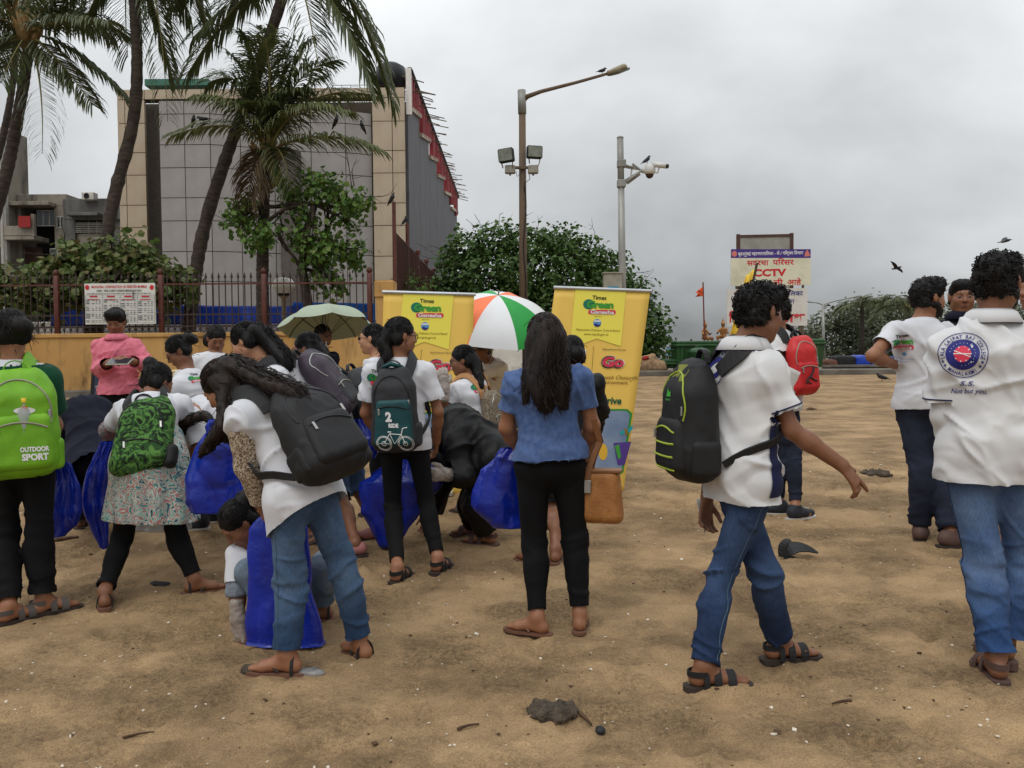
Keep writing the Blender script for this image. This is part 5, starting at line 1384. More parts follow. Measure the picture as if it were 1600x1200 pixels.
# cloth sack, maroon box and blue board left of the skips
M_SACK = mk('sack_cloth', S(168, 138, 104), 0.9, col2=S(122, 98, 74), vs=9, bump=0.5, bs=25)
def sack():
 Y = 27.9; c = pw(1020, 566, Y); r = empty('sack', (c[0], Y, gz), 0, 'bulging tan cloth sack heaped on the maroon box', 'sack')
 f = Field(); f.cap(c + A(-.3, 0, -.15), c + A(.25, 0, -.15), .28, .2, .3, .22, k=.1); f.cap(c + A(-.25, 0, 0), c + A(0, 0, .18), .22, .12, k=.12)
 V, Q = f.surface(.035); V = V + vnormals(V, Q) * (.035 * fbm(V * 6, 3, 4))[:, None]
 link('bundle', mesh_np('bundle', V - parent_base(r), Q, M_SACK), r)
 f = Field(); q = c + A(-.32, -.2, .12); f.cap(q, q + A(.1, 0, .03), .07); V, Q = f.surface(.025); link('red_knot', mesh_np('red_knot', V - parent_base(r), Q, M_REDC), r)
sack()
def maroon_box():
 Y = 28.0; c = pw(1021, 583, Y); r = empty('maroon_box', (c[0], Y, gz), 0, 'maroon wooden box under the cloth sack', 'box')
 M_ = mk('maroon_wood', S(110, 58, 56), .8, var=.25)
 h = (c[2] - gz) + .18
 mb = MB(); mb.box((c[0], Y + .25, gz + h / 2), (.32, .25, h / 2), bev=.015); mb.obj('body', M_, r)
 for z in (.3, .7):
  mb = MB(); mb.box((c[0], Y - .01, gz + h * z), (.33, .015, .03)); mb.obj('batten', M_, r)
maroon_box()
def blue_board():
 Y = 33; pl = Plane(pw(1048, 548, Y), A(1, 0, 0), A(0, 0, 1)); a, b = pl.px(1041, 556), pl.px(1055, 542.5)
 r = empty('blue_board', A(pl.o[0], Y, .5), 0, 'small pale blue hoarding left of the green skip', 'sign board')
 mb = MB(); mb.box((a + b) / 2, (abs(b[0] - a[0]) / 2, .03, abs(b[2] - a[2]) / 2)); mb.obj('board', mk('pale_blue', S(96, 160, 186), .5, col2=S(150, 190, 206), vs=4), r)
 for x in (a[0] + .05, b[0] - .05):
  mb = MB(); mb.tube([(x, Y + .05, .5), (x, Y + .05, a[2] + .1)], .03, 6); mb.obj('leg', M_POLE, r)
blue_board()
# low wall and covered boats right of the skips
def far_wall():
 Y = 33.0; a, b = pw(1288, 570, Y), pw(1760, 570, Y); zt_ = pw(1350, 572, Y)[2]
 r = empty('low_wall', ((a[0] + b[0]) / 2, Y, .5), 0, 'long low brown wall along the promenade right of the skips', 'wall')
 mb = MB(); mb.box(((a[0] + b[0]) / 2, Y + .15, (zt_ + .45) / 2), ((b[0] - a[0]) / 2, .15, (zt_ - .45) / 2), bev=.02); mb.obj('wall_face', mk('brown_wall', S(96, 82, 70), .9, dirt=S(62, 54, 48)), r)
 mb = MB(); mb.box(((a[0] + b[0]) / 2, Y + .15, zt_ + .01), ((b[0] - a[0]) / 2, .2, .04)); mb.obj('coping', M_CONC, r)
far_wall()
def stall(label, a, b, t, mat, seed):
 Y = 36; P0, P1 = pw(a, 575, Y), pw(b, t, Y); f = Field(); cx = (P0[0] + P1[0]) / 2; hx = (P1[0] - P0[0]) / 2
 f.box((cx, Y + .6, (P1[2] + .5) / 2), np.eye(3), (hx, .6, (P1[2] - .5) / 2), .12); V, Q = f.surface(.07)
 V = V + vnormals(V, Q) * (.06 * fbm(V * 2.5, 3, seed))[:, None]
 c = A(cx, Y, .5)
 o = link('covered_stall', mesh_np('covered_stall', V - c, Q, mat), None, c); tag(o, label, 'stall')
stall('black sheeted stall behind the low brown wall', 1310, 1340, 556, M_TYRE, 2)
stall('blue sheeted stall behind the low brown wall', 1338, 1362, 555, M_TARP, 3)
stall('blue sheeted stall at the elbow of the man with a hand on his hip', 1362, 1400, 557, mk('dull_blue', S(40, 56, 110), .6, var=.3), 5)
stall('brown heaped stall beside the large green skip', 1291, 1312, 562, mk('brown_heap', S(96, 62, 48), .9, var=.4, vs=4), 6)
# flags
M_ORF = mk('orange_flag', S(226, 92, 48), 0.75, var=.1); M_YELF = mk('yellow_flag', S(230, 196, 70), 0.7, var=.1)
def cloth_poly(pts, n=10, amp=.05, seed=1, ph=9.0):
 """pts: 4 corners; a rippling strip"""
 a, b, c, d = [np.asarray(q, float) for q in pts]
 u, v = np.meshgrid(np.linspace(0, 1, n * 2), np.linspace(0, 1, n), indexing='ij'); u = u[..., None]; v = v[..., None]
 P = (a * (1 - u) + b * u) * (1 - v) + (d * (1 - u) + c * u) * v
 P[..., 1] += amp * np.sin(u[..., 0] * ph + v[..., 0] * 2) * u[..., 0]
 I = np.arange(2 * n * n).reshape(2 * n, n)
 return P.reshape(-1, 3), np.stack([I[:-1, :-1], I[1:, :-1], I[1:, 1:], I[:-1, 1:]], -1).reshape(-1, 4)
def orange_flag():
 Y = 29.5; f = pw(1102, 560, Y); f[2] = gz; t = pw(1098.5, 441, Y)
 r = empty('orange_flag', f, 0, 'orange swallow-tailed flag on a thin red pole', 'flag')
 mb = MB(); mb.tube([f, t], .025, 6); mb.obj('pole', mk('red_pole', S(120, 58, 46), .7), r)
 V = []; b = parent_base(r)
 V1, Q1 = cloth_poly([pw(1099, 447, Y), pw(1087, 457, Y - .1), pw(1091, 459, Y - .1), pw(1099, 455, Y)], 6, .05); V2, Q2 = cloth_poly([pw(1099, 455, Y), pw(1091, 459, Y - .1), pw(1086, 464, Y - .1), pw(1100, 462.5, Y)], 6, .05)
 o = link('cloth', mesh_np('cloth', np.vstack([V1, V2]) - b, np.vstack([Q1, Q2 + len(V1)]), M_ORF), r); o.modifiers.new('s', 'SOLIDIFY').thickness = .006
orange_flag()
def yellow_flag():
 Y = 19.0; f = pw(1136, 640, Y); f[2] = float(tz(Y)) - .1; t = pw(1183, 411, Y)
 r = empty('yellow_flag', f, 0, 'long yellow pennant wrapped on a slanting dark pole', 'flag')
 mb = MB(); mb.tube([f, t], .03, 8); mb.obj('pole', mk('dark_pole', S(70, 58, 46), .7), r)
 V1, Q1 = cloth_poly([pw(1179, 420, Y - .05), pw(1166, 431, Y - .1), pw(1138, 530, Y - .12), pw(1157, 524, Y - .05)], 9, .05)
 o = link('cloth', mesh_np('cloth', V1 - parent_base(r), Q1, M_YELF), r); o.modifiers.new('s', 'SOLIDIFY').thickness = .006
yellow_flag()
# golden statues behind the skips
M_GOLDS = mk('gold_paint', S(176, 124, 66), 0.5, col2=S(120, 80, 42), vs=7, metal=.2)
def statue(name, label, px, py, Y, yaw, sc):
 c = pw(px, py, Y); r = empty(name, (c[0], Y, gz), 0, label, 'statue')
 cz, sz = math.cos(yaw), math.sin(yaw); F_ = A(sz, cz, 0); R_ = A(cz, -sz, 0); U = A(0, 0, 1)
 q = lambda x, y, z: c + (R_ * x + F_ * y + U * z) * sc
 f = Field()
 f.cap(q(0, 0, .1), q(0, 0, .5), .16, .19, .12, .13, right=R_); f.cap(q(0, .02, .5), q(0, .02, .66), .08); f.ell(q(0, .03, .8), np.eye(3), A(.11, .12, .14) * sc); f.cap(q(0, 0, .93), q(0, 0, 1.1), .08, .03)
 for s_ in (-1, 1):
  f.cap(q(.2 * s_, 0, .52), q(.3 * s_, .1, .3), .06, .05); f.cap(q(.3 * s_, .1, .3), q(.2 * s_, .32, .36), .05, .04)
  f.cap(q(.12 * s_, 0, .1), q(.2 * s_, .36, .08), .1, .08); f.cap(q(.2 * s_, .36, .08), q(.18 * s_, .38, -.3), .075, .06)
 for pr in f.p:
  if pr['t'] == 0:
   pr['ab'] = tuple(v * sc for v in pr['ab']);
 V, Q = f.surface(.025); link('figure', mesh_np('figure', V - parent_base(r), Q, M_GOLDS), r)
 mb = MB(); mb.box((c[0], Y, (gz + c[2] - .3 * sc) / 2), (.35 * sc, .3 * sc, max(.05, (c[2] - .3 * sc - gz) / 2)), bev=.02); mb.obj('pedestal', M_GOLDS, r)
statue('golden_statue', 'gold painted seated statue by the orange flag pole', 1101, 531, 29.8, 2.4, .62)
statue('golden_statue', 'gold painted statue beside the yellow pennant', 1130, 529, 29.6, -2.6, .62)

# ================================================================== umbrellas
M_SHAFT = mk('umbrella_shaft', S(150, 150, 150), .3, metal=.7); M_RIB = mk('umbrella_rib', S(60, 60, 62), .4, metal=.5)
def umbrella(label, apex, axis, R_, drop_, cols, hand, ang=0.0, n=8, thick=.0025):
 axis = nrm(axis); apex = np.asarray(apex, float)
 r = empty('umbrella', hand, 0, label, 'umbrella'); b = parent_base(r)
 e1 = nrm(np.cross(axis, A(0, 1, 0.01))); e2 = np.cross(axis, e1)
 m_ = 12
 def pt(a, t, sagf):
  th = t * 1.0
  rr = R_ * math.sin(th * 1.15) / math.sin(1.15); dz = drop_ * (1 - math.cos(th * 1.15)) / (1 - math.cos(1.15))
  return apex - axis * dz + (e1 * math.cos(a) + e2 * math.sin(a)) * rr
 for i in range(n):
  a0 = ang + i * 2 * math.pi / n; a1 = a0 + 2 * math.pi / n; V = []; k = 7
  for j in range(m_ + 1):
   t = j / m_; p0, p1 = pt(a0, t, 0), pt(a1, t, 0)
   for u in range(k):
    s_ = u / (k - 1); q = lerp(p0, p1, s_); bow = 4 * s_ * (1 - s_)
    V.append(q - axis * (-0.02) * bow * t * t * 1.0 * (-1) - (q - apex) * 0.03 * bow * t)
  I = np.arange((m_ + 1) * k).reshape(m_ + 1, k); Q = np.stack([I[:-1, :-1], I[1:, :-1], I[1:, 1:], I[:-1, 1:]], -1).reshape(-1, 4)
  o = link('canopy_panel', mesh_np('canopy_panel', np.array(V) - b, Q, cols[i % len(cols)]), r)
  mb = MB(); P = np.array([pt(a0, t, 0) - axis * .012 for t in np.linspace(.02, 1, 9)]); mb.tube(P, .004, 5); mb.obj('rib', M_RIB, r)
  mb = MB(); mb.tube([apex - axis * drop_ * 1.5, pt(a0, .5, 0) - axis * .015], .003, 4); mb.obj('stretcher', M_RIB, r)
 mb = MB(); mb.tube([apex + axis * .04, np.asarray(hand, float)], .007, 8); mb.obj('shaft', M_SHAFT, r)
 mb = MB(); h = np.asarray(hand, float); mb.tube([h + axis * .06, h - axis * .05], .016, 8); mb.obj('handle', M_BLK, r)
M_SAGE = mk('sage_canopy', S(156, 168, 148), .7, var=.06, trans=0.0); M_UORG = mk('orange_canopy', S(232, 120, 76), .6, var=.05); M_UWHT = mk('white_canopy', S(218, 220, 222), .6, var=.04); M_UGRN = mk('green_canopy', S(30, 150, 62), .6, var=.06)
ap = pw(508, 480, 9.0)
umbrella('plain sage green umbrella held above the crowd by the ochre wall', ap, A(-.10, .26, 1), .50, .22, [M_SAGE], pw(511, 574, 8.9), .35)
ap = pw(779, 461, 7.65)
umbrella('orange, white and green panelled umbrella beside the banner', ap, A(.10, -.42, 1), .56, .30, [M_UWHT, M_UORG, M_UWHT, M_UGRN], pw(764, 590, 7.9), 2.75)

# ================================================================== crows
M_CROW = mk('crow_feathers', S(34, 33, 35), .5, var=.3, vs=20); M_BEAK = mk('crow_beak', S(24, 23, 23), .4)
def crow_mesh():
 f = Field()
 f.cap((0, -.09, .1), (0, .06, .15), .05, .06, k=.03); f.cap((0, .06, .16), (0, .105, .205), .045, .036, k=.03); f.ell((0, .115, .215), np.eye(3), (.033, .042, .034))
 f.cap((0, -.1, .1), (0, -.25, .05), .04, .03, .018, .008, right=A(1, 0, 0), k=.03)
 for s_ in (-1, 1): f.cap((.045 * s_, .04, .15), (.03 * s_, -.17, .085), .012, .008, .05, .02, right=A(1, 0, 0), k=.01)
 V, Q = f.surface(.011); return mesh_np('body', V, Q, M_CROW)
CROWM = crow_mesh(); mb = MB(); mb.tube([(0, .145, .215), (0, .18, .212), (0, .2, .204)], [.014, .01, .003], 6); BEAKM = mb.mesh('beak', M_BEAK)
mb = MB(); mb.tube([(0, 0, .1), (.0, .005, .05), (0, -.01, 0)], [.012, .006, .005], 5); LEGM = mb.mesh('leg', M_BEAK)
def crow(label, p, yaw, pitch=0.0, sc=1.0):
 r = empty('crow', p, 0, label, 'bird', 'crows perched about the place'); r.rotation_euler = (pitch, 0, -yaw); r.scale = (sc * .78,) * 3
 link('body', CROWM, r); link('beak', BEAKM, r)
 for s_ in (-1, 1): link('leg', LEGM, r, (.025 * s_, 0, 0))
crow('upright crow, first of two on the frond pointing at the tan edge', pw(303, 194, 20.75), 2.5, .5)
crow('head-down crow, second of two on the frond pointing at the tan edge', pw(319, 192, 20.75), -1.6, -.3)
crow('crow on a frond close to the leaning palm trunk', pw(368, 208, 20.9), 1.2, .2)
crow('crow on the right-hand frond of the nut-bearing palm', pw(527, 195, 20.75), 2.2, .6)
crow('crow further out on the right-hand frond of the nut-bearing palm', pw(564, 202, 20.65), -2.6, .6)
crow('crow on the first spike of the rusty fence', A(-2.78, 20.6, 4.90), 2.0, .6, 1.0)
crow('crow on the second spike of the rusty fence', A(-2.78, 23.18, 4.77), 1.2, .6, 1.0)
crow('crow perched at the neck of the street lamp head', pw(941, 117, 24) + A(0, 0, .02), 1.2, 0)
crow('crow perched on the white surveillance camera', pw(1012, 257, 22.4) + A(0, 0, .02), 1.35, .3)
crow('crow standing on the sand near the low brown wall', A(*gp(1378, 596)[:2], float(tz(gp(1378, 596)[1]))), -1.3, 0, 1.2)
def flying(label, p, yaw, roll, sc=1.0):
 r = empty('flying_crow', p, 0, label, 'bird'); r.rotation_euler = (.1, roll, -yaw); r.scale = (sc,) * 3
 f = Field(); f.cap((0, -.09, 0), (0, .08, .02), .045, .05, k=.03); f.ell((0, .13, .03), np.eye(3), (.033, .042, .034)); f.cap((0, -.1, 0), (0, -.24, 0), .035, .06, .02, .008, k=.03)
 V, Q = f.surface(.012); link('body', mesh_np('body', V, Q, M_CROW), r); link('beak', BEAKM, r, (0, .02, -.19))
 for s_ in (-1, 1):
  P = np.array([(0.03 * s_, .03, .02), (.2 * s_, .09, .10), (.45 * s_, -.02, .06)]); t = np.linspace(0, 1, 8)
  pts = bez(P[0], P[1], P[2], 8); ch = np.interp(t, [0, .5, 1], [.17, .17, .04])
  V = np.concatenate([pts, pts - np.stack([0 * ch, ch, 0 * ch + .0], 1), pts - np.stack([0 * ch, ch * .5, -.008 + 0 * ch], 1)])
  Q = [(i, i + 1, 17 + i, 16 + i) for i in range(7)] + [(16 + i, 17 + i, 9 + i, 8 + i) for i in range(7)]
  o = link('wing', mesh_np('wing', V, np.array(Q), M_CROW), r); o.modifiers.new('s', 'SOLIDIFY').thickness = .008
flying('crow gliding over the far trees', pw(1402, 419, 26), 2.6, -.5, .72)
flying('crow flying above the curly head of the crested shirt', pw(1571, 377, 24), 2.2, .3, .8)
DEBUG = False
SKIPP = set()
# ================================================================== people: bodies, hair and clothes
def skin_mat(i):
 tones = [S(164, 116, 86), S(150, 104, 76), S(130, 88, 64), S(182, 134, 104), S(112, 76, 57)]
 c = tones[i]
 return mk('skin_%d' % i, c, 0.48, col2=tuple(np.array(c[:3]) * (0.86, 0.80, 0.78)) + (1,), vs=26, bump=0.12, bs=260, bdist=0.002, spec=0.4)
def hair_mat(name='black_hair', c=S(22, 19, 18), c2=S(9, 8, 8)):
 return mk(name, c, 0.55, col2=c2, vs=30, stretch=(1, 1, 0.16), bump=0.6, bs=150, bdist=0.004, spec=0.22)
M_EYE = mk('eye_white', S(112, 102, 96), 0.5, var=.05); M_IRIS = mk('iris', S(26, 18, 14), 0.15)
M_BROW = mk('eyebrow', S(24, 20, 18), .8)
M_LIP = mk('lip', S(126, 66, 60), .45, var=.1)
def cloth_mat(name, c, c2=None, rough=.85, var=.06, vs=5, weave=320, bump=.12, sheen=.05):
 return mk(name, c, rough, col2=c2, var=var, vs=vs, bump=bump, bs=weave, bdist=.002, spec=.2, sheen=sheen)
M_TEE = cloth_mat('white_cotton', S(212, 213, 217), S(198, 199, 205)); M_TEE2 = cloth_mat('white_pique', S(214, 214, 214), S(200, 200, 202))
M_BLKC = cloth_mat('black_leggings', S(17, 17, 19), S(10, 10, 12), sheen=0); M_NAVYC = cloth_mat('navy_cloth', S(22, 25, 42), S(15, 17, 30), sheen=0)
M_BLUETEE = cloth_mat('heather_blue', S(84, 106, 148), S(66, 88, 134), vs=38); M_PINK = cloth_mat('pink_shirt', S(214, 122, 138), S(198, 104, 122), vs=30)
M_GREENV = cloth_mat('green_vest', S(12, 70, 46), S(8, 54, 36)); M_OFFW = cloth_mat('offwhite_shirt', S(212, 208, 202), S(188, 184, 178)); M_GREYSL = cloth_mat('grey_melange', S(126, 132, 142), S(96, 102, 112), vs=60)
M_RAIN = mk('black_raincoat', S(16, 16, 18), .55, col2=S(10, 10, 12), vs=6, bump=.25, bs=18, bdist=.01, spec=.25)
M_STRIPE = cloth_mat('navy_panel', S(30, 34, 72), S(24, 28, 60))
def denim(name, c, c2, fade):
 """indigo twill: fine diagonal grain and large worn patches"""
 if name in MATS: return MATS[name]
 mt = bpy.data.materials.new(name); mt.use_nodes = True; t = mt.node_tree; b = t.nodes['Principled BSDF']; n_ = t.nodes.new; l_ = t.links.new
 tc_ = n_('ShaderNodeTexCoord')
 n1_ = n_('ShaderNodeTexNoise'); n1_.inputs['Scale'].default_value = 7; n1_.inputs['Detail'].default_value = 6; l_(tc_.outputs['Object'], n1_.inputs['Vector'])
 r1 = n_('ShaderNodeValToRGB'); r1.color_ramp.elements[0].position = .38; r1.color_ramp.elements[0].color = c2; r1.color_ramp.elements[1].position = .64; r1.color_ramp.elements[1].color = c
 l_(n1_.outputs['Fac'], r1.inputs[0])
 at = n_('ShaderNodeAttribute'); at.attribute_name = 'wear'
 mx_ = n_('ShaderNodeMix'); mx_.data_type = 'RGBA'; l_(at.outputs['Fac'], mx_.inputs['Factor']); l_(r1.outputs[0], mx_.inputs['A']); mx_.inputs['B'].default_value = fade
 n2_ = n_('ShaderNodeTexNoise'); n2_.inputs['Scale'].default_value = 190; n2_.inputs['Detail'].default_value = 5; mp = n_('ShaderNodeMapping'); mp.inputs['Scale'].default_value = (1, 1, .25); l_(tc_.outputs['Object'], mp.inputs[0]); l_(mp.outputs[0], n2_.inputs['Vector'])
 m2 = n_('ShaderNodeMix'); m2.data_type = 'RGBA'; m2.blend_type = 'OVERLAY'; m2.inputs['Factor'].default_value = .62; l_(mx_.outputs['Result'], m2.inputs['A']); l_(n2_.outputs['Color'], m2.inputs['B'])
 hs_ = n_('ShaderNodeRGBToBW'); l_(n2_.outputs['Color'], hs_.inputs[0]); l_(hs_.outputs[0], m2.inputs['B'])
 l_(m2.outputs['Result'], b.inputs['Base Color']); b.inputs['Roughness'].default_value = .85; b.inputs['Specular IOR Level'].default_value = .2
 bp = n_('ShaderNodeBump'); bp.inputs['Strength'].default_value = .2; bp.inputs['Distance'].default_value = .002; l_(n2_.outputs['Fac'], bp.inputs['Height']); l_(bp.outputs[0], b.inputs['Normal'])
 MATS[name] = mt; return mt
M_DENIM = denim('blue_denim', S(54, 80, 112), S(38, 60, 90), S(112, 134, 160)); M_DENIMD = denim('dark_denim', S(38, 56, 88), S(26, 40, 66), S(78, 100, 136)); M_DENIMB = denim('mid_blue_denim', S(50, 80, 124), S(36, 62, 104), S(150, 172, 200)); M_DENIMG = denim('grey_denim', S(84, 104, 122), S(62, 82, 100), S(150, 162, 172)); M_DENIMK = denim('indigo_denim', S(34, 39, 54), S(24, 28, 40), S(58, 66, 86))
def pattern_mat(name, cols, sc=40, kind='vor', dist=2.0):
 """printed cloth: a random paisley-like print in several colours"""
 if name in MATS: return MATS[name]
 mt = bpy.data.materials.new(name); mt.use_nodes = True; t = mt.node_tree; b = t.nodes['Principled BSDF']; n_ = t.nodes.new; l_ = t.links.new
 tc_ = n_('ShaderNodeTexCoord'); no = n_('ShaderNodeTexNoise'); no.inputs['Scale'].default_value = sc; no.inputs['Distortion'].default_value = dist; no.inputs['Detail'].default_value = 2
 l_(tc_.outputs['Object'], no.inputs['Vector'])
 rp = n_('ShaderNodeValToRGB'); rp.color_ramp.interpolation = 'CONSTANT'; el = rp.color_ramp.elements
 while len(el) < len(cols): el.new(.5)
 for i, c in enumerate(cols): el[i].position = .28 + .44 * i / len(cols) if i else 0; el[i].color = c
 l_(no.outputs['Fac'], rp.inputs[0]); l_(rp.outputs[0], b.inputs['Base Color']); b.inputs['Roughness'].default_value = .85; b.inputs['Specular IOR Level'].default_value = .2
 MATS[name] = mt; return mt
M_FLORAL = pattern_mat('floral_print', [S(60, 60, 76), S(120, 168, 160), S(186, 188, 180), S(134, 176, 168), S(176, 110, 108), S(196, 196, 188), S(92, 140, 140), S(60, 76, 100), S(170, 184, 176)], 13, dist=2.5)
M_LACE = pattern_mat('crochet_lace', [S(84, 66, 54), S(200, 188, 168), S(120, 100, 84), S(208, 198, 180)], 60, dist=.6)
M_CAMO = pattern_mat('green_camo', [S(26, 34, 22), S(58, 92, 48), S(84, 126, 60), S(44, 76, 40), S(28, 40, 26), S(78, 120, 56)], 16, dist=1.2)
M_ETHNIC = pattern_mat('ethnic_print', [S(40, 32, 28), S(150, 138, 118), S(60, 46, 38), S(170, 158, 136), S(52, 40, 34)], 46, dist=3)

def hframe(yaw, pitch, tilt=0.0):
 y, p = math.radians(yaw), math.radians(pitch)
 F_ = A(math.sin(y) * math.cos(p), math.cos(y) * math.cos(p), math.sin(p)); R_ = A(math.cos(y), -math.sin(y), 0); U = np.cross(R_, F_)
 t = math.radians(tilt); return nrm(R_ * math.cos(t) - U * math.sin(t)), F_, nrm(U * math.cos(t) + R_ * math.sin(t))
def head_field(f, c, R_, F_, U, s, fem):
 q = lambda x, y, z: c + (R_ * x + F_ * y + U * z) * s
 Rm = np.stack([R_, F_, U])
 f.ell(q(0, -.014, .028), Rm, A(.073, .093, .086) * s, k=.02)
 f.ell(q(0, .028, -.03), Rm, A(.060, .062, .078) * s, k=.03 * s)
 f.cap(q(0, .05, -.094), q(0, .052, -.1), .024 * s, k=.035 * s)
 for g in (-1, 1):
  f.cap(q(.046 * g, .0, -.062), q(.02 * g, .05, -.094), .024 * s, .02 * s, k=.03 * s)
  f.cap(q(.038 * g, .058, -.03), q(.036 * g, .05, -.045), .026 * s, k=.03 * s)
  f.ell(q(.077 * g, -.006, -.004), np.stack([nrm(R_ + F_ * .35 * g), nrm(F_ - R_ * .35 * g), U]), A(.0085, .02, .031) * s, k=.008)
 f.cap(q(-.032, .077, .022), q(.032, .077, .022), .0125 * s, k=.02 * s)
 f.cap(q(0, .084, .008), q(0, .103, -.028), .0085 * s, .0125 * s, k=.012 * s)
 for g in (-1, 1):
  f.ell(q(.011 * g, .096, -.031), Rm, A(.008, .01, .008) * s, k=.008 * s)
  f.ell(q(.031 * g, .094, .001), Rm, A(.017, .014, .011) * s, k=.012 * s, sub=True)
  f.ell(q(.031 * g, .073, .001), Rm, A(.0165, .0155, .0155) * s, k=.004)
 f.cap(q(-.017, .086, -.057), q(.017, .086, -.057), .0075 * s, k=.009 * s); f.cap(q(-.014, .085, -.069), q(.014, .085, -.069), .008 * s, k=.009 * s)
def hand_field(f, w, d, nrm_, side, s, curl, spread=.10, point=False):
 """w wrist, d pointing direction, nrm_ = back of hand, side = +1 when the thumb lies along d x n"""
 d = nrm(d); n = nrm(nrm_ - d * np.dot(nrm_, d)); t = np.cross(d, n) * side
 pc = w + d * .052 * s
 f.cap(w - d * .01 * s, w + d * .085 * s, .029 * s, .036 * s, .018 * s, .013 * s, right=t, k=.012)
 lens = [.062, .072, .068, .052]
 for i in range(4):
  o = (1.5 - i) * .0185 * s
  b = w + d * .086 * s + t * o
  dd = nrm(d + t * (1.5 - i) * spread); cu = curl * (1 if not (point and i == 0) else .12)
  L_ = lens[i] * s; r = .0092 * s
  def rot(v, a): return v * math.cos(a) - n * math.sin(a)
  d1 = rot(dd, cu * .55); p1 = b + d1 * L_ * .45
  d2 = nrm(d1 * math.cos(cu * .8) - np.cross(np.cross(d1, n), d1) * math.sin(cu * .8)); p2 = p1 + d2 * L_ * .32
  d3 = nrm(d2 * math.cos(cu * .6) - np.cross(np.cross(d1, n), d2) * math.sin(cu * .6)); p3 = p2 + d3 * L_ * .25
  f.cap(b - dd * .02 * s, p1, r * 1.05, r, k=.004); f.cap(p1, p2, r, r * .92, k=.003); f.cap(p2, p3, r * .92, r * .72, k=.003)
 b = w + d * .03 * s + t * .026 * s; p1 = b + nrm(d * .75 + t * .75 - n * .25) * .042 * s; p2 = p1 + nrm(d * .95 + t * .2 - n * .35 * (1 + curl)) * .036 * s
 f.cap(b, p1, .0135 * s, .0105 * s, k=.008); f.cap(p1, p2, .0105 * s, .008 * s, k=.003)
def ridge(P, seed):
 n = vnoise(P + .35 * np.stack([vnoise(P * 1.7, seed + 7), vnoise(P * 1.7 + 9, seed + 8), vnoise(P * 1.7 + 4, seed + 9)], 1), seed)
 return (1 - np.minimum(np.abs(n) * 2.2, 1)) ** 2
def wrinkle(V, N_, spec, seed):
 """spec: (centre, axis, amp, radius, wavelength): irregular sharp creases lying across the axis, fading outwards"""
 d = np.zeros(len(V))
 for k, (c, ax, amp, rad, wl) in enumerate(spec):
  X = V - c; r = np.linalg.norm(X, axis=1)
  m_ = r < rad * 2.0
  if not m_.any(): continue
  ax = nrm(ax); e1 = nrm(np.cross(ax, A(.31, .52, .79))); e2 = np.cross(ax, e1); x = X[m_]
  tilt = .35 * (-1) ** k
  q = np.stack([(x @ ax + tilt * (x @ e1)) / (wl * 2.0), (x @ e1) / (wl * 6.0), (x @ e2) / (wl * 6.0)], 1) + k * 7.7
  d[m_] += amp * np.exp(-(r[m_] / rad) ** 2) * (ridge(q, seed + k) * 1.7 - .4)
 return d
def bodyseg(f, J, s, g, fem, o=0.0):
 """torso of soft ovals, inflated by o"""
 R_, pel, wa, ch, nk = J['R'], J['pel'], J['waist'], J['chest'], J['neck']
 f.cap(pel, wa, (.144 if fem else .136) * s * g + o, (.108 if fem else .120) * s * g + o, .098 * s * g + o, .078 * s * g + o, right=R_, k=.05)
 f.cap(wa, ch, (.108 if fem else .120) * s * g + o, (.125 if fem else .143) * s * g + o, .078 * s * g + o, .09 * s * g + o, right=R_, k=.05)
 f.cap(ch, lerp(ch, nk, .8), (.125 if fem else .143) * s * g + o, .07 * s + o, .089 * s * g + o, .06 * s + o, right=R_, k=.05)
 for q in ('shL', 'shR'): f.cap(lerp(ch, nk, .55), J[q], .052 * s + o, .044 * s + o, k=.05)
PEOPLE = {}
def dig(name, V, Q, mat, root, base, attr=None, parent=None):
 me = mesh_np(name, V - base, Q, mat)
 if attr is not None:
  a = me.attributes.new('wear', 'FLOAT', 'POINT'); a.data.foreach_set('value', np.asarray(attr, np.float32))
 return link(name, me, parent or root)
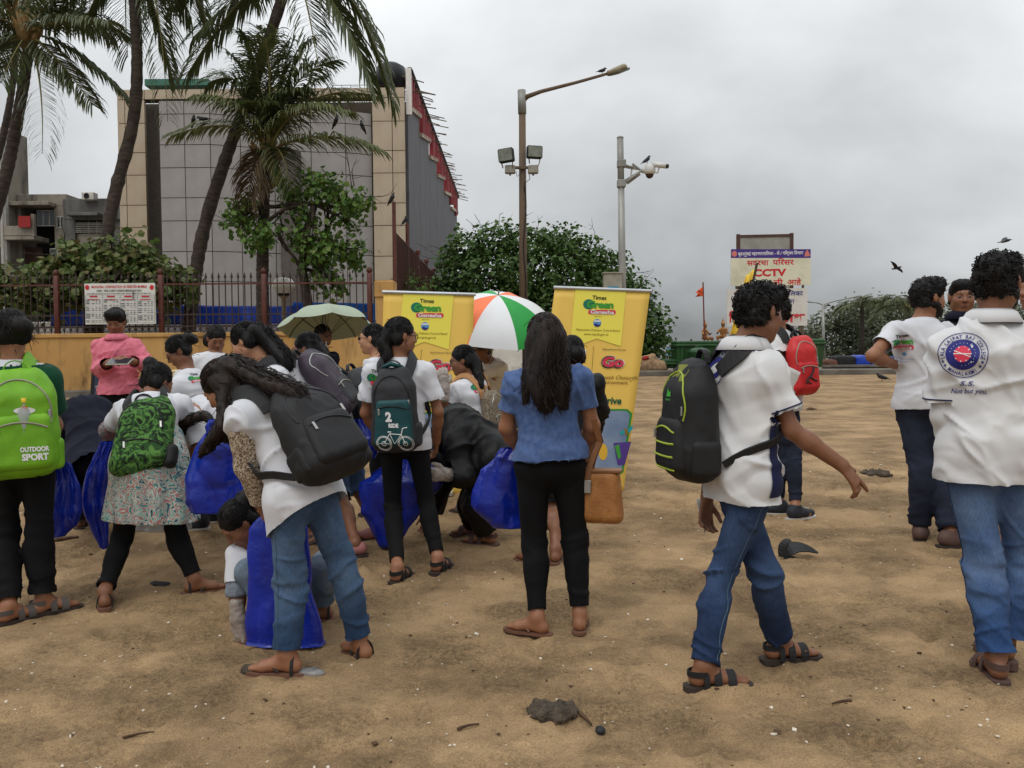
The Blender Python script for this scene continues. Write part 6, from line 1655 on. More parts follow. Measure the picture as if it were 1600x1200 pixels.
def person(key, label, D, s, yaw, head, neck, pel, hyaw=None, hpitch=0, htilt=0, shL=None, shR=None, elL=None, elR=None, wrL=None, wrR=None, kneeL=None, kneeR=None, footL=None, footR=None,
           toeL=None, toeR=None, skin=1, girth=1.0, fem=True, bulge=0.0, shirt=None, pants=None, skirt=None, hair=None, shoes='sandal', curl=(.7, .7), hdL=None, hdR=None, res=.0115, hres=.0078, glasses=None, handres=.0068, group='clean-up volunteers',
           point=False, head_s=1.0, fixfeet=True, shw=.158, gloves=None, beard=False, vest=None, hpw=.082):
 if key in SKIPP: return
 g = girth
 W = lambda j: pw(j[0], j[1], D + (j[2] if len(j) > 2 else 0.0))
 yr = math.radians(yaw); F_ = A(math.sin(yr), math.cos(yr), 0); R_ = A(math.cos(yr), -math.sin(yr), 0)
 J = dict(R=R_, F=F_, s=s, pel=W(pel), neck=W(neck), head=W(head), yaw=yaw)
 sp = nrm(J['neck'] - J['pel']); J['up'] = sp; bk = np.cross(sp, R_) * -1
 if np.dot(bk, F_) > 0 and abs(sp[2]) > .3: bk = -bk
 bk = nrm(np.cross(R_, sp)); bk = -bk if (np.dot(bk, -F_) + .6 * bk[2] * (1 - abs(sp[2]))) < 0 else bk
 J['back'] = bk
 J['waist'] = lerp(J['pel'], J['neck'], .38) + bk * bulge * .7; J['chest'] = lerp(J['pel'], J['neck'], .74) + bk * bulge
 for q, sg, v in (('shL', -1, shL), ('shR', 1, shR)): J[q] = W(v) if v else J['neck'] + R_ * sg * shw * s - sp * .055 * s
 for q, sg, v, e in (('elL', -1, elL, 'shL'), ('elR', 1, elR, 'shR')): J[q] = W(v) if v else J[e] + nrm(A(0, 0, -1) + R_ * sg * .12) * .28 * s
 for q, sg, v, e in (('wrL', -1, wrL, 'elL'), ('wrR', 1, wrR, 'elR')): J[q] = W(v) if v else J[e] + nrm(A(0, 0, -1) + F_ * .35) * .245 * s
 for q, sg in (('hipL', -1), ('hipR', 1)): J[q] = J['pel'] + R_ * sg * hpw * s - A(0, 0, .04) * s
 for q, k_, sg, v in (('anL', 'kL', -1, footL), ('anR', 'kR', 1, footR)):
  if v is None: gpt = J['hip' + q[-1]].copy(); gpt[2] = float(tz(gpt[1])); J[q] = gpt + A(0, 0, .085 * s)
  elif len(v) > 2: J[q] = W(v)
  else: gpt = gp(*v); gpt[2] = float(tz(gpt[1])); J[q] = gpt + A(0, 0, .085 * s)
 for q, sg, v, h_, a_ in (('knL', -1, kneeL, 'hipL', 'anL'), ('knR', 1, kneeR, 'hipR', 'anR')): J[q] = W(v) if v else lerp(J[h_], J[a_], .49) + F_ * .03
 for q, v in (('tL', toeL), ('tR', toeR)):
  a = math.radians(yaw if v is None else v); J[q] = A(math.sin(a), math.cos(a), 0)
 hs = s * head_s * .96
 hR, hF, hU = hframe(yaw if hyaw is None else hyaw, hpitch, htilt); J['hR'], J['hF'], J['hU'] = hR, hF, hU
 base = A(J['pel'][0], J['pel'][1], float(tz(J['pel'][1])))
 root = empty('person', base, 0, label, 'person', group)
 PEOPLE[key] = dict(J=J, root=root, base=base)
 if DEBUG:
  dl = lambda a, b: np.linalg.norm(J[a] - J[b]) / s
  print(key, 'trunk %.2f(.50) uL %.2f fL %.2f uR %.2f fR %.2f (.28 .25) thL %.2f shL %.2f thR %.2f shR %.2f (.42 .42) nh %.2f(.16) H %.2f' % (dl('pel', 'neck'), dl('shL', 'elL'), dl('elL', 'wrL'), dl('shR', 'elR'), dl('elR', 'wrR'), dl('hipL', 'knL'), dl('knL', 'anL'), dl('hipR', 'knR'), dl('knR', 'anR'), dl('neck', 'head'), s * 1.66))
 # ---------------- body
 f = Field(); bodyseg(f, J, s, g, fem)
 f.cap(lerp(J['chest'], J['neck'], .85), J['head'] - hU * .05 * hs - hF * .02 * hs, .058 * s, .05 * s, k=.03)
 ax_ = nrm(J['neck'] - J['chest'])
 for d_ in 'LR':
  f.cap(J['sh' + d_], J['el' + d_], .042 * s * g, .034 * s * g, k=.03); f.cap(J['el' + d_], lerp(J['el' + d_], J['wr' + d_], .35), .038 * s * g, .038 * s * g, k=.02); f.cap(lerp(J['el' + d_], J['wr' + d_], .3), J['wr' + d_], .038 * s * g, .026 * s, k=.02)
  f.cap(J['hip' + d_], J['kn' + d_], .076 * s * g, .050 * s * g, k=.04); f.cap(J['kn' + d_], J['an' + d_], .05 * s * g, .034 * s, k=.02)
  cf = lerp(J['kn' + d_], J['an' + d_], .32) - J['t' + d_] * .018 * s; f.cap(cf, lerp(cf, J['an' + d_], .3), .042 * s * g, .034 * s * g, k=.03)
  an, t_ = J['an' + d_], J['t' + d_]; low = an - A(0, 0, .05) * s; rt = np.cross(t_, A(0, 0, 1))
  if footlift(d_, footL, footR):
   dn = nrm(an - J['kn' + d_]); low = an + dn * .05 * s
  f.cap(an, low - t_ * .025 * s, .032 * s, .03 * s, k=.02); f.cap(low - t_ * .03 * s, low + t_ * .11 * s, .028 * s, .038 * s, .028 * s, .02 * s, right=rt, k=.02); f.cap(low + t_ * .1 * s - A(0, 0, .012) * s, low + t_ * .165 * s - A(0, 0, .016) * s, .04 * s, .03 * s, .018 * s, .012 * s, right=rt, k=.02)
  f.cap(an, low + t_ * .07 * s, .03 * s, .026 * s, k=.02)
 hboxes = []
 for d_, hd, cu, sd_ in (('L', hdL, curl[0], 1), ('R', hdR, curl[1], -1)):
  wv = J['wr' + d_]; fd = nrm(wv - J['el' + d_])
  hdir = nrm(fd) if hd is None else nrm(hd[0]); nb = (R_ * (-1 if d_ == 'L' else 1) if hd is None else hd[1])
  if abs(np.dot(nrm(nb), hdir)) > .95: nb = -F_
  hand_field(f, wv, hdir, np.asarray(nb, float), sd_, s, cu, point=(point and d_ == 'R'))
  hboxes.append((wv + hdir * .08 * s - .125 * s, wv + hdir * .08 * s + .125 * s))
  J['hd' + d_] = hdir; J['hn' + d_] = nb
 head_field(f, J['head'], hR, hF, hU, hs, fem)
 cloth = Field()
 V, Q = f.surface(res)
 fine = [(J['head'] - .17 * hs, J['head'] + .17 * hs, hres)] + [(a, b, handres) for a, b in hboxes]
 Vs = []; Qs = []; nv = 0
 c = V[Q].mean(1); keep = np.ones(len(Q), bool)
 for a, b, h in fine: keep &= ~np.all((c > a + .012) & (c < b - .012), 1)
 V0, Q0 = drop(V, Q, keep); Vs.append(V0); Qs.append(Q0); nv = len(V0)
 for i, (a, b, h) in enumerate(fine):
  if h <= 0: continue
  v, q = f.surface(h, a, b)
  if not len(q): continue
  cc = v[q].mean(1); kk = np.ones(len(q), bool)
  for a2, b2, h2 in fine[:i]: kk &= ~np.all((cc > a2 + .012) & (cc < b2 - .012), 1)
  v, q = drop(v, q, kk) if not kk.all() else (v, q)
  Vs.append(v); Qs.append(q + nv); nv += len(v)
 V = np.concatenate(Vs); Q = np.concatenate(Qs)
 J['bodyfield'] = f
 sm = skin_mat(skin)
 # ---------------- clothes
 cover = []
 def garment(name, fld, mat, h, wr, amp, seed, wear=None, planes=None, parent=None):
  v, q = fld.surface(h)
  v, q = open_planes(v, q, fld.planes if planes is None else planes, h); n = vnormals(v, q); amp = amp * 1.7; wr = [(a_, b_, c_ * 1.8, d_, e_) for a_, b_, c_, d_, e_ in wr]
  dg = nrm(R_ * .8 + sp * .55); e1 = nrm(np.cross(dg, F_)); e2 = np.cross(dg, e1)
  vv = v - base; fq = np.stack([vv @ dg * 8.5, vv @ e1 * 2.6, vv @ e2 * 3.5], 1) + seed
  d = amp * (.5 * fbm(v * A(5, 5, 3.2) + seed, 2, seed) + .9 * ridge(fq, seed) - .3) + wrinkle(v, n, wr, seed)
  v = v + n * d[:, None]
  pd = n - 0.97 * np.outer(n @ sp, sp) if name == 'shirt' else n
  for fl_ in ([f] + cover if (shirt or {}).get('push', 1) else []):          # cloth lies outside the body and the layer below
   for _ in range(3):
    e = fl_.at(v.astype(np.float32)); m_ = .0045 if fl_ is f else .014
    v = v + pd * (np.clip(m_ - e, 0, .04) * (e > -.07))[:, None]
  wv_ = wear(v) if wear is not None else None
  cover.append(fld)
  return dig(name, v, q, mat, root, base, wv_, parent), v, q
 gh = max(.0085, res)
 if pants:
  f2 = Field(); lo_ = pants.get('loose', .012); R2 = R_
  hemf = pants.get('hem', .93)
  top_ = lerp(J['pel'], J['waist'], pants.get('rise', .45))
  f2.cap(J['pel'] - A(0, 0, .03) * s, top_, (.146 if fem else .14) * s * g + .010, .115 * s * g + .012, .102 * s * g + .010, .085 * s * g + .010, right=R_, k=.05, clip=[(top_, sp)])
  wr = []
  for d_ in 'LR':
   h_, k_, a_ = J['hip' + d_], J['kn' + d_], J['an' + d_]
   f2.cap(h_, k_, .077 * s * g + lo_ * .6, .052 * s * g + lo_, k=.045)
   if hemf > .5:
    e_ = lerp(k_, a_, (hemf - .5) * 2); dn = nrm(e_ - k_); rE = pants.get('cuff', .04 * s + lo_)
    f2.cap(k_, e_ + dn * .05, .052 * s * g + lo_, rE, k=.03, clip=[(e_, dn, .11)]); wr += [(a_ + A(0, 0, .06), nrm(a_ - k_), pants.get('stack', .006), .10, .034)]
    bc = lerp(k_, a_, .25) - J['t' + d_] * .016 * s; f2.cap(bc, lerp(bc, a_, .3), .046 * s * g + lo_, .036 * s * g + lo_, k=.04, clip=[(e_, dn, .11)])
    wr += [(k_ - J['t' + d_] * .05, nrm(a_ - h_), pants.get('crease', .006), .12, .042)]
   wr += [(lerp(h_, k_, .3), nrm(k_ - h_ + R_ * .5), pants.get('crease', .006) * .45, .12, .05)]
  kn = [J['knL'], J['knR'], lerp(J['hipL'], J['knL'], .45), lerp(J['hipR'], J['knR'], .45)]; fw = pants.get('fade', .5)
  def wear(v):
   r = 0
   for p_ in kn: r = np.maximum(r, np.exp(-(np.linalg.norm((v - p_) * A(1, 1, .6), axis=1) / .10) ** 2))
   return np.clip(fw * r * (1 + .5 * fbm(v * 18, 3, 5)), 0, 1)
  po, pv, pq = garment('trousers', f2, pants['mat'], gh, wr, pants.get('amp', .004), hash_(key) + 3, wear)
  if pants.get('seam'):
   for d_ in 'LR':
    bv = bvh(pv, pq); path = []
    for t in np.linspace(.08, 1.9, 34):
     p_ = lerp(J['hip' + d_], J['kn' + d_], t) if t < 1 else lerp(J['kn' + d_], J['an' + d_], t - 1)
     sdv = R_ * (-1 if d_ == 'L' else 1); hit = bv.ray_cast(Vector(p_ + sdv * .3), Vector(-sdv), .5)
     if hit[0] is not None: path.append(np.array(hit[0]) + sdv * .001)
    if len(path) > 5: mbs = MB(); mbs.tube(np.array(path), .0022, 4); mbs.obj('side_seam', pants['seam'], po)
 if shirt:
  f3 = Field(); o = shirt.get('loose', .018); hem = J['pel'] - sp * shirt.get('drop', .10) * s
  cl_h = [(hem, -sp, .34)]
  nkp = lerp(J['chest'], J['neck'], shirt.get('collar', .93)); cl_n = [(nkp, ax_, .105 * s)]
  fl = shirt.get('flare', .012)
  f3.cap(hem - sp * .1, J['pel'], (.147 if fem else .141) * s * g + o + fl, (.144 if fem else .138) * s * g + o + fl * .5, .102 * s * g + o + fl, .10 * s * g + o + fl * .6, right=R_, k=.05, clip=cl_h)
  f3.cap(J['pel'], J['waist'], (.144 if fem else .138) * s * g + o + fl * .5, (.114 if fem else .126) * s * g + o, .10 * s * g + o + fl * .5, .082 * s * g + o, right=R_, k=.06, clip=cl_h)
  f3.cap(J['waist'], J['chest'], (.114 if fem else .126) * s * g + o, (.128 if fem else .146) * s * g + o, .082 * s * g + o, .094 * s * g + o, right=R_, k=.06)
  f3.cap(J['chest'], lerp(J['chest'], J['neck'], .85), (.128 if fem else .146) * s * g + o, .07 * s + o * .4, .092 * s * g + o, .06 * s + o * .4, right=R_, k=.06, clip=cl_n)
  wr = [(J['waist'], sp, shirt.get('crease', .006), .20, .06), (hem, sp, .003, .2, .05)]
  for d_ in 'LR':
   S_, E_, W_ = J['sh' + d_], J['el' + d_], J['wr' + d_]
   f3.cap(lerp(J['chest'], J['neck'], .55), S_, .053 * s + o * .5, .046 * s + o * .6, k=.06, clip=cl_n)
   sl = shirt.get('sleeve', .62); so2 = shirt.get('sleeve_loose', .016)
   if sl <= 1:
    e_ = lerp(S_, E_, sl); dn = nrm(E_ - S_); f3.cap(S_, e_ + dn * .06, .045 * s * g + o * .65, .042 * s * g + so2 * 1.25, k=.04, clip=[(e_, dn, .095)])
   else:
    f3.cap(S_, E_, .045 * s * g + o * .65, .040 * s * g + so2, k=.04); e_ = lerp(E_, W_, sl - 1); dn = nrm(W_ - E_); f3.cap(E_, e_ + dn * .05, .043 * s * g + so2, .033 * s + so2, k=.03, clip=[(e_, dn, .075)])
    wr += [(E_, nrm(W_ - S_), .006, .10, .035)]
   wr += [(S_ - sp * .05 * s, nrm(R_ + sp * .5), shirt.get('crease', .006), .13, .05)]
  so_, sv, sq = garment('shirt', f3, shirt['mat'], gh, wr, shirt.get('amp', .0065), hash_(key) + 9, planes=[q_ for q_ in f3.planes if q_ is not cl_n[0]])
  PEOPLE[key].update(shirt=so_, sv=sv, sq=sq, shirtfield=f3)
  if shirt.get('collar_mat'):      # turned-down collar
   mbc = MB(); an = np.linspace(0, 2 * math.pi, 25); U1 = ax_; R1 = nrm(R_ - U1 * np.dot(R_, U1)); F1 = np.cross(U1, R1)
   ring = lambda r, z, k_: nkp + U1 * z + (np.cos(an)[:, None] * R1 * r + np.sin(an)[:, None] * F1 * r * k_)
   a0, a1, a2 = ring(.068 * s, .056 * s, .95), ring(.084 * s, .044 * s, 1.0), ring(.108 * s, .002 * s, 1.0)
   n = 25; Vc = np.vstack([ring(.066 * s, -.01 * s, .95), a0, a1, a2]); Qc = [(r * n + i, r * n + i + 1, (r + 1) * n + i + 1, (r + 1) * n + i) for r in range(3) for i in range(n - 1)]
   co_ = link('collar', mesh_np('collar', Vc - base, np.array(Qc), shirt['collar_mat']), so_); co_.modifiers.new('s', 'SOLIDIFY').thickness = .004
   if shirt.get('trim'):
    mbt = MB(); mbt.tube(a2 + U1 * .002, .0035, 5, False); mbt.obj('collar_trim', shirt['trim'], so_)
  if shirt.get('trim') :
   bv = bvh(sv, sq)
   for d_ in 'LR':
    S_, E_ = J['sh' + d_], J['el' + d_]; dn = nrm(E_ - S_); e_ = lerp(S_, E_, shirt.get('sleeve', .62)) - dn * .012
    ring_on(bv, e_, dn, .082, shirt['trim'], so_, 'sleeve_trim', .003)
 if vest:
  f5 = Field(); bodyseg(f5, J, s, g, fem, .034);
  f5.planes = []; hem = J['pel'] - sp * vest.get('drop', 0) * s; f5.p = [p_ for p_ in f5.p[:3]]
  for p_ in f5.p: p_['clip'] = [(hem, -sp), (lerp(J['chest'], J['neck'], .82), ax_)]
  f5.planes = [(hem, -sp), (lerp(J['chest'], J['neck'], .82), ax_)]
  garment('vest', f5, vest['mat'], gh, [], .004, 5)
 if skirt:
  f4 = Field(); e_ = J['pel'] - A(0, 0, skirt['len']) ; f4.cap(J['pel'] + sp * .12, J['pel'], .16 * s + .03, .175 * s + .03, .12 * s + .03, .14 * s + .03, right=R_, k=.05)
  f4.cap(J['pel'], e_ - A(0, 0, .06), .175 * s + .03, skirt['w'], .14 * s + .03, skirt['w'] * .62, right=R_, k=.05, clip=[(e_, nrm(A(skirt.get('slant', 0), 0, -1)))])
  v, q = f4.surface(gh); n = vnormals(v, q); c0 = J['pel']; an = np.arctan2((v - c0) @ F_, (v - c0) @ R_); fall = np.clip((c0[2] - v[:, 2]) / skirt['len'], 0, 1)
  v = v + n * (fall * .016 * np.sin(an * 11 + 3 * vnoise(v * 4, 3)) + .004 * fbm(v * 8, 2, 4))[:, None]
  v, q = open_planes(v, q, f4.planes, gh * 1.6, .5); dig('kurta_skirt', v, q, skirt['mat'], root, base); cover.append(f4)
 # ---------------- hidden body faces are dropped, the rest stays one skin
 c = V[Q].mean(1); hid = np.zeros(len(Q), bool)
 for fld in cover: hid |= fld.at(c.astype(np.float32)) < -.016
 V, Q = drop(V, Q, ~hid)
 v, q = f.surface(.02); c = v[q].mean(1).astype(np.float32); hid = np.zeros(len(q), bool)
 for fld in cover: hid |= fld.at(c) < -.010
 if hid.any():
  v, q = drop(v, q, hid); Q = np.concatenate([Q, q + len(V)]); V = np.concatenate([V, v])
 bo = dig('body', V, Q, sm, root, base)
 # ---------------- face details
 qh = lambda x, y, z: J['head'] + (hR * x + hF * y + hU * z) * hs
 if hair is not None and hair.get('face', True):
  for g_ in (-1, 1):
   mbe = MB(); mbe.lathe([(0, .0006), (.0075 * hs, .0002), (.0115 * hs, -.002)], qh(.031 * g_, .0885, .001), 10, [hR, hU * .55, hF]); e = mbe.obj('eye', M_EYE, bo, True)
   mbe = MB(); mbe.lathe([(0, .0015), (.0062 * hs, .001), (.0072 * hs, -.001)], qh(.031 * g_, .0885, .0), 8, [hR, hU * .8, hF]); mbe.obj('iris', M_IRIS, bo, True)
   mbe = MB(); mbe.tube([qh(.014 * g_, .0895, .021), qh(.03 * g_, .088, .027), qh(.047 * g_, .078, .021)], [.003 * hs, .0042 * hs, .002 * hs], 5, up=hF, flat=.6); mbe.obj('eyebrow', M_BROW, bo)
  mbe = MB(); mbe.tube([qh(-.021, .084, -.0635), qh(-.008, .0945, -.060), qh(0, .0945, -.0615), qh(.008, .0945, -.060), qh(.021, .084, -.0635)], [.002, .005 * hs, .005 * hs, .005 * hs, .002], 6); mbe.obj('lips', M_LIP, bo, True)
 if glasses:
  mg = MB()
  for g_ in (-1, 1):
   an = np.linspace(0, 2 * math.pi, 17); P_ = np.array([qh(.031 * g_ + .022 * math.cos(a), .101 - .004 * abs(math.cos(a)), .001 + .0165 * math.sin(a)) for a in an]); mg.tube(P_, .0022, 5, False)
   mg.tube([qh(.053 * g_, .098, .006), qh(.075 * g_, .04, .006), qh(.078 * g_, -.01, .004)], .0022, 5)
  mg.tube([qh(-.009, .101, .004), qh(0, .104, .006), qh(.009, .101, .004)], .002, 5); go = mg.obj('glasses_frame', M_BLK, root)
  if glasses == 'sun':
   for g_ in (-1, 1):
    ml = MB(); ml.lathe([(0, 0), (.021 * hs, -.002)], qh(.031 * g_, .101, .001), 14, [hR, hU * .78, hF]); ml.obj('lens', M_PANE, go)
 if hair: make_hair(key, hair, J, root, base, hs, qh, hR, hF, hU)
 if beard:
  fb = Field(); fb.ell(qh(0, .028, -.034), np.stack([hR, hF, hU]), A(.067, .068, .083) * hs, k=.02); fb.cap(qh(0, .05, -.096), qh(0, .052, -.1), .032 * hs, k=.03)
  for g_ in (-1, 1): fb.cap(qh(.05 * g_, .0, -.05), qh(.024 * g_, .05, -.09), .028 * hs, .026 * hs, k=.03)
  fb.box(qh(0, .05, .06), np.stack([hR, hF, hU]), A(.2, .2, .087) * hs, .01, k=.01, sub=True); fb.ell(qh(0, .094, -.022), np.stack([hR, hF, hU]), A(.032, .035, .026) * hs, k=.01, sub=True)
  v, q = fb.surface(.006); v = v + vnormals(v, q) * (.003 * vnoise(v * 160, 4))[:, None]; dig('beard', v, q, hair_mat(), root, base)
 # ---------------- shoes
 for d_ in 'LR':
  if shoes: footwear(shoes, J, d_, s, root, base, footlift(d_, footL, footR))
 if gloves:
  for d_ in gloves[0]:
   fg = Field(); hand_field(fg, J['wr' + d_], J['hd' + d_], np.asarray(J['hn' + d_], float), 1 if d_ == 'L' else -1, s, curl[0 if d_ == 'L' else 1])
   for p_ in fg.p: p_['ab'] = tuple(v + .006 for v in p_['ab'])
   fg.cap(J['wr' + d_] - J['hd' + d_] * .07, J['wr' + d_], .036 * s, .034 * s)
   v, q = fg.surface(.006); v = v + vnormals(v, q) * (.004 * fbm(v * 60, 2, 3))[:, None]; dig('glove', v, q, gloves[1], root, base)
 return root
def footlift(d_, fl, fr):
 v = fl if d_ == 'L' else fr
 return v is not None and len(v) > 2
def hash_(k): return sum(ord(c) * (i + 3) for i, c in enumerate(k)) % 97
def bvh(v, q): return BVHTree.FromPolygons([tuple(p) for p in v], [tuple(int(i) for i in p) for p in q])
def ring_on(bv, c, ax, rad, mat, parent, name, r, n=28):
 u = nrm(np.cross(ax, A(.3, .5, .81))); w_ = np.cross(ax, u); P = []
 for i in range(n + 1):
  a = i * 2 * math.pi / n; d = u * math.cos(a) + w_ * math.sin(a)
  h = bv.ray_cast(Vector(c), Vector(d), rad)
  if h[0] is not None: P.append(np.array(h[0]) + d * r * .9)
 if len(P) > 6: mbr = MB(); mbr.tube(np.array(P), r, 5, False); mbr.obj(name, mat, parent)
M_SOLE = mk('brown_sole', S(58, 48, 42), .85, var=.2); M_STRAPB = mk('black_strap', S(30, 29, 30), .7, var=.2); M_FLIP = mk('tan_flipflop', S(110, 76, 60), .8, var=.15); M_STRAPG = mk('grey_strap', S(84, 78, 74), .75); M_SNK = mk('dark_sneaker', S(36, 38, 46), .7, var=.2, vs=14); M_SNW = mk('sole_white', S(196, 194, 190), .7); M_PINKS = mk('pink_shoe', S(158, 104, 100), .7, var=.15); M_BROWNS = mk('brown_shoe', S(88, 66, 60), .7, var=.2)
def footwear(kind, J, d_, s, root, base, lifted):
 an, t_ = J['an' + d_], J['t' + d_]; up = A(0, 0, 1)
 low = an - A(0, 0, .05) * s
 if lifted:
  dn = nrm(an - J['kn' + d_]); low = an + dn * .05 * s
 rt = np.cross(t_, up)
 if kind in ('sandal', 'flipflop', 'strappy', 'sportsandal', 'slide'):
  out_ = np.array([(-.027, -.075), (-.037, -.05), (-.033, .0), (-.036, .06), (-.046, .11), (-.044, .15), (-.025, .185), (.0, .195), (.025, .188), (.04, .16), (.043, .11), (.034, .05), (.031, 0), (.035, -.05), (.025, -.075), (0, -.083)]) * s
  th = {'flipflop': .013, 'slide': .03}.get(kind, .022); mt = {'flipflop': M_FLIP, 'strappy': M_FLIP, 'slide': M_BROWNS}.get(kind, M_SOLE)
  mbs = MB(); mbs.poly(out_[::-1] if False else out_, low - up * (.030 * s + th - .004), rt, t_, th)
  so_ = mbs.obj('sandal', mt, root)
  st = {'sandal': M_STRAPG, 'flipflop': M_FLIP, 'strappy': M_STRAPB, 'sportsandal': M_STRAPB, 'slide': M_BROWNS}[kind]
  def arc(y, w_, h, mat, r0=.043):
   a = np.linspace(-.15, math.pi + .15, 12); P_ = np.array([low + t_ * y * s + rt * (r0 * s * math.cos(x)) + up * ((-.02 + h * math.sin(x)) * s) for x in a])
   m_ = MB(); nn = np.array([rt * math.cos(x) + up * math.sin(x) for x in a]); m_.ribbon(P_, w_, .005, nn); m_.obj('strap', mat, so_)
  if kind == 'flipflop' or kind == 'strappy':
   for g_ in (-1, 1):
    m_ = MB(); P_ = np.array([low + t_ * .13 * s - up * .012 * s, low + t_ * .09 * s + rt * g_ * .025 * s + up * .022 * s, low + t_ * .03 * s + rt * g_ * .036 * s - up * .02 * s]); m_.ribbon(bez(P_[0], P_[1] + up * .012, P_[2], 8), .009, .005, np.repeat((up * .8 + rt * g_ * .5)[None], 8, 0)); m_.obj('strap', st, so_)
   if kind == 'strappy': arc(-.03, .012, .075, st, .04)
  else:
   arc(.10, .034, .045, st); arc(.045, .028, .06, st, .04)
   a = np.linspace(-1.9, 1.9, 12); P_ = np.array([low - t_ * (.012 + .052 * math.cos(x)) * s + rt * .036 * s * math.sin(x) + up * .022 * s for x in a]); m_ = MB(); m_.ribbon(P_, .022, .005, np.array([-t_ * math.cos(x) + rt * math.sin(x) for x in a])); m_.obj('heel_strap', st, so_)
   if kind == 'sportsandal': arc(.0, .022, .075, st, .04)
 else:
  mt = {'sneaker': M_SNK, 'pinkshoe': M_PINKS, 'shoe': M_BROWNS}[kind]
  f = Field(); f.cap(low - t_ * .035 * s + up * .012, low + t_ * .06 * s, .04 * s, .043 * s, .045 * s, .036 * s, right=rt, k=.03); f.cap(low + t_ * .06 * s, low + t_ * .155 * s - up * .006, .043 * s, .036 * s, .034 * s, .026 * s, right=rt, k=.03)
  if kind != 'pinkshoe': f.cap(low, an + up * .01, .042 * s, .042 * s, k=.03, clip=[(an + up * .015, up)])
  v, q = f.surface(.008); keep = v[q].mean(1)[:, 2] > -9; so_ = dig('shoe', v, q, mt, root, base)
  out_ = np.array([(-.03, -.078), (-.04, -.04), (-.039, .04), (-.047, .1), (-.043, .15), (-.02, .195), (.02, .195), (.043, .15), (.045, .1), (.037, .04), (.038, -.04), (.028, -.078)]) * s
  mbs = MB(); mbs.poly(out_, low - up * .044 * s, rt, t_, .016); mbs.obj('sole', M_SNW if kind == 'sneaker' else M_SOLE, so_)
  if kind == 'sneaker':
   for k_ in range(4):
    m_ = MB(); y = .045 + k_ * .022; m_.tube([low + t_ * y * s + rt * .02 * s + up * (.038 - k_ * .003) * s, low + t_ * (y + .012) * s + up * (.042 - k_ * .004) * s, low + t_ * y * s - rt * .02 * s + up * (.038 - k_ * .003) * s], .003, 4); m_.obj('lace', M_SNW, so_)

# ------------------------------------------------------------------ hair
def strands(mbh, path, radii, n, rng, w=.004, wav=.006, taper=.35, seg=10, frz=.0):
 """many thin locks following a path of (points, radii)"""
 path = np.asarray(path, float); radii = np.asarray(radii, float); m_ = len(path)
 TG = np.gradient(path, axis=0); TG /= np.maximum(np.linalg.norm(TG, axis=1), 1e-9)[:, None]
 u = nrm(np.cross(TG[0], A(.2, .9, .3))); fr = []
 for i in range(m_):
  u = nrm(u - TG[i] * np.dot(u, TG[i])); fr.append((u, np.cross(TG[i], u)))
 for k in range(n):
  a = rng.uniform(0, 6.283); rr = rng.uniform(.72, 1.06); t0 = rng.uniform(0, .55) * (m_ - 1); t1 = min(m_ - 1, t0 + rng.uniform(.35, .8) * (m_ - 1)); ts = np.linspace(t0, t1, seg)
  da = rng.normal(0, .35); P = []
  ph = rng.uniform(0, 6.28)
  for j, t in enumerate(ts):
   i = min(int(t), m_ - 2); fx = t - i; p = path[i] * (1 - fx) + path[i + 1] * fx; r = radii[i] * (1 - fx) + radii[i + 1] * fx
   aa = a + da * j / seg; e1 = fr[i][0]; e2 = fr[i][1]
   P.append(p + (e1 * math.cos(aa) + e2 * math.sin(aa)) * r * (rr + frz * (j / seg) ** 2 * rng.uniform(.2, 1)) + rng.normal(0, wav * .3, 3) + e1 * wav * math.sin(ph + j * 1.1))
  wd = w * np.linspace(1, taper, seg)
  mbh.tube(np.array(P), wd, 3, False)
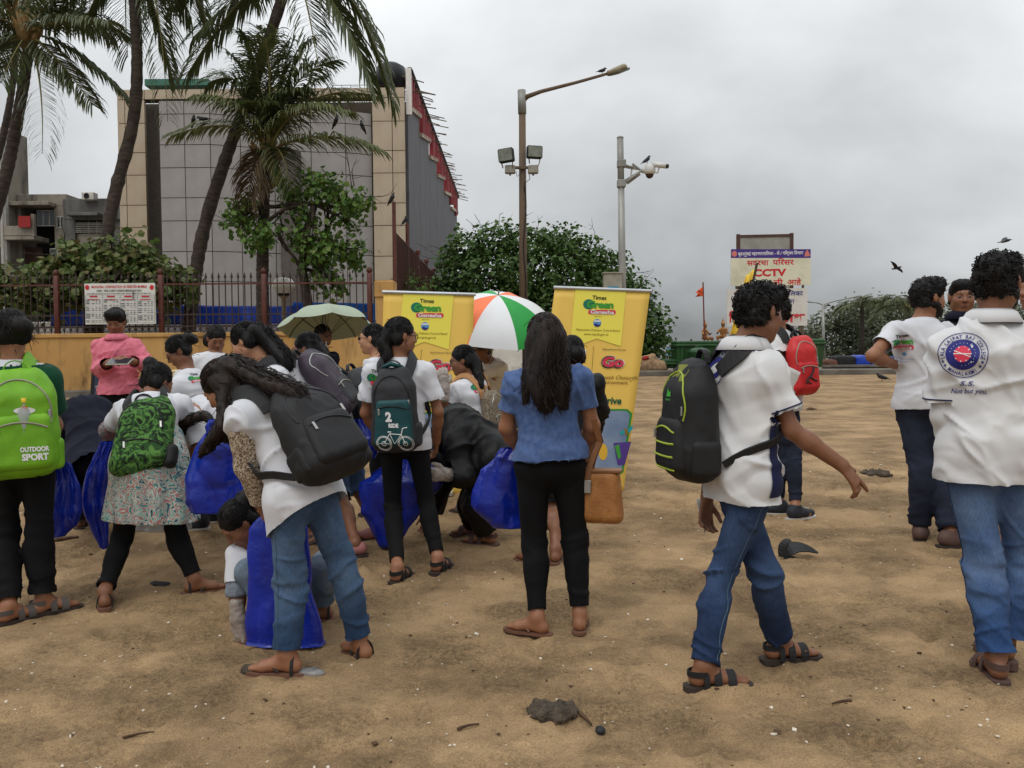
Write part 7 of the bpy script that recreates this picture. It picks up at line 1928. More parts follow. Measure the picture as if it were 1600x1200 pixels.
def make_hair(key, hair, J, root, base, hs, qh, hR, hF, hU):
 rng = np.random.default_rng(hash_(key) + 5)
 Rm = np.stack([hR, hF, hU]); f = Field(); vol = hair.get('vol', .008); typ = hair['type']
 mat = hair.get('mat', hair_mat())
 f.ell(qh(0, -.018, .032), Rm, A(.075 + vol, .093 + vol, .086 + vol) * hs, k=.02)
 if typ in ('long', 'tied', 'bun'): f.cap(qh(-.055, -.045, -.03), qh(.055, -.045, -.03), (.032 + vol * .5) * hs, k=.04)
 else: f.cap(qh(-.05, -.06, -.035), qh(.05, -.06, -.035), (.024 + vol * .4) * hs, k=.03)
 if typ == 'short':
  f.cap(qh(-.04, .05, .085), qh(.04, .05, .085), (.03 + vol) * hs, k=.04)
 # leave the face and ears free
 f.ell(qh(0, .115, hair.get('brow', -.042)), Rm, A(.074, .09, .092) * hs, k=.012, sub=True)
 for g_ in (-1, 1): f.ell(qh(.09 * g_, hair.get('eary', .012), -.03), Rm, A(.03, .036, .042) * hs, k=.012, sub=True)
 f.box(qh(0, -.02, -.19), Rm, A(.3, .3, .11) * hs, .005, k=.01, sub=True) if typ == 'short' else None
 W = hair.get('W')
 paths = []
 if typ == 'bun':
  c = qh(*hair.get('at', (0, -.11, .06))); r = hair.get('r', .042) * hs; f.ell(c, Rm, A(r * 1.1, r, r), k=.02)
 for (pts, rad) in hair.get('tails', []):
  P = [q if isinstance(q, np.ndarray) else qh(*q) for q in pts]
  P = np.array(P)
  # smooth path
  t = np.linspace(0, len(P) - 1, 14); i = np.clip(t.astype(int), 0, len(P) - 2); fx = (t - i)[:, None]
  Pm = np.vstack([2 * P[0] - P[1], P, 2 * P[-1] - P[-2]]); p0, p1, p2, p3 = Pm[i], Pm[i + 1], Pm[i + 2], Pm[i + 3]
  PP = .5 * (2 * p1 + (p2 - p0) * fx + (2 * p0 - 5 * p1 + 4 * p2 - p3) * fx ** 2 + (-p0 + 3 * p1 - 3 * p2 + p3) * fx ** 3)
  RR = np.interp(t, np.arange(len(rad)), rad)
  fl = hair.get('flat', .6)
  for k in range(13): f.cap(PP[k], PP[k + 1], RR[k], RR[k + 1], RR[k] * fl, RR[k + 1] * fl, right=hair.get('wide', hR), k=.025)
  paths.append((PP, RR * .8))
 h = hair.get('h', .0092)
 v, q = f.surface(h); n = vnormals(v, q)
 L_ = (v - J['head']) @ Rm.T
 if hair.get('curly'):
  d = .006 * vnoise(v * 70, 3) + .005 * vnoise(v * 120, 5) + .006 * vnoise(v * 28, 8)
 else:
  an = np.arctan2(L_[:, 0], -L_[:, 1] + .02 * L_[:, 2]); d = .0032 * vnoise(np.stack([an * 16, L_[:, 2] * 9, L_[:, 1] * 9], 1), 4) + .003 * vnoise(v * A(60, 60, 12), 6)
 v = v + n * d[:, None]
 mbh = MB();
 for PP, RR in paths: strands(mbh, PP, RR, hair.get('n', 70), rng, hair.get('w', .0035), hair.get('wav', .006), frz=hair.get('frz', .25))
 if hair.get('curly'):
  idx = rng.integers(0, len(v), hair.get('ncurl', 420))
  for i in idx:
   if L_[i, 2] < -.06: continue
   c = v[i]; nn = n[i]; t = nrm(np.cross(nn, rng.normal(size=3))); b = np.cross(nn, t); r = rng.uniform(.004, .008); a = np.linspace(0, rng.uniform(3, 6), 7)
   mbh.tube(c + nn * .002 + np.outer(np.cos(a), t) * r + np.outer(np.sin(a), nn * .9 + b * .3) * r + np.outer(a, b) * .0012, .0021, 3, False)
 else:
  # locks combed back over the scalp, then flyaway strands
  for k in range(hair.get('comb', 130)):
   ph = rng.uniform(-1.75, 1.75); th = np.linspace(rng.uniform(.85, 1.3), rng.uniform(2.4, 3.0), 8); rr = A(.0765 + vol, .0945 + vol, .0875 + vol) * hs * rng.uniform(.985, 1.012); dp = rng.normal(0, .12)
   P = np.array([qh(0, -.018, .032) + hR * rr[0] * math.sin(ph + dp * i) * math.sin(t) + hF * rr[1] * math.cos(t) + hU * rr[2] * math.cos(ph + dp * i) * math.sin(t) for i, t in enumerate(th)])
   P = P[f.at(P.astype(np.float32)) > -.012]
   if len(P) > 4 and (f.at(P.astype(np.float32)) < .012).all(): mbh.tube(P, .0024 * hs * np.linspace(1, .6, len(P)), 3, False)
  # flyaway strands combed back over the scalp
  for k in range(hair.get('fly', 60)):
   i = rng.integers(0, len(v)); c = v[i]; nn = n[i]; dr = nrm(-hF * .6 - hU * .7 + nn * .25 + rng.normal(0, .3, 3)); Ls = rng.uniform(.02, .06); a = np.linspace(0, 1, 5)[:, None]
   mbh.tube(c - nn * .002 + dr * a * Ls + nn * np.sin(a * 2.2) * .005, .0016, 3, False)
 V2, F2 = mbh.arrays()
 me = mesh_np('hair', np.vstack([v, V2]) - base if len(V2) else v - base, [q] + [x + len(v) for x in F2], mat)
 link('hair', me, root)
 if hair.get('band'):
  p, r, c = hair['band']; m_ = MB(); a = np.linspace(0, 6.283, 17); P = qh(*p); m_.tube(P + np.outer(np.cos(a), hR) * r + np.outer(np.sin(a), hU * .8 + hF * .3) * r, .007, 6, False); m_.obj('hair_band', c, root, True)
# ================================================================== the crowd, from the right of the picture to the left
M_GLOVE = mk('plastic_glove', S(176, 166, 158), .3, var=.12, vs=30, alpha=.72, spec=.5)
M_GREYH = hair_mat('grey_hair', S(96, 92, 90), S(46, 44, 44)); M_BRNH = hair_mat('brown_black_hair', S(42, 31, 26), S(20, 15, 13))
def Wp(D): return lambda a, b, d=0.0: pw(a, b, D + d)
SHORT = dict(type='short', curly=True, vol=.014)
SKINY = dict(mat=M_BLKC, loose=.003, hem=.95, amp=.002, crease=.003, stack=.004, cuff=.043)

person('X', 'curly-haired man walking away in a white polo shirt with a round college crest', 3.4, 1.03, 8, (1558, 442), (1549, 503), (1545, 697), hyaw=42, hpitch=-3, skin=2, fem=False, girth=1.12,
       shL=(1478, 545, .02), shR=(1628, 540, -.02), elL=(1474, 650, .04), wrL=(1500, 735, .16), elR=(1662, 640, -.02), wrR=(1668, 730, .1), kneeL=(1537, 885, -.02), kneeR=(1600, 880, .02), footL=(1556, 1058), footR=(1571, 995, .0),
       toeL=10, toeR=5, shirt=dict(mat=M_TEE2, sleeve=.78, drop=.13, loose=.022, collar_mat=M_TEE2, trim=M_STRIPE, amp=.013, crease=.010), pants=dict(mat=M_DENIMB, loose=.007, hem=.985, fade=.42, cuff=.064, stack=.006, crease=.008, amp=.006, seam=M_DENIMD),
       hair=dict(type='short', curly=True, vol=.006, ncurl=700), beard=True, shoes='slide', res=.0092, hres=.0068)
person('V', 'bearded man in a white campaign T-shirt with a hand on his hip', 5.5, 1.05, 40, (1450, 465), (1441, 501), (1443, 623), hyaw=78, hpitch=0, skin=1, fem=False, girth=1.02, shL=(1398, 518, -.02), shR=(1478, 520, .12), elL=(1363, 556, -.12), wrL=(1404, 572, .06), elR=(1490, 580, .2), wrR=(1480, 630, .15),
       kneeL=(1440, 735, -.03), kneeR=(1468, 735, .05), footL=(1438, 843), footR=(1484, 853), toeL=30, toeR=80, shirt=dict(mat=M_TEE, sleeve=.55, drop=.06, loose=.016, sleeve_loose=.022), pants=dict(mat=M_DENIMK, loose=.018, hem=.99, fade=.35, cuff=.070, stack=.007, crease=.008, amp=.006),
       hair=dict(type='short', vol=.010, curly=True, ncurl=260), beard=True, shoes='shoe', curl=(.5, .6))
person('W', 'man in a black jacket facing the camera between the bearded man and the crested shirt', 6.0, 1.05, 192, (1503, 464), (1502, 499), (1503, 612), hyaw=196, hpitch=-2, skin=2, fem=False, footL=(1590, 842), footR=(1500, 826), kneeL=(1560, 730), kneeR=(1505, 720), toeL=200, toeR=185,
       shirt=dict(mat=M_RAIN, sleeve=1.9, drop=.1, loose=.02, collar=.98, collar_mat=M_NAVYC), pants=dict(mat=M_DENIMK, loose=.02, hem=.97), hair=dict(type='short', vol=.004), shoes='shoe')
person('Y', 'person in dark navy clothes half hidden beyond the crested shirt', 4.7, 1.0, -95, (1622, 452), (1632, 498), (1640, 640), hyaw=-95, skin=1, fem=False, footL=(1590, 850), footR=(1660, 850), toeL=-80, shirt=dict(mat=M_NAVYC, sleeve=.6, drop=.1), pants=dict(mat=M_DENIMK, loose=.02), hair=dict(type='short', vol=.012), shoes='flipflop', res=.0135, handres=.009)
person('T', 'young man in a white polo walking right with a black backpack and pointing hand', 3.35, .985, 62, (1186, 488), (1163, 545), (1160, 733), hyaw=58, hpitch=-8, skin=2, fem=False, girth=.93, shL=(1138, 572, .16), shR=(1200, 575, -.08), elL=(1113, 690, .24), wrL=(1105, 778, .18), elR=(1237, 672, -.10), wrR=(1316, 727, -.12),
       kneeL=(1198, 895, .02), kneeR=(1126, 900, -.02), footL=(1216, 1030), footR=(1100, 1073), toeL=80, toeR=84, shirt=dict(mat=M_TEE2, sleeve=.70, drop=.12, loose=.022, sleeve_loose=.024, collar_mat=M_TEE2, trim=M_STRIPE, amp=.011, crease=.009), pants=dict(mat=M_DENIMD, loose=.006, hem=.985, fade=.45, cuff=.060, stack=.006, crease=.009, amp=.006, seam=M_DENIMG),
       hair=dict(type='short', curly=True, vol=.006, ncurl=700), shoes='sportsandal', res=.008, hres=.0055, handres=.0042, curl=(.6, .75), hdR=(A(.62, -.02, -.78), A(.5, -.6, .45)), point=True)
person('U', 'young man wearing a red backpack and a black elbow band', 6.3, 1.0, -42, (1213, 487), (1215, 519), (1222, 621), hyaw=-35, skin=1, fem=False, girth=.95, shL=(1200, 537, -.05), elL=(1217, 577, -.2), wrL=(1200, 612, -.2), footL=(1217, 802), footR=(1243, 810), kneeL=(1217, 705), kneeR=(1240, 705), toeL=-75, toeR=60,
       shirt=dict(mat=M_TEE2, sleeve=.5, drop=.10, loose=.022), pants=dict(mat=M_DENIMK, loose=.006, hem=.95, fade=.4), hair=dict(type='short', curly=True, vol=.008, ncurl=200), shoes='sneaker')
person('S', 'person in a black jacket and short trousers behind the woman in the blue top', 5.2, .93, 8, (893, 553), (893, 585), (884, 696), hyaw=0, skin=2, elR=(938, 640, .02), wrR=(925, 690, .12), footL=(836, 880), footR=(868, 878), kneeL=(850, 785), kneeR=(868, 785), toeL=-40, toeR=10,
       shirt=dict(mat=M_RAIN, sleeve=1.9, drop=.14, loose=.026, collar=.97), pants=dict(mat=M_BLKC, loose=.016, hem=.55), hair=dict(type='bun', vol=.01, at=(.03, -.1, .0), r=.05), shoes='flipflop')
person('R', 'woman in a blue T-shirt and black leggings with long loose dark hair', 3.9, .885, -4, (849, 527), (853, 574), (859, 715), hyaw=-22, hpitch=-3, skin=1, girth=1.12, shL=(803, 598, .0), shR=(908, 592, .0), elL=(792, 668, .04), wrL=(818, 712, .18), elR=(925, 665, .03), wrR=(912, 715, .16), kneeL=(834, 852, .02), kneeR=(899, 845, .03),
       footL=(840, 990), footR=(906, 984), toeL=-62, toeR=8, shirt=dict(mat=M_BLUETEE, sleeve=.60, drop=.0, loose=.014, flare=.014, sleeve_loose=.009, amp=.007, crease=.007), pants=dict(SKINY, seam=None), hpw=.088,
       hair=dict(type='long', vol=.014, tails=[([(.0, -.05, .05), (0, -.085, -.05), pw(850, 590, 3.80), pw(852, 620, 3.775), pw(853, 645, 3.775)], [.066, .078, .074, .056, .016]), ([(-.05, -.03, 0.0), (-.065, -.03, -.08), pw(826, 600, 3.82), pw(822, 632, 3.82)], [.045, .04, .026, .01]), ([(.05, -.03, 0.0), (.06, -.05, -.08), pw(878, 600, 3.8), pw(880, 640, 3.79)], [.045, .045, .034, .012])], n=260, w=.0032, wav=.013, frz=.55, fly=120, mat=M_BRNH), shoes='flipflop', res=.009, hres=.0068)
person('P', 'person in a hooded black raincoat bending over a rubbish bag', 5.5, 1.0, -80, (668, 712, .05), (690, 682, .05), (766, 712, .0), hyaw=-85, hpitch=-50, skin=1, bulge=.08, girth=1.15, shL=(712, 690, -.16), shR=(700, 690, .2), elL=(722, 742, -.24), wrL=(700, 742, -.28), elR=(690, 750, .2), kneeL=(742, 785, -.12), kneeR=(735, 790, .14), footL=(762, 850), footR=(745, 836), toeL=-70, toeR=-80,
       shirt=dict(mat=M_RAIN, sleeve=1.92, drop=.16, loose=.04, flare=.03, sleeve_loose=.035, amp=.014, crease=.014, collar=1.0), pants=dict(mat=M_RAIN, loose=.035, hem=.96, amp=.01, crease=.012, cuff=.09), hair=dict(type='long', vol=.03, mat=M_RAIN, fly=0, face=False, tails=[([(0, -.04, 0), (0, -.06, -.09), (0, -.03, -.16)], [.09, .10, .10])], n=0), shoes='slide', gloves=('L', M_GLOVE))
person('Q', 'grey-haired person in an off-white shirt stooping under the tricolour umbrella', 7.9, .97, -120, (751, 547), (768, 566, .05), (790, 642, .2), hyaw=-130, hpitch=-15, skin=2, fem=False, elL=(742, 590, -.2), wrL=(762, 586, -.15), footL=(790, 760), footR=(800, 760), shirt=dict(mat=M_OFFW, sleeve=1.4, drop=.04, loose=.026), pants=dict(mat=M_BLKC, loose=.03), hair=dict(type='short', vol=.01, mat=M_GREYH), shoes='shoe', res=.0135, hres=.0085, handres=.009)
person('O', 'woman in glasses and a white T-shirt raising a gloved hand by the banner', 6.3, .92, -68, (722, 563), (736, 591), (742, 685), hyaw=-92, hpitch=-8, skin=2, girth=1.05, shL=(713, 610, -.10), elL=(694, 640, -.14), wrL=(694, 607, -.22), hdL=(A(-.1, -.1, 1), A(.2, -1, 0)), footL=(735, 800), footR=(750, 800),
       shirt=dict(mat=M_TEE, sleeve=.66, drop=.12, loose=.018), pants=dict(SKINY), hair=dict(type='tied', vol=.011, tails=[([(0, -.06, .03), (.0, -.10, -.04), pw(748, 590, 6.25), pw(752, 608, 6.2)], [.06, .06, .045, .02])], n=70, band=None), glasses='clear', shoes='sandal', gloves=('L', M_GLOVE), curl=(.35, .6))
person('K', 'young woman in a white T-shirt with a teal and grey backpack looking right', 5.0, .92, 4, (627, 525), (623, 563), (631, 681), hyaw=62, hpitch=-4, skin=1, girth=.93, shL=(582, 582, .0), shR=(666, 580, .0), elL=(571, 645, .03), wrL=(590, 680, .18), elR=(684, 643, .02), wrR=(682, 690, .16), kneeL=(614, 792, .03), kneeR=(666, 783, .02),
       footL=(621, 908), footR=(684, 893), toeL=18, toeR=20, shirt=dict(mat=M_TEE, sleeve=.68, drop=.09, loose=.016, sleeve_loose=.022), pants=dict(SKINY), hair=dict(type='tied', vol=.008, tails=[([(0, -.085, .02), (-.03, -.115, -.05), pw(604, 552, 4.94), pw(601, 566, 4.92)], [.04, .042, .034, .012])], n=80, wav=.012), glasses='clear', shoes='sportsandal')
person('J', 'young woman in sunglasses and a white top in profile beside the umbrella', 6.4, .96, -75, (581, 529), (592, 560), (602, 660), hyaw=-84, skin=3, footL=(595, 805), footR=(612, 805), shirt=dict(mat=M_TEE, sleeve=.6, drop=.1), pants=dict(SKINY), hair=dict(type='tied', vol=.005, tails=[([(0, -.09, .03), (0, -.12, -.03), (0, -.12, -.1)], [.035, .035, .02])]), glasses='sun', shoes='sandal', res=.0135, hres=.0085, handres=.009)
person('I', 'person in dark clothes standing under the sage green umbrella', 9.0, .92, 165, (506, 523), (500, 550), (498, 618), hyaw=110, skin=4, wrL=(511, 572, -.1), elL=(518, 585, -.05), shirt=dict(mat=M_NAVYC, sleeve=.7, drop=.1), pants=dict(mat=M_BLKC, loose=.02), hair=dict(type='tied', vol=.008), shoes='sandal', res=.014, hres=.009, handres=.009)
person('H', 'smiling young woman in glasses and a white T-shirt with cropped jeans', 5.6, .93, -72, (479, 546), (502, 580), (533, 672), hyaw=-86, hpitch=-8, skin=2, shL=(514, 600, -.12), elL=(530, 655, -.14), wrL=(497, 690, -.12), shR=(520, 592, .16), footL=(556, 868), footR=(590, 842), kneeL=(532, 775, -.1), kneeR=(560, 765, .1), toeL=-100, toeR=-90,
       shirt=dict(mat=M_TEE, sleeve=.6, drop=.08, loose=.016), pants=dict(mat=M_DENIM, loose=.012, hem=.53), hair=dict(type='tied', vol=.008, tails=[([(0, -.085, .02), (0, -.115, -.04), pw(513, 566, 5.58), pw(522, 588, 5.55)], [.04, .042, .032, .012])], n=70, wav=.01), glasses='clear', shoes='pinkshoe')
person('G', 'young woman with wavy tied hair leaning forward in a white T-shirt', 5.2, .95, -82, (384, 534), (418, 572), (484, 655, .05), hyaw=-78, hpitch=-28, skin=3, bulge=.04, girth=1.06, shL=(431, 590, -.16), shR=(440, 585, .2), elL=(405, 650, -.2), wrL=(372, 700, -.2), footL=(480, 850), footR=(500, 850),
       shirt=dict(mat=M_TEE, sleeve=.66, drop=.08, loose=.02), pants=dict(mat=M_DENIMD, loose=.012), hair=dict(type='tied', vol=.013, tails=[([(0, -.09, .03), (0, -.13, .0), pw(432, 545, 5.15), pw(446, 562, 5.1), pw(452, 580, 5.08)], [.05, .06, .06, .05, .02])], n=150, wav=.016, w=.004), shoes='sandal', res=.01)
person('F', 'young woman in a white T-shirt looking down in front of the ochre wall', 7.2, .92, 170, (338, 529), (336, 553), (334, 640), hyaw=150, hpitch=-28, skin=2, shirt=dict(mat=M_TEE, sleeve=.6, drop=.1), pants=dict(SKINY), hair=dict(type='tied', vol=.009, tails=[([(0, -.085, .02), (.04, -.11, -.06), (.06, -.1, -.12)], [.045, .045, .02])]), shoes='sandal', res=.0135, hres=.0085, handres=.009)
person('E', 'young woman in glasses and a white T-shirt looking down, hair in a ponytail', 6.0, .93, -125, (279, 549), (293, 582), (303, 682), hyaw=-112, hpitch=-34, skin=2, shL=(276, 606, -.12), shR=(325, 598, .1), elL=(280, 655, -.12), wrL=(300, 690, -.2), footL=(295, 815), footR=(318, 815), shirt=dict(mat=M_TEE, sleeve=.75, drop=.1, loose=.02), pants=dict(SKINY),
       hair=dict(type='tied', vol=.008, tails=[([(0, -.085, .05), (0, -.125, .045), (0, -.15, .0)], [.04, .04, .018])], n=60, wav=.012), glasses='clear', shoes='sandal', res=.01)
person('N', 'person in a white printed T-shirt and jeans bent over between two backpacks', 4.95, .92, -125, (296, 672, -.18), (300, 645, -.06), (345, 688, .22), hyaw=-125, hpitch=-60, skin=1, bulge=.04, shL=(300, 650, -.2), elL=(318, 712, -.25), wrL=(340, 745, -.3), shR=(290, 650, .1), elR=(290, 712, .05), footL=(312, 826), footR=(332, 815), kneeL=(318, 760, -.05), kneeR=(335, 760, .1), toeL=-100, toeR=-95,
       shirt=dict(mat=M_TEE, sleeve=.7, drop=.1), pants=dict(mat=M_DENIM, loose=.012), hair=dict(type='long', vol=.008, face=False, tails=[([(0, -.03, .05), (.06, .02, .08), pw(318, 650, 4.6), pw(332, 668, 4.55)], [.05, .04, .03, .012])], n=60, mat=M_BRNH), shoes='sneaker', res=.013, handres=.008)
person('L', 'young woman in jeans bending over with long brown hair falling and a big black backpack', 3.45, .93, -58, (350, 604, .16), (393, 626, .10), (472, 762, .0), hyaw=-80, hpitch=-42, skin=1, bulge=.03, shL=(378, 655, -.06), shR=(418, 622, .26), elL=(390, 728, .02), wrL=(411, 792, .14), elR=(392, 715, .34), wrR=(400, 790, .4),
       kneeL=(452, 905, -.04), kneeR=(537, 890, .08), footL=(450, 1052), footR=(562, 1000, .12), toeL=-82, toeR=-38, shirt=dict(mat=M_TEE, sleeve=.25, drop=.11, loose=.020, flare=.008, amp=.009, crease=.008), pants=dict(mat=M_DENIM, loose=.008, hem=.965, fade=.45, cuff=.056, stack=.006, crease=.007, amp=.003, seam=M_DENIMG), hpw=.09,
       hair=dict(type='long', vol=.012, mat=M_BRNH, fly=160, tails=[([(0, -.06, .06), (0, -.11, .03), pw(420, 598, 3.44), pw(462, 615, 3.36), pw(484, 640, 3.34)], [.055, .055, .055, .05, .014]), ([(-.05, -.02, .02), (-.06, -.01, -.05), pw(350, 662, 3.45), pw(330, 690, 3.47), pw(312, 712, 3.5)], [.045, .04, .035, .026, .008]), ([(.0, -.07, -.03), (-.02, -.06, -.09), pw(372, 655, 3.5), pw(352, 690, 3.5)], [.045, .045, .035, .01])], n=190, w=.0034, wav=.012, frz=.5, band=((0, -.095, .06), .03, M_WHITEP)), shoes='strappy', res=.009, hres=.0068)
person('M', 'girl in a white T-shirt and jeans crouching to pick litter from the sand', 3.95, .90, -112, (374, 817, -.12), (396, 848, -.02), (446, 905, .14), hyaw=-128, hpitch=-48, skin=2, bulge=.05, shL=(372, 870, -.12), shR=(408, 862, .14), elL=(371, 925, -.17), wrL=(372, 966, -.19), hdL=(A(.05, 0, -1), A(-.6, -.8, 0)), elR=(420, 930, .1), wrR=(440, 950, 0),
       kneeL=(388, 893, -.18), kneeR=(506, 880, -.06), footL=(436, 992), footR=(503, 968), toeL=-110, toeR=-110, shirt=dict(mat=M_TEE, sleeve=.72, drop=.1, loose=.026, push=0, amp=.003), pants=dict(mat=M_DENIMG, loose=.01, hem=.95, fade=.5), hair=dict(type='tied', vol=.007, tails=[([(0, -.08, .05), (0, -.12, .06), (.02, -.14, .02)], [.04, .035, .012])], n=60, band=((0, -.10, .055), .03, I_ORG)), shoes='strappy', gloves=('L', M_GLOVE), curl=(.5, .6), res=.009)
person('C', 'young woman in a floral kurta and black leggings bending with a green camouflage backpack', 4.45, .90, -2, (246, 597, .34), (238, 632, .24), (234, 722, .0), hyaw=28, hpitch=-26, skin=2, bulge=.05, shL=(196, 642, .18), shR=(284, 632, .24), elL=(169, 672, .30), wrL=(180, 712, .44), elR=(304, 668, .34), wrR=(300, 710, .5), kneeL=(190, 842, .04), kneeR=(276, 835, .05),
       footL=(164, 948), footR=(304, 926), toeL=-24, toeR=62, shirt=dict(mat=M_TEE, sleeve=.72, drop=.06, loose=.02), skirt=dict(mat=M_FLORAL, len=.30, w=.25, slant=-.05), pants=dict(SKINY), hair=dict(type='bun', vol=.008, at=(-.02, -.09, .095), r=.042), shoes='strappy')
person('D', 'person in dark clothes with a green cloth on the back stooping behind the camouflage backpack', 5.15, .97, -15, (132, 690, .56), (138, 655, .38), (150, 715, .0), hyaw=-15, hpitch=-60, skin=2, bulge=.10, footL=(126, 824), footR=(160, 818), shirt=dict(mat=M_NAVYC, sleeve=1.3, drop=.16, loose=.024), pants=dict(mat=M_NAVYC, loose=.02), hair=dict(type='tied', vol=.01, face=False), shoes='sandal', res=.014, hres=.009, handres=.009)
person('B', 'man in a pink shirt reading a tablet before the ochre wall', 7.8, 1.0, 178, (181, 502), (182, 530), (186, 612), hyaw=172, hpitch=-24, skin=2, fem=False, girth=1.05, elR=(156, 578, -.05), wrR=(170, 566, -.27), elL=(233, 571, -.02), wrL=(204, 564, -.27), hdR=(A(.8, -.4, .1), A(-.3, -.6, .6)), hdL=(A(-.8, -.4, .1), A(.3, -.6, .6)),
       shirt=dict(mat=M_PINK, sleeve=1.78, drop=.02, loose=.022, collar_mat=M_PINK, amp=.009, crease=.009, sleeve_loose=.022), pants=dict(mat=M_BLKC, loose=.018), hair=dict(type='short', vol=.012, brow=-.055), shoes='shoe', res=.0105, hres=.007)
person('A', 'woman seen from behind with a lime green backpack, green vest and black trousers', 4.2, .93, -18, (16, 520), (22, 566), (32, 706), hyaw=-40, hpitch=-6, skin=1, shL=(-28, 592, .0), shR=(72, 592, .05), elL=(-52, 680, .05), wrL=(-30, 760, .12), elR=(86, 665, .12), wrR=(70, 730, .25), kneeL=(8, 835), kneeR=(62, 832), footL=(14, 972), footR=(68, 957), toeL=30, toeR=50,
       shirt=dict(mat=M_TEE, sleeve=.7, drop=.04, loose=.016), vest=dict(mat=M_GREENV, drop=.05), pants=dict(mat=M_BLKC, loose=.012, hem=.97, cuff=.058), hair=dict(type='bun', vol=.012, at=(.04, -.10, .02), r=.052), shoes='sandal')
# ================================================================== backpacks
def push(fields, p, m_=.010):
 """move a point out of the clothes so that straps lie on top of them"""
 p = np.asarray(p, float)
 for _ in range(4):
  d = min(float(fl.at(p[None])[0]) for fl in fields)
  if d >= m_: break
  fl = min(fields, key=lambda q: float(q.at(p[None])[0])); e = .006
  g = A(*[float(fl.at((p + e * ax)[None])[0] - fl.at((p - e * ax)[None])[0]) for ax in np.eye(3)])
  p = p + nrm(g) * (m_ - d)
 return p
M_ZIP = mk('zip_metal', S(170, 170, 168), .35, metal=.8); M_DKG = mk('charcoal_nylon', S(46, 47, 50), .7, col2=S(34, 35, 38), vs=10, bump=.25, bs=300, bdist=.002); M_BKN = mk('black_nylon', S(24, 24, 26), .65, col2=S(16, 16, 18), vs=9, bump=.25, bs=280, bdist=.002)
M_LIME = mk('lime_nylon', S(120, 178, 32), .55, col2=S(98, 156, 24), vs=8, bump=.3, bs=240, bdist=.002); M_TEALN = mk('teal_nylon', S(14, 74, 78), .6, col2=S(10, 58, 62), vs=8, bump=.25, bs=260, bdist=.002); M_REDN = mk('red_nylon', S(208, 44, 44), .5, col2=S(184, 32, 36), vs=7, bump=.2, bs=240, bdist=.002); M_OLV = mk('olive_nylon', S(118, 122, 40), .6, var=.1)
M_PURPN = mk('plum_nylon', S(60, 48, 62), .65, col2=S(44, 38, 48), vs=8, bump=.2, bs=240, bdist=.002); M_BLUN = mk('blue_nylon', S(20, 92, 150), .6, var=.1); M_LIMET = mk('lime_trim', S(150, 170, 50), .6)
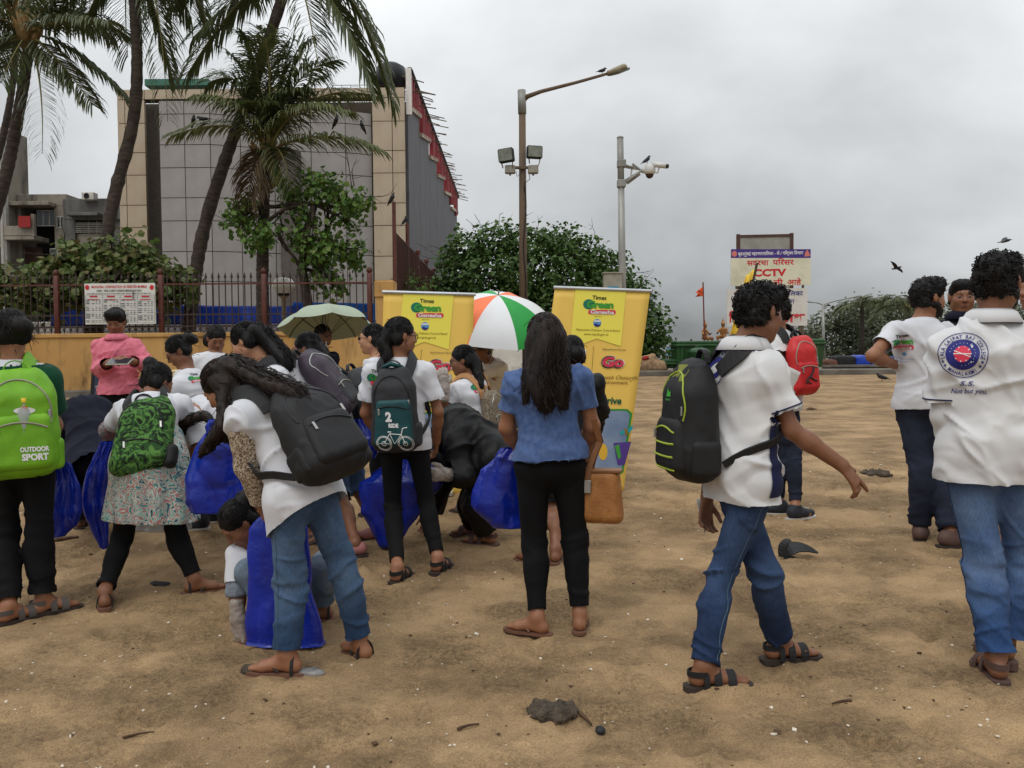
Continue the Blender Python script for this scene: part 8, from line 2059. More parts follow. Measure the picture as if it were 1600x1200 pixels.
def pack(key, label, w, h, d, shell, pocket, strap, piping=None, lower=0.0, out=0.0, side=0.0, style='', turn=0.0, tilt=0.0, pk=(.40, .78), straps=True, strapw=.058):
 P_ = PEOPLE[key]; J = P_['J']; s = J['s']; R_ = J['R']; up = J['up']; bk = J['back']
 if turn:
  c_, s_ = math.cos(turn), math.sin(turn); R_, bk = R_ * c_ + bk * s_, bk * c_ - R_ * s_
 if tilt: up2 = nrm(up * math.cos(tilt) + bk * math.sin(tilt)); bk = nrm(bk * math.cos(tilt) - up * math.sin(tilt)); up = up2
 mid = (J['shL'] + J['shR']) / 2
 c = mid - up * (h / 2 - .03 + lower) + bk * (.105 * s + .02 + d / 2 + out) + R_ * side
 Rm = np.stack([R_, bk, up])
 q = lambda x, y, z: c + R_ * x + bk * y + up * z
 r = empty('backpack', c - up * h / 2, 0, label, 'backpack', 'backpacks worn by the volunteers'); b = parent_base(r)
 f = Field(); f.box(c, Rm, A(w / 2, d / 2 * .8, h / 2), min(.10, d * .42), k=.03, taper=.22)
 f.box(q(0, d * .1, -h * .06), Rm, A(w / 2 * .93, d / 2 * .8, h / 2 * .82), min(.08, d * .38), k=.05)
 v, qd = f.surface(.0095); n = vnormals(v, qd); v = v + n * (.006 * fbm(v * 11, 3, hash_(key)) + .005 * ridge(v * A(9, 9, 5), 4))[:, None]
 sh = link('pack_body', mesh_np('pack_body', v - b, qd, shell), r)
 fp = Field(); ph = h * pk[0] / 2; fp.box(q(0, d * .40, -h / 2 + ph + h * .07), Rm, A(w / 2 * pk[1], d * .22, ph), min(.05, d * .2), k=.03, taper=.1)
 v2, q2 = fp.surface(.009); n2 = vnormals(v2, q2); v2 = v2 + n2 * (.004 * fbm(v2 * 13, 3, 4))[:, None]
 po = link('front_pocket', mesh_np('front_pocket', v2 - b, q2, pocket), r)
 bv = bvh(np.vstack([v, v2]), np.vstack([qd, q2 + len(v)]))
 def on(x, z, lift=.002):
  o = q(x, d * 1.6, z); hit = bv.ray_cast(Vector(o), Vector(-bk), d * 3)
  return np.array(hit[0]) + bk * lift if hit[0] is not None else None
 P_['on_' + 'pack'] = on; P_['pack'] = r; P_['pq'] = q; P_['pdim'] = (w, h, d)
 def line(pts, rad, mat, nm, par):
  L_ = [on(x, z) for x, z in pts]; L_ = [x for x in L_ if x is not None]
  if len(L_) > 2: m_ = MB(); m_.tube(np.array(L_), rad, 5); m_.obj(nm, mat, par)
 arch = [(w * .40 * math.sin(a), h * .10 + h * .30 * math.cos(a)) for a in np.linspace(-1.9, 1.9, 26)]
 line(arch, .004, piping or M_ZIP, 'zip', sh)
 pz = -h / 2 + 2 * ph + h * .03
 line([(x, pz - .02 - 2.2 * x * x) for x in np.linspace(-w * .33, w * .33, 16)], .004, piping or M_ZIP, 'zip', po)
 for (x, z, par) in ((w * .37, h * .12, sh), (-w * .28, pz - .035, po)):
  p_ = on(x, z, .006)
  if p_ is not None: m_ = MB(); m_.box(p_ - up * .018, (.006, .003, .018), Rm, .002); m_.obj('zip_pull', M_ZIP, par)
 m_ = MB(); a = np.linspace(0, math.pi, 9); m_.ribbon(np.array([q(.05 * math.cos(x), -d * .18, h / 2 - .012 + .05 * math.sin(x)) for x in a]), .024, .006, np.array([R_ * math.cos(x) + up * math.sin(x) for x in a])); m_.obj('grab_handle', strap, r)
 for g_ in (-1, 1):           # mesh side pockets
  fs = Field(); fs.box(q(g_ * w * .45, 0, -h * .30), Rm, A(.03, d * .3, h * .15), .025, k=.02); v3, q3 = fs.surface(.011); link('side_pocket', mesh_np('side_pocket', v3 - b, q3, strap), r)
 if straps:
  flds = [P_['shirtfield'], J['bodyfield']] if 'shirtfield' in P_ else [J['bodyfield']]
  U0 = J['up']; F0 = -J['back']; R0 = J['R']
  for g_, sd_ in ((-1, 'L'), (1, 'R')):
   S0 = J['sh' + sd_]; top = lerp(J['neck'] - U0 * .02, S0, .58)
   pts = [q(g_ * .07, -d * .40, h / 2 - .05), top - F0 * .085 + U0 * .03, top - F0 * .03 + U0 * .075, top + F0 * .03 + U0 * .07, top + F0 * .09 + U0 * .01, top + F0 * .115 - U0 * .09 + R0 * g_ * .01, top + F0 * .10 - U0 * .19 + R0 * g_ * .025, top + F0 * .05 - U0 * .26 + R0 * g_ * .06, top - F0 * .03 - U0 * .31 + R0 * g_ * .065, q(g_ * w * .46, -d * .36, -h / 2 + .07)]
   Pm = np.array(pts); t = np.linspace(0, 9, 34); i = np.clip(t.astype(int), 0, 8); fx = (t - i)[:, None]; E = np.vstack([2 * Pm[0] - Pm[1], Pm, 2 * Pm[-1] - Pm[-2]]); p0, p1, p2, p3 = E[i], E[i + 1], E[i + 2], E[i + 3]
   C_ = .5 * (2 * p1 + (p2 - p0) * fx + (2 * p0 - 5 * p1 + 4 * p2 - p3) * fx ** 2 + (-p0 + 3 * p1 - 3 * p2 + p3) * fx ** 3)
   C_ = np.array([push(flds, x, .011) for x in C_]); cen = lerp(J['waist'], J['chest'], .7)
   C_[1:-1] = (C_[:-2] + C_[1:-1] * 2 + C_[2:]) / 4
   nr = []
   for x in C_:
    ax_ = cen + U0 * np.dot(x - cen, U0) * .75; nr.append(nrm(x - ax_))
   ww = np.interp(t, [0, 2, 6, 7.2, 9], [strapw, strapw * 1.1, strapw, .03, .026])
   m_ = MB(); m_.ribbon(C_, ww, .011, np.array(nr)); m_.obj('shoulder_strap', strap, r)
 return r
def pack_text(key, s_, x, z, width, height, mat, name='print', lift=.003, rot=0.0, par=None, **kw):
 P_ = PEOPLE[key]; on = P_['on_pack']; V, F = text_np(s_, kw.get('bold', 0.02), kw.get('shear', 0))
 x0, x1 = V[:, 0].min(), V[:, 0].max(); X = (V[:, 0] - (x0 + x1) / 2) * width / (x1 - x0); Z = V[:, 1] * height / .73; c_, s2 = math.cos(rot), math.sin(rot)
 # the pack's outside faces backwards: its right is the viewer's right when seen from behind
 P = [on(x + a * c_ - b * s2, z + a * s2 + b * c_, lift) for a, b in zip(X, Z)]
 if any(p is None for p in P): return
 m_ = MB(); m_.add(np.array(P), (), F); m_.obj(name, mat, P_['pack'])
def pack_patch(key, pts, mat, name, lift=.0025):
 P_ = PEOPLE[key]; on = P_['on_pack']; P = [on(a, b, lift) for a, b in pts]
 if any(p is None for p in P): return
 P = np.array(P); c = np.mean(pts, 0); cc = on(c[0], c[1], lift); n = len(P)
 m_ = MB(); m_.add(np.vstack([P, [cc]]), (), [(n, i, (i + 1) % n) for i in range(n)]); m_.obj(name, mat, P_['pack'])
def pack_line(key, pts, rad, mat, name):
 P_ = PEOPLE[key]; on = P_['on_pack']; P = [on(a, b, rad * .6) for a, b in pts]; P = [p for p in P if p is not None]
 if len(P) > 1: m_ = MB(); m_.tube(np.array(P), rad, 4); m_.obj(name, mat, P_['pack'])
pack('A', 'lime green backpack with a clear bottle in its side pocket', .33, .51, .19, M_LIME, M_LIME, M_LIME, M_GREYB, lower=-.02, turn=-.25, pk=(.52, .84))
pack_text('A', 'SPORT', .05, -.17, .11, .03, I_WHT, bold=.05); pack_text('A', 'OUTDOOR', .05, -.13, .12, .022, I_WHT, bold=.05)
pack_patch('A', [(.02 + .045 * math.cos(a), .06 + .016 * math.sin(a)) for a in np.linspace(0, 6.28, 14)[:-1]], I_WHT, 'badge'); pack_patch('A', [(.02 + .013 * math.cos(a), .07 + .012 * math.sin(a)) for a in np.linspace(0, 6.28, 10)[:-1]], I_ORG, 'badge_dot', .005)
pack('C', 'green camouflage backpack with black edges on the bending woman', .28, .40, .14, M_CAMO, M_CAMO, M_BKN, M_BKN, lower=.06, turn=.0, pk=(.38, .86), tilt=.25)
for i, (x, z, w_) in enumerate(((-.06, .02, .05), (-.05, -.02, .07), (-.04, -.05, .06), (-.07, .06, .035))): pack_line('C', [(x - w_ / 2 + w_ * k / 5, z + .01 * k / 5) for k in range(6)], .0022, M_BKN, 'print_stroke')
pack('K', 'grey and teal backpack with a white bicycle print', .255, .47, .15, M_DKG, M_TEALN, M_DKG, M_BKN, lower=.0, pk=(.56, .86))
pack_text('K', '2', -.02, -.06, .035, .05, I_WHT, bold=.06); pack_text('K', 'RIDE', .005, -.095, .055, .022, I_WHT, bold=.05)
for cx in (-.055, .065):
 for rr in (.042, .036, .012): pack_line('K', [(cx + rr * math.cos(a), -.185 + rr * math.sin(a)) for a in np.linspace(0, 6.283, 22)], .0018, I_WHT, 'wheel_print')
 for a in np.linspace(0, 2.9, 6): pack_line('K', [(cx + .036 * math.cos(a), -.185 + .036 * math.sin(a)), (cx - .036 * math.cos(a), -.185 - .036 * math.sin(a))], .0010, I_WHT, 'spoke_print')
for pts in ([(-.055, -.185), (-.02, -.13), (.045, -.135), (.065, -.185)], [(-.02, -.13), (.005, -.185), (.045, -.135)], [(.045, -.135), (.055, -.10), (.08, -.095)], [(-.03, -.12), (-.01, -.12)]): pack_line('K', pts, .0028, I_WHT, 'bicycle_print')
f = PEOPLE['K']['on_pack']
m_ = MB(); q = PEOPLE['K']['pq']; m_.tube([q(-.05, -.02, .235), q(0, .02, .255), q(.05, -.02, .235)], .022, 8, flat=.6); m_.obj('teal_top_pad', M_TEALN, PEOPLE['K']['pack'], True)
pack('L', 'large plain black backpack on the woman bending over in jeans', .31, .43, .19, M_BKN, M_BKN, M_BKN, M_DKG, lower=.09, turn=.12, pk=(.50, .84), tilt=-.06)
pack('T', 'black backpack with lime trims on the walking young man', .29, .47, .20, M_BKN, M_BKN, M_BKN, M_LIMET, lower=.0, turn=.32, pk=(.46, .84))
for z in (-.08, -.13, -.18): pack_line('T', [(x, z - .01 + .3 * x * x) for x in np.linspace(-.10, .10, 9)], .0045, M_LIMET, 'lime_stripe')
pack_patch('T', [(-.07, .15), (-.075, .19), (-.04, .215), (.04, .215), (.075, .19), (.07, .15)], M_OLV, 'olive_panel')
pack_patch('T', [(-.02, .09), (-.018, .125), (.0, .105), (.012, .115), (.02, .09)], I_LEAF, 'logo_mark'); pack_text('T', 'sport', 0, .075, .045, .010, I_LEAF)
pack('U', 'red backpack with black and grey edges and a leaping cat mark', .25, .42, .14, M_REDN, M_REDN, M_BKN, M_GREYB, lower=.0, turn=.25, pk=(.5, .86))
pack_line('U', [(-.05, -.13), (-.03, -.10), (.0, -.08), (.02, -.05), (.035, -.02)], .008, M_BKN, 'leaping_mark'); pack_line('U', [(-.01, -.085), (.03, -.11), (.06, -.115)], .006, M_BKN, 'leaping_mark'); pack_line('U', [(-.03, -.1), (-.03, -.125), (.0, -.135)], .005, M_BKN, 'leaping_mark')
pack('G', 'plum and charcoal backpack on the woman leaning forward', .31, .46, .17, M_PURPN, M_DKG, M_DKG, None, lower=.0)
pack('H', 'charcoal backpack with blue patches on the smiling woman', .30, .46, .16, M_DKG, M_DKG, M_DKG, M_BLUN, lower=.0)
pack_patch('H', [(-.1, .05), (-.1, .13), (.1, .13), (.1, .05)], M_BLUN, 'blue_patch')
pack('O', 'small patterned cloth backpack with tan straps', .22, .28, .11, M_ETHNIC, M_ETHNIC, mk('tan_strap', S(176, 128, 84), .7, var=.15), None, lower=.06, strapw=.035)

# ================================================================== prints on shirts
def decal(key, px, py, items, name='print', wd=1.0):
 """items: list of (material, V2, faces, lift) in metres around the printed point; the print is wrapped on the cloth there"""
 P_ = PEOPLE[key]; bv = P_.setdefault('bv', bvh(P_['sv'], P_['sq']))
 d = ray(px, py); hit = bv.ray_cast(Vector(CAM), Vector(nrm(d)), 60)
 if hit[0] is None: return
 c = np.array(hit[0]); ns = []
 for a in np.linspace(0, 6.28, 9):
  h2 = bv.ray_cast(Vector(CAM), Vector(nrm(ray(px + 12 * math.cos(a), py + 12 * math.sin(a)))), 60)
  if h2[0] is not None: ns.append(np.array(h2[1]))
 n = nrm(np.mean(ns, 0)); n = n if np.dot(n, d) < 0 else -n
 up = P_['J']['up']; ey = nrm(up - n * np.dot(up, n)); ex = np.cross(ey, n)
 for mat, V2, F_, lift in items:
  P = []
  for x, y in V2:
   o = c + ex * x + ey * y + n * .12; h3 = bv.ray_cast(Vector(o), Vector(-n), .3)
   P.append((np.array(h3[0]) if h3[0] is not None and np.linalg.norm(np.array(h3[0]) - o) < .26 else o - n * .12) + n * (lift + .0035))
  m_ = MB(); m_.add(np.array(P), (), F_); m_.obj(name, mat, P_['shirt'])
def tx(s_, cx, by, w_, h_, **kw):
 V, F_ = text_np(s_, kw.get('bold', .02), kw.get('shear', 0.0), kw.get('spacing', 1.0)); x0, x1 = V[:, 0].min(), V[:, 0].max()
 return np.stack([(V[:, 0] - (x0 + x1) / 2) * w_ / (x1 - x0) + cx, V[:, 1] * h_ / .73 + by], 1), F_
def fan(pts):
 pts = np.array(pts); n = len(pts); return np.vstack([pts, pts.mean(0)]), np.array([(n, i, (i + 1) % n) for i in range(n)])
def ringd(r0, r1, n=36):
 a = np.linspace(0, 2 * math.pi, n + 1)[:-1]; V = np.concatenate([np.stack([r0 * np.cos(a), r0 * np.sin(a)], 1), np.stack([r1 * np.cos(a), r1 * np.sin(a)], 1)]); F_ = []
 for i in range(n): j = (i + 1) % n; F_ += [(i, j, n + j), (i, n + j, n + i)]
 return V, np.array(F_)
def arc_text(s_, r, h_, a0, a1, inward=False, **kw):
 """letters set round a circle from angle a0 to a1 (radians, clockwise for the top, anticlockwise for the bottom)"""
 Vs = []; Fs = []; n = 0
 for i, ch in enumerate(s_):
  if ch == ' ': continue
  a = a0 + (a1 - a0) * (i + .5) / len(s_); V, F_ = text_np(ch, kw.get('bold', .02)); x0, x1 = V[:, 0].min(), V[:, 0].max(); X = (V[:, 0] - (x0 + x1) / 2) * h_ / .73 * kw.get('nar', .8); Y_ = V[:, 1] * h_ / .73
  if not inward: e_r, e_t = A(math.cos(a), math.sin(a)), A(math.sin(a), -math.cos(a)); P = r * e_r + np.outer(X, e_t) + np.outer(Y_, e_r)
  else: e_r, e_t = A(math.cos(a), math.sin(a)), A(-math.sin(a), math.cos(a)); P = (r + h_) * e_r + np.outer(X, e_t) - np.outer(Y_, e_r)
  Vs.append(P); Fs.append(F_ + n); n += len(P)
 return np.concatenate(Vs), np.concatenate(Fs)
def tee_logo(k=1.0):
 return [(I_LEAF2,) + fan([(-.045 * k + .036 * k * math.cos(a), .012 * k + .03 * k * math.sin(a)) for a in np.linspace(0, 6.28, 16)[:-1]]) + (0,),
   (I_PINKR,) + fan([(x * k, y * k) for x, y in ((-.05, -.048), (.075, -.048), (.083, -.04), (.083, -.022), (.075, -.014), (-.05, -.014), (-.058, -.022), (-.058, -.04))]) + (.0005,),
   (I_BLK,) + tx('Times', .005 * k, .05 * k, .09 * k, .026 * k, bold=.03) + (.001,), (I_LEAF,) + tx('Green', .012 * k, -.006 * k, .135 * k, .042 * k, bold=.05, spacing=.95) + (.0015,),
   (I_WHT,) + tx('Ganesha', .013 * k, -.041 * k, .115 * k, .022 * k, bold=.02) + (.002,),
   (I_SKYB,) + fan([(.02 * k + .014 * k * math.cos(a), -.085 * k + .014 * k * math.sin(a)) for a in np.linspace(0, 6.28, 12)[:-1]]) + (0,),
   (I_SKYB,) + tx('Maharashtra Pollution Control Board', .012 * k, -.125 * k, .15 * k, .009 * k, bold=.0) + (0,), (I_SKYB,) + tx('www.mpcb.gov.in', .012 * k, -.145 * k, .09 * k, .009 * k, bold=.0) + (0,)]
decal('V', 1408, 536, tee_logo(.85), 'campaign_print')
decal('L', 438, 622, tee_logo(.8)[:5], 'campaign_print')
decal('K', 590, 592, tee_logo(.75), 'campaign_print')
decal('O', 748, 606, tee_logo(.75)[:5], 'campaign_print')
decal('E', 305, 592, tee_logo(.6)[:5], 'campaign_print')
def crest(k):
 it = [(I_BLUE,) + ringd(.086 * k, .083 * k) + (0,), (I_BLUE,) + ringd(.058 * k, .030 * k) + (0,), (I_PINKR,) + fan([(.029 * k * math.cos(a), .032 * k * math.sin(a)) for a in np.linspace(0, 6.28, 16)[:-1]]) + (.0006,)]
 for a in np.linspace(0, 2.75, 5):
  c_, s_ = math.cos(a), math.sin(a); w_ = .0016; it.append((I_WHT,) + (np.array([(-.031 * c_ - w_ * s_, -.031 * s_ + w_ * c_), (.031 * c_ - w_ * s_, .031 * s_ + w_ * c_), (.031 * c_ + w_ * s_, .031 * s_ - w_ * c_), (-.031 * c_ + w_ * s_, -.031 * s_ - w_ * c_)]) * k, np.array([(0, 1, 2), (0, 2, 3)])) + (.0012,))
 it.append((I_BLUE,) + arc_text('LALA LAJPAT RAI COLLEGE', .062 * k, .015 * k, 3.45, -.32) + (0,)); it.append((I_BLUE,) + arc_text('MAHALAXMI', .064 * k, .014 * k, 4.0, 5.42, True) + (0,))
 it.append((I_WHT,) + arc_text('.....................', .042 * k, .012 * k, 3.1, -2.9) + (.0006,))
 for a in (3.55, 3.78, -.42, -.65):
  cx, cy = .073 * k * math.cos(a), .073 * k * math.sin(a); it.append((I_BLUE,) + fan([(cx + (.0075 if i % 2 == 0 else .003) * k * math.cos(i * .628 + 1.57), cy + (.0075 if i % 2 == 0 else .003) * k * math.sin(i * .628 + 1.57)) for i in range(10)]) + (0,))
 return it
decal('X', 1504, 553, crest(1.02) + [(I_BLUE,) + tx('S.S.', .015, -.118, .05, .018, bold=.01, shear=.25) + (0,), (I_BLUE,) + tx('Not but you.', .02, -.146, .125, .018, bold=.01, shear=.3) + (0,)], 'crest_print')
decal('T', 1118, 575, crest(.85)[:2] + [(I_BLUE,) + arc_text('LALA LAJPAT RAI COLLEGE', .053, .013, 3.45, -.32) + (0,)], 'crest_print')

# extra sleeves and bands
def sleeve(key, side, t0, t1, r0, r1, mat, name, h=.008, amp=.003):
 P_ = PEOPLE[key]; J = P_['J']; S_, E_, W_ = J['sh' + side], J['el' + side], J['wr' + side]
 at = lambda t: lerp(S_, E_, t) if t <= 1 else lerp(E_, W_, t - 1)
 f = Field(); a, b = at(t0), at(t1)
 if t0 < 1 < t1:
  rm = lerp(r0, r1, (1 - t0) / (t1 - t0)); d0, d1 = nrm(E_ - S_), nrm(W_ - E_); f.cap(a, E_, r0, float(rm), k=.03, clip=[(a, -d0, .1)]); f.cap(E_, b, float(rm), r1, k=.03, clip=[(b, d1, .09)])
 else:
  d0 = nrm(b - a); f.cap(a, b, r0, r1, clip=[(a, -d0, .1), (b, d0, .1)])
 v, q = f.surface(h); v = v + vnormals(v, q) * (amp * fbm(v * 25, 2, 3))[:, None]; v, q = open_planes(v, q, f.planes, h); dig(name, v, q, mat, P_['root'], P_['base'])
sleeve('L', 'L', .12, 1.82, .066, .046, M_LACE, 'lace_sleeve'); sleeve('M', 'L', .6, 1.15, .047, .043, M_GREYSL, 'grey_sleeve'); sleeve('U', 'L', .75, 1.3, .05, .046, M_BLKC, 'elbow_band'); sleeve('C', 'L', .68, 1.5, .046, .040, pattern_mat('printed_sleeve', [S(60, 66, 72), S(150, 150, 148), S(90, 96, 100), S(170, 110, 110), S(110, 116, 118)], 30), 'printed_arm_sleeve')
def green_cloth():
 P_ = PEOPLE['D']; P = np.array([push([P_['shirtfield']], pw(a, b, 5.15 + d), .012) for a, b, d in ((112, 672, .3), (122, 650, .32), (136, 638, .33), (152, 634, .33), (168, 640, .32), (180, 656, .3))])
 P = np.vstack([bez(P[0], P[1] * 2 - (P[0] + P[2]) / 2, P[2], 7), bez(P[2], P[3] * 2 - (P[2] + P[5]) / 2 * .5 - P[4] * .5, P[5], 9)[1:]]); m_ = MB(); m_.ribbon(P, .12, .006, A(0, -.3, 1)); m_.obj('green_cloth', mk('green_cloth', S(20, 104, 70), .8, var=.15), P_['root'], True)
green_cloth()
# navy side panel on the walking young man's polo
def side_panel():
 P_ = PEOPLE['T']; J = P_['J']; bv = P_.setdefault('bv', bvh(P_['sv'], P_['sq'])); V = []; F_ = []
 rows = 22; up = J['up']
 for i in range(rows):
  t = i / (rows - 1); c = lerp(J['pel'] - up * .09, J['chest'] - up * .11, t); hw = .055 * (1 - .5 * t)
  for x in np.linspace(-1, 1, 6):
   dr = nrm(J['R'] * 1.0 + J['F'] * (.12 + x * hw * 4.2)); h_ = bv.ray_cast(Vector(c + dr * .4), Vector(-dr), .4); V.append(np.array(h_[0]) + dr * .0055 if h_[0] is not None else c + dr * .14)
 V = np.array(V); I = np.arange(rows * 6).reshape(rows, 6); Q = np.stack([I[:-1, :-1], I[:-1, 1:], I[1:, 1:], I[1:, :-1]], -1).reshape(-1, 4)
 link('navy_side_panel', mesh_np('navy_side_panel', V - P_['base'], Q, M_STRIPE), P_['shirt'])
side_panel()

# ================================================================== blue rubbish bags
def bag_mat(name, c, c2, alpha=1.0):
 return mk(name, c, .27, col2=c2, vs=4, bump=.55, bs=10, bdist=.025, spec=.5, alpha=alpha, detail=3)
M_BAG = bag_mat('blue_bag', S(14, 46, 168), S(8, 30, 128)); M_CLEAR = mk('clear_bag', S(170, 174, 176), .2, col2=S(120, 124, 130), vs=9, bump=.6, bs=18, bdist=.02, alpha=.55, spec=.5)
def rubbish_bag(label, path, hw, D, depth=.5, mat=None, seed=1, cat='rubbish bag', name='rubbish_bag', rough=1.0):
 P = np.array([pw(q[0], q[1], D + (q[2] if len(q) > 2 else 0)) for q in path]); k = D / FPX; hw = np.array(hw) * k
 n = 46; t = np.linspace(0, len(P) - 1, n); i = np.clip(t.astype(int), 0, len(P) - 2); fx = (t - i)[:, None]; E = np.vstack([2 * P[0] - P[1], P, 2 * P[-1] - P[-2]]); p0, p1, p2, p3 = E[i], E[i + 1], E[i + 2], E[i + 3]
 C_ = .5 * (2 * p1 + (p2 - p0) * fx + (2 * p0 - 5 * p1 + 4 * p2 - p3) * fx ** 2 + (-p0 + 3 * p1 - 3 * p2 + p3) * fx ** 3); W_ = np.interp(t, np.arange(len(hw)), hw)
 m_ = 64; an = np.arange(m_) * 2 * math.pi / m_; V = []
 for j in range(n):
  sx_ = np.sign(np.cos(an)) * np.abs(np.cos(an)) ** .8; V.append(C_[j] + np.stack([W_[j] * sx_, W_[j] * depth * np.sin(an), 0 * an], 1))
 V = np.concatenate(V); V = np.vstack([V, C_[-1] + A(0, 0, -.01)]); c = np.repeat(C_, m_, 0); c = np.vstack([c, C_[-1]])
 d = V - c; d[:, 2] = 0; dn = d / np.maximum(np.linalg.norm(d, axis=1), 1e-6)[:, None]; ang = np.concatenate([np.tile(an, n), [0]]); tt = np.concatenate([np.repeat(np.linspace(0, 1, n), m_), [1]])
 gath = np.exp(-(tt / .25) ** 2)
 disp = rough * (.030 * (np.abs(vnoise(V * A(7, 7, 2.2), seed)) * 2 - .8) + .008 * (np.abs(vnoise(V * A(16, 16, 7), seed + 3)) * 2 - .8) + gath * .012 * np.sin(ang * 13 + 4 * tt) + .014 * ridge(V * A(11, 11, 2.2) + A(0, 0, 3), seed + 5))
 V = V + dn * disp[:, None] * np.minimum(1, np.repeat(np.append(W_, [W_[-1]]), [m_] * n + [1]) / .05)[:, None]
 zg = np.array([float(tz(y)) for y in V[:, 1]]) + .012; V[:, 2] = np.maximum(V[:, 2], zg)
 I = np.arange(n * m_).reshape(n, m_); Q = np.stack([I[:-1], I[1:], np.roll(I[1:], -1, 1), np.roll(I[:-1], -1, 1)], -1).reshape(-1, 4); T3 = [(n * m_, (n - 1) * m_ + (j + 1) % m_, (n - 1) * m_ + j) for j in range(m_)]
 b = C_[-1].copy(); o = link(name, mesh_np(name, V - b, [Q, np.array(T3)], mat or M_BAG), None, b); return tag(o, label, cat, 'rubbish bags')
rubbish_bag('blue rubbish bag hanging behind the legs of the woman with the lime backpack', [(98, 722), (104, 760), (100, 800), (86, 838)], [12, 26, 32, 22], 4.5, .4, None, 1)
rubbish_bag('blue rubbish bag held against the left leg of the woman in the floral kurta', [(166, 690), (152, 735), (148, 790), (162, 856)], [10, 20, 22, 7], 4.62, .6, None, 2)
rubbish_bag('wide open blue rubbish bag held under the falling brown hair', [(352, 655), (350, 700), (345, 750), (352, 800)], [20, 46, 56, 44], 4.25, .4, None, 3)
rubbish_bag('tall blue rubbish bag standing in front of the crouching girl', [(430, 798), (437, 826), (442, 920), (443, 1022)], [16, 45, 54, 54], 3.66, .28, None, 4)
rubbish_bag('blue rubbish bag beside the hip of the smiling woman', [(556, 655), (562, 685), (566, 716)], [14, 30, 20], 5.3, .5, None, 5)
rubbish_bag('blue rubbish bag spread open between the black leggings of the woman with the teal backpack', [(640, 716), (628, 752), (614, 800), (604, 870)], [28, 62, 46, 10], 5.35, .45, None, 6)
rubbish_bag('blue rubbish bag blown sideways from the woman in the blue top', [(802, 700), (788, 735), (782, 785), (798, 824)], [12, 36, 38, 18], 4.15, .5, None, 7)
rubbish_bag('grey see-through bag of litter below the floral kurta', [(272, 738), (262, 780), (252, 828)], [14, 34, 42], 4.85, .5, M_CLEAR, 8)

# ================================================================== things carried or standing about
def handbag():
 D = 3.92; c = pw(938, 775, D); R_ = nrm(A(1, -.25, 0)); B_ = nrm(A(.25, 1, 0)); U = A(.03, 0, 1); r = empty('handbag', c - A(0, 0, .12), 0, 'tan woven handbag hanging beside the woman in the blue top', 'handbag'); b = parent_base(r); Rm = np.stack([R_, B_, nrm(U)])
 M_ = mk('woven_tan', S(176, 120, 66), .55, col2=S(146, 94, 46), vs=14, bump=.7, bs=110, bdist=.004); M2 = mk('tan_leather', S(128, 84, 50), .5, var=.2, vs=12)
 f = Field(); f.box(c, Rm, A(.105, .05, .125), .04, k=.02, taper=.12); v, q = f.surface(.008); v = v + vnormals(v, q) * (.003 * np.sin((v @ Rm[2]) * 420) * .3 + .004 * fbm(v * 14, 2, 3))[:, None]; bd = link('bag_body', mesh_np('bag_body', v - b, q, M_), r)
 m_ = MB(); m_.box(c + A(0, 0, .118), (.098, .042, .008), Rm, .004); m_.obj('rim', M2, r)
 for y in (-.045, .045):
  P = np.array([c + R_ * -.05 + B_ * y + A(0, 0, .06), c + R_ * -.055 + B_ * y + A(0, 0, .14), pw(938, 690, D) + B_ * y * .5, pw(928, 655, D - .04), pw(922, 650, D) + B_ * y * .3, c + R_ * .03 + B_ * y + A(0, 0, .2), c + R_ * .04 + B_ * y + A(0, 0, .1)])
  P = P[[0, 1, 2, 3]]; Q = np.vstack([bez(P[0], P[1], P[2], 8), bez(P[2], lerp(P[2], P[3], .5), P[3], 6)[1:]]); m_ = MB(); m_.ribbon(Q, .024, .007, -B_); m_.obj('strap', M2, r)
 m_ = MB(); m_.box(c + R_ * -.05 - B_ * .056 + A(0, 0, .05), (.016, .006, .03), Rm, .003); m_.obj('buckle', M_ZIP, r)
handbag()
def tablet():
 c = pw(187, 565, 7.46); r = empty('tablet', c, 0, 'thin dark tablet held by the man in the pink shirt', 'tablet'); R_ = A(1, 0, 0); F_ = nrm(A(0, .85, .35)); m_ = MB(); m_.box(c, (.10, .07, .006), [R_, F_, np.cross(R_, F_)], .004); m_.obj('case', M_GREYB, r); m_ = MB(); m_.box(c + np.cross(R_, F_) * .0075, (.09, .06, .001), [R_, F_, np.cross(R_, F_)]); m_.obj('screen', M_PANE, r)
tablet()
def sheet_paper(label, c, R_, U, w_, h_, bend=.03):
 u, v = np.meshgrid(np.linspace(-.5, .5, 8), np.linspace(-.5, .5, 8), indexing='ij'); n = np.cross(R_, U); P = (c + u[..., None] * R_ * w_ + v[..., None] * U * h_ + n * bend * (np.sin(u * 3 + 1) * v)[..., None]).reshape(-1, 3); I = np.arange(64).reshape(8, 8)
 o = link('paper_sheet', mesh_np('paper_sheet', P - c, np.stack([I[:-1, :-1], I[1:, :-1], I[1:, 1:], I[:-1, 1:]], -1).reshape(-1, 4), mk('paper', S(206, 206, 202), .7, var=.05)), None, c); o.modifiers.new('s', 'SOLIDIFY').thickness = .002; tag(o, label, 'paper')
sheet_paper('white paper held low behind the walking young man', pw(1103, 802, 3.58), nrm(A(.6, .7, .1)), nrm(A(.1, -.3, -1)), .10, .14)
sheet_paper('white folded paper held by the young man with the red backpack', pw(1231, 597, 6.05), nrm(A(1, .1, -.5)), nrm(A(.35, 0, 1)), .16, .2)
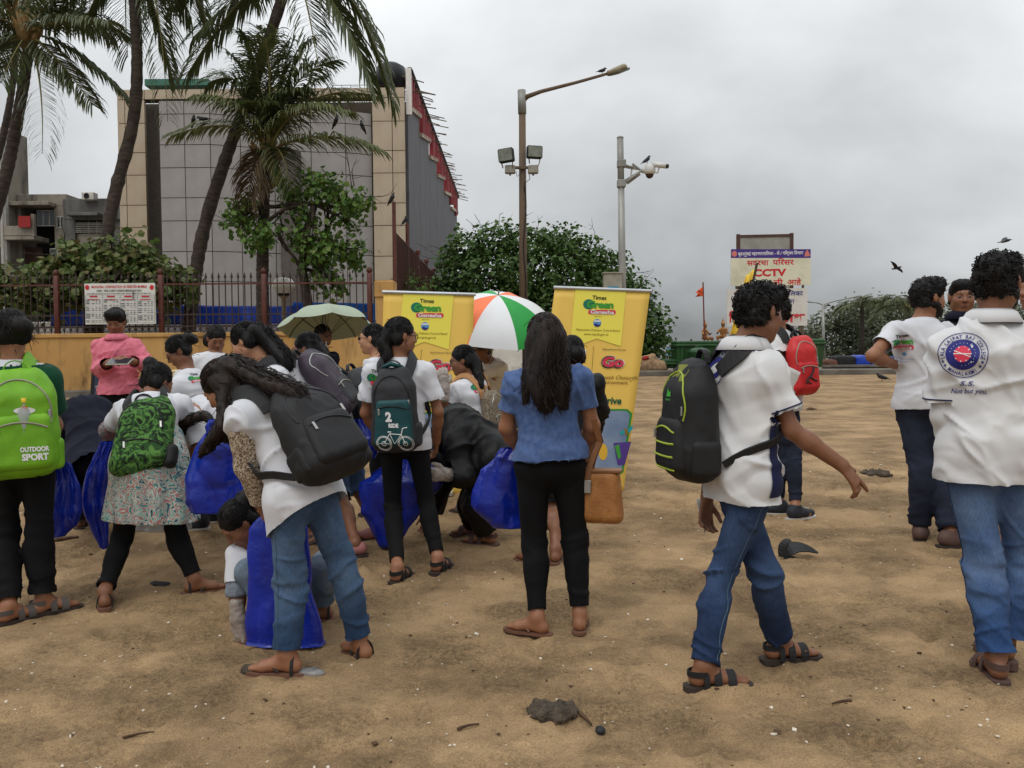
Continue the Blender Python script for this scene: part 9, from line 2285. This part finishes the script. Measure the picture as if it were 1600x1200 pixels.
def bottle(label, c, up, cap, liquid, sc=1.0):
 up = nrm(up); e1 = nrm(np.cross(up, A(0, 1, .1))); e2 = np.cross(up, e1); ax = np.stack([e1, e2, up]) * 1.0; r = empty('bottle', c, 0, label, 'bottle'); k = sc
 m_ = MB(); m_.lathe([(0, 0), (.030 * k, .002), (.032 * k, .02 * k), (.030 * k, .07 * k), (.032 * k, .12 * k), (.027 * k, .155 * k), (.013 * k, .18 * k), (.012 * k, .20 * k)], c, 16, ax); m_.obj('bottle_body', liquid, r, True); m_ = MB(); m_.lathe([(.015 * k, .195 * k), (.015 * k, .215 * k), (0, .216 * k)], c, 12, ax); m_.obj('cap', cap, r, True)
M_PET = mk('clear_plastic', S(178, 182, 178), .12, var=.1, vs=9, spec=.6, alpha=.7)
bottle('clear water bottle with a yellow cap in the lime backpack pocket', pw(37, 694, 3.98), A(.03, 0, 1), mk('yellow_cap', S(228, 190, 30), .4), M_PET, 1.0)
bottle('purple-capped drink bottle in the plum backpack', pw(499, 660, 5.0), A(-.05, 0, 1), mk('purple_cap', S(96, 62, 160), .4), mk('brown_drink', S(120, 80, 60), .2, spec=.6), .9)
def picture():
 Y = 18.6; pl = Plane(pw(158, 600, Y), A(1, 0, 0), nrm(A(0, .18, 1))); a, b = pl.px(143.5, 628), pl.px(176, 575); c = (a + b) / 2; R = [pl.ex, -pl.n, pl.ey]; hw, hh = abs(b[0] - a[0]) / 2, np.linalg.norm((b - a)[1:]) / 2
 r = empty('framed_relief', A(c[0], Y, float(tz(Y))), 0, 'dark framed relief panel leaning at the foot of the ochre wall', 'picture'); m_ = MB(); m_.box(c, (hw, .02, hh), R); m_.obj('panel', mk('relief_blue', S(36, 44, 66), .5, var=.3), r)
 for s_ in (-1, 1):
  m_ = MB(); m_.box(c + pl.ex * s_ * hw, (.035, .035, hh), R, .01); m_.obj('frame_side', M_TYRE, r); m_ = MB(); m_.box(c + pl.ey * s_ * hh, (hw + .035, .034, .035), R, .01); m_.obj('frame_rail', M_TYRE, r)
 f = Field();
 for x, z, q in ((0, -.12, .13), (0, .06, .09), (-.1, -.05, .05), (.1, -.05, .05), (-.07, -.2, .07), (.07, -.2, .07), (0, .17, .05)): f.cap(c + pl.ex * x + pl.ey * z + pl.n * .03, c + pl.ex * x * 1.02 + pl.ey * z + pl.n * .035, q * .75, k=.04)
 V, Q = f.surface(.022); link('relief', mesh_np('relief', V - parent_base(r), Q, mk('pewter', S(104, 104, 100), .4, metal=.4, var=.3)), r)
picture()
def chair():
 Y = 12.0; c = pw(266, 600, Y); g0 = float(tz(Y)); M_ = mk('cream_plastic', S(214, 196, 150), .45, var=.06); r = empty('plastic_chair', A(c[0], Y, g0), 0, 'cream plastic chair behind the girl looking down', 'chair'); h = c[2]
 m_ = MB(); m_.box((c[0], Y, g0 + .43), (.21, .2, .015), bev=.01); m_.obj('seat', M_, r)
 for sx_ in (-1, 1):
  for sy_ in (-1, 1): m_ = MB(); m_.tube([(c[0] + sx_ * .19, Y + sy_ * .18, g0 + .43), (c[0] + sx_ * .23, Y + sy_ * .22, g0)], [.025, .02], 6); m_.obj('leg', M_, r)
 top = pw(266, 580, Y)[2]; a = np.linspace(0, math.pi, 11); m_ = MB(); m_.tube(np.array([(c[0] + .19 * math.cos(x), Y + .2, g0 + .45 + (top - g0 - .45) * (.55 + .45 * math.sin(x))) if 0 < x < 3.14 else (c[0] + .19 * math.cos(x), Y + .2, g0 + .44) for x in a]), .022, 6); m_.obj('back_hoop', M_, r)
 for x in (-.1, -.03, .04, .11): m_ = MB(); m_.box((c[0] + x, Y + .2, (g0 + .45 + top) / 2), (.02, .008, (top - g0 - .5) / 2)); m_.obj('back_slat', M_, r)
chair()
def heap():
 Y = 18.5; c = pw(583, 592, Y); g0 = float(tz(Y)); f = Field(); R_ = np.random.default_rng(4)
 for i in range(9): p = A(c[0] + R_.uniform(-.3, .25), Y + R_.uniform(-.2, .2), g0 + R_.uniform(.1, .6)); f.cap(p, p + R_.normal(0, .08, 3), R_.uniform(.12, .2), k=.05)
 v, q = f.surface(.03); v = v + vnormals(v, q) * (.03 * ridge(v * 5, 3))[:, None]; b = A(c[0], Y, g0); o = link('litter_heap', mesh_np('litter_heap', v - b, q, pattern_mat('mixed_litter', [S(70, 58, 52), S(200, 190, 186), S(150, 120, 110), S(210, 204, 200), S(170, 60, 50), S(190, 170, 160)], 6, dist=1)), None, b); tag(o, 'heap of pale plastic litter at the foot of the ochre wall by the pillar', 'litter')
heap()

# ================================================================== litter on the sand
def on_sand(px, py):
 g_ = gp(px, py); return A(g_[0], g_[1], sand_z(g_[0], g_[1]))
M_WEED = mk('dark_clump', S(92, 80, 66), .95, col2=S(62, 55, 48), vs=30, bump=.8, bs=90, bdist=.02); M_SHELL = mk('shell_bits', S(210, 200, 184), .6, var=.2, vs=50); M_TWIG = mk('driftwood', S(84, 62, 44), .9, var=.4, vs=20); M_SCRAP = mk('black_scrap', S(30, 32, 33), .6, var=.3)
def clump(name, label, px, py, rx, ry, rz, mat, seed, cat, h=.012, n=9, rough=.02):
 c = on_sand(px, py); R_ = np.random.default_rng(seed); f = Field()
 for i in range(n): p = c + A(R_.uniform(-rx, rx) * .6, R_.uniform(-ry, ry) * .6, R_.uniform(0, rz * .5)); f.ell(p, np.eye(3), A(rx, ry, rz) * R_.uniform(.4, .7), k=.02)
 v, q = f.surface(h); v = v + vnormals(v, q) * (rough * fbm(v * 30, 3, seed))[:, None]; o = link(name, mesh_np(name, v - c, q, mat), None, c); tag(o, label, cat); return c
clump('seaweed_clump', 'rounded grey-black clump of matted weed on the foreground sand', 862, 1116, .075, .07, .034, M_WEED, 3, 'seaweed', .006, 16, .03)
clump('dark_debris', 'flat dark lump of debris on the sand right of the pointing hand', 1371, 742, .13, .12, .03, M_WEED, 5, 'debris', .010, 9, .04)
clump('small_debris', 'small dark dead fish-like scrap on the sand between two women', 250, 913, .05, .025, .02, M_SCRAP, 6, 'debris', .007, 5, .006)
clump('plastic_wrapper', 'crumpled clear wrapper on the sand beside the bending woman\'s sandal', 487, 1050, .05, .04, .02, M_CLEAR, 8, 'wrapper', .007, 6, .012)
clump('plastic_wrapper', 'glinting wrapper scrap on the sand at the toes of the bending woman', 392, 1050, .03, .03, .02, M_WEED, 9, 'wrapper', .006, 5, .01)
clump('stone', 'small dark stone on the foreground sand right of the weed clump', 936, 1141, .02, .02, .015, M_SCRAP, 10, 'stone', .006, 3, .004)
clump('brown_lump', 'small brown lump on the sand behind the bearded man', 1268, 640, .10, .1, .05, M_TWIG, 12, 'debris', .014, 5, .01)
def scrap():
 c = on_sand(1240, 870); r = empty('black_rag', c, 0, 'torn black plastic scrap sticking up from the sand behind the walking young man', 'scrap')
 for k, (pts, w_) in enumerate(((((1222, 868), (1232, 852), (1252, 850), (1278, 864)), .085), (((1224, 866), (1232, 876), (1240, 880), (1246, 886)), .03), (((1220, 870), (1222, 850), (1230, 842), (1236, 846)), .05))):
  P = [pw(a, b, c[1] - .02 * k) for a, b in pts]; Q = np.array([(1 - t) ** 3 * P[0] + 3 * t * (1 - t) ** 2 * P[1] + 3 * t * t * (1 - t) * P[2] + t ** 3 * P[3] for t in np.linspace(0, 1, 10)]); Q[:, 2] = np.maximum(Q[:, 2], c[2] + .005)
  m_ = MB(); m_.ribbon(Q, w_ * np.array([.5, .8, 1, 1.1, 1, .9, .8, .6, .4, .1]), .008, A(.1, -.6, .8)); m_.obj('fold', M_SCRAP, r)
scrap()
def twig(label, p0, p1, rad, bend=.006):
 a, b = on_sand(*p0), on_sand(*p1); a[2] += rad; b[2] += rad; P = bez(a, (a + b) / 2 + A(0, bend, bend), b, 7); m_ = MB(); m_.tube(P, np.linspace(rad, rad * .5, 7), 6); o = m_.obj('driftwood_stick', M_TWIG, None, True, loc=a); tag(o, label, 'stick')
twig('dark stick on the sand behind the woman with the lime backpack', (84, 848), (123, 842), .016); twig('thin bent twig on the foreground sand', (715, 1142), (748, 1133), .006); twig('short twig on the sand by the seaweed clump', (906, 1118), (924, 1128), .008); twig('short twig lying on the sand below the pointing hand', (1330, 1098), (1300, 1102), .006); twig('thin dark twig on the sand at the lower left', (192, 1158), (240, 1146), .005); twig('long thin twig on the sand near the kerb', (1150, 690), (1215, 668), .008)
def scatter():
 R_ = np.random.default_rng(9); V = []; F4 = []; F3 = []; n = 0
 mw = MB(); md = MB()
 for i in range(900):
  y = 2.3 + 7.5 * R_.random() ** 1.6; x = R_.uniform(-.62, .62) * y * 1.05; z = sand_z(x, y); s_ = R_.uniform(.0018, .005) * (1 + .08 * y)
  if R_.random() < .06: s_ *= 1.9
  Rr = np.array(Matrix.Rotation(R_.uniform(0, 6.28), 3, 'Z') @ Matrix.Rotation(R_.uniform(-.6, .6), 3, 'X'))
  (mw if R_.random() < .62 else md).box((x, y, z + s_ * .3), A(s_, s_ * R_.uniform(.5, 1), s_ * .35), Rr, s_ * .15)
 tag(mw.obj('shell_fragments', M_SHELL, None), 'tiny pale shell fragments strewn over the sand', 'shells', kind='stuff'); tag(md.obj('grit', M_TWIG, None), 'small dark grit and wood bits strewn over the sand', 'grit', kind='stuff')
scatter()
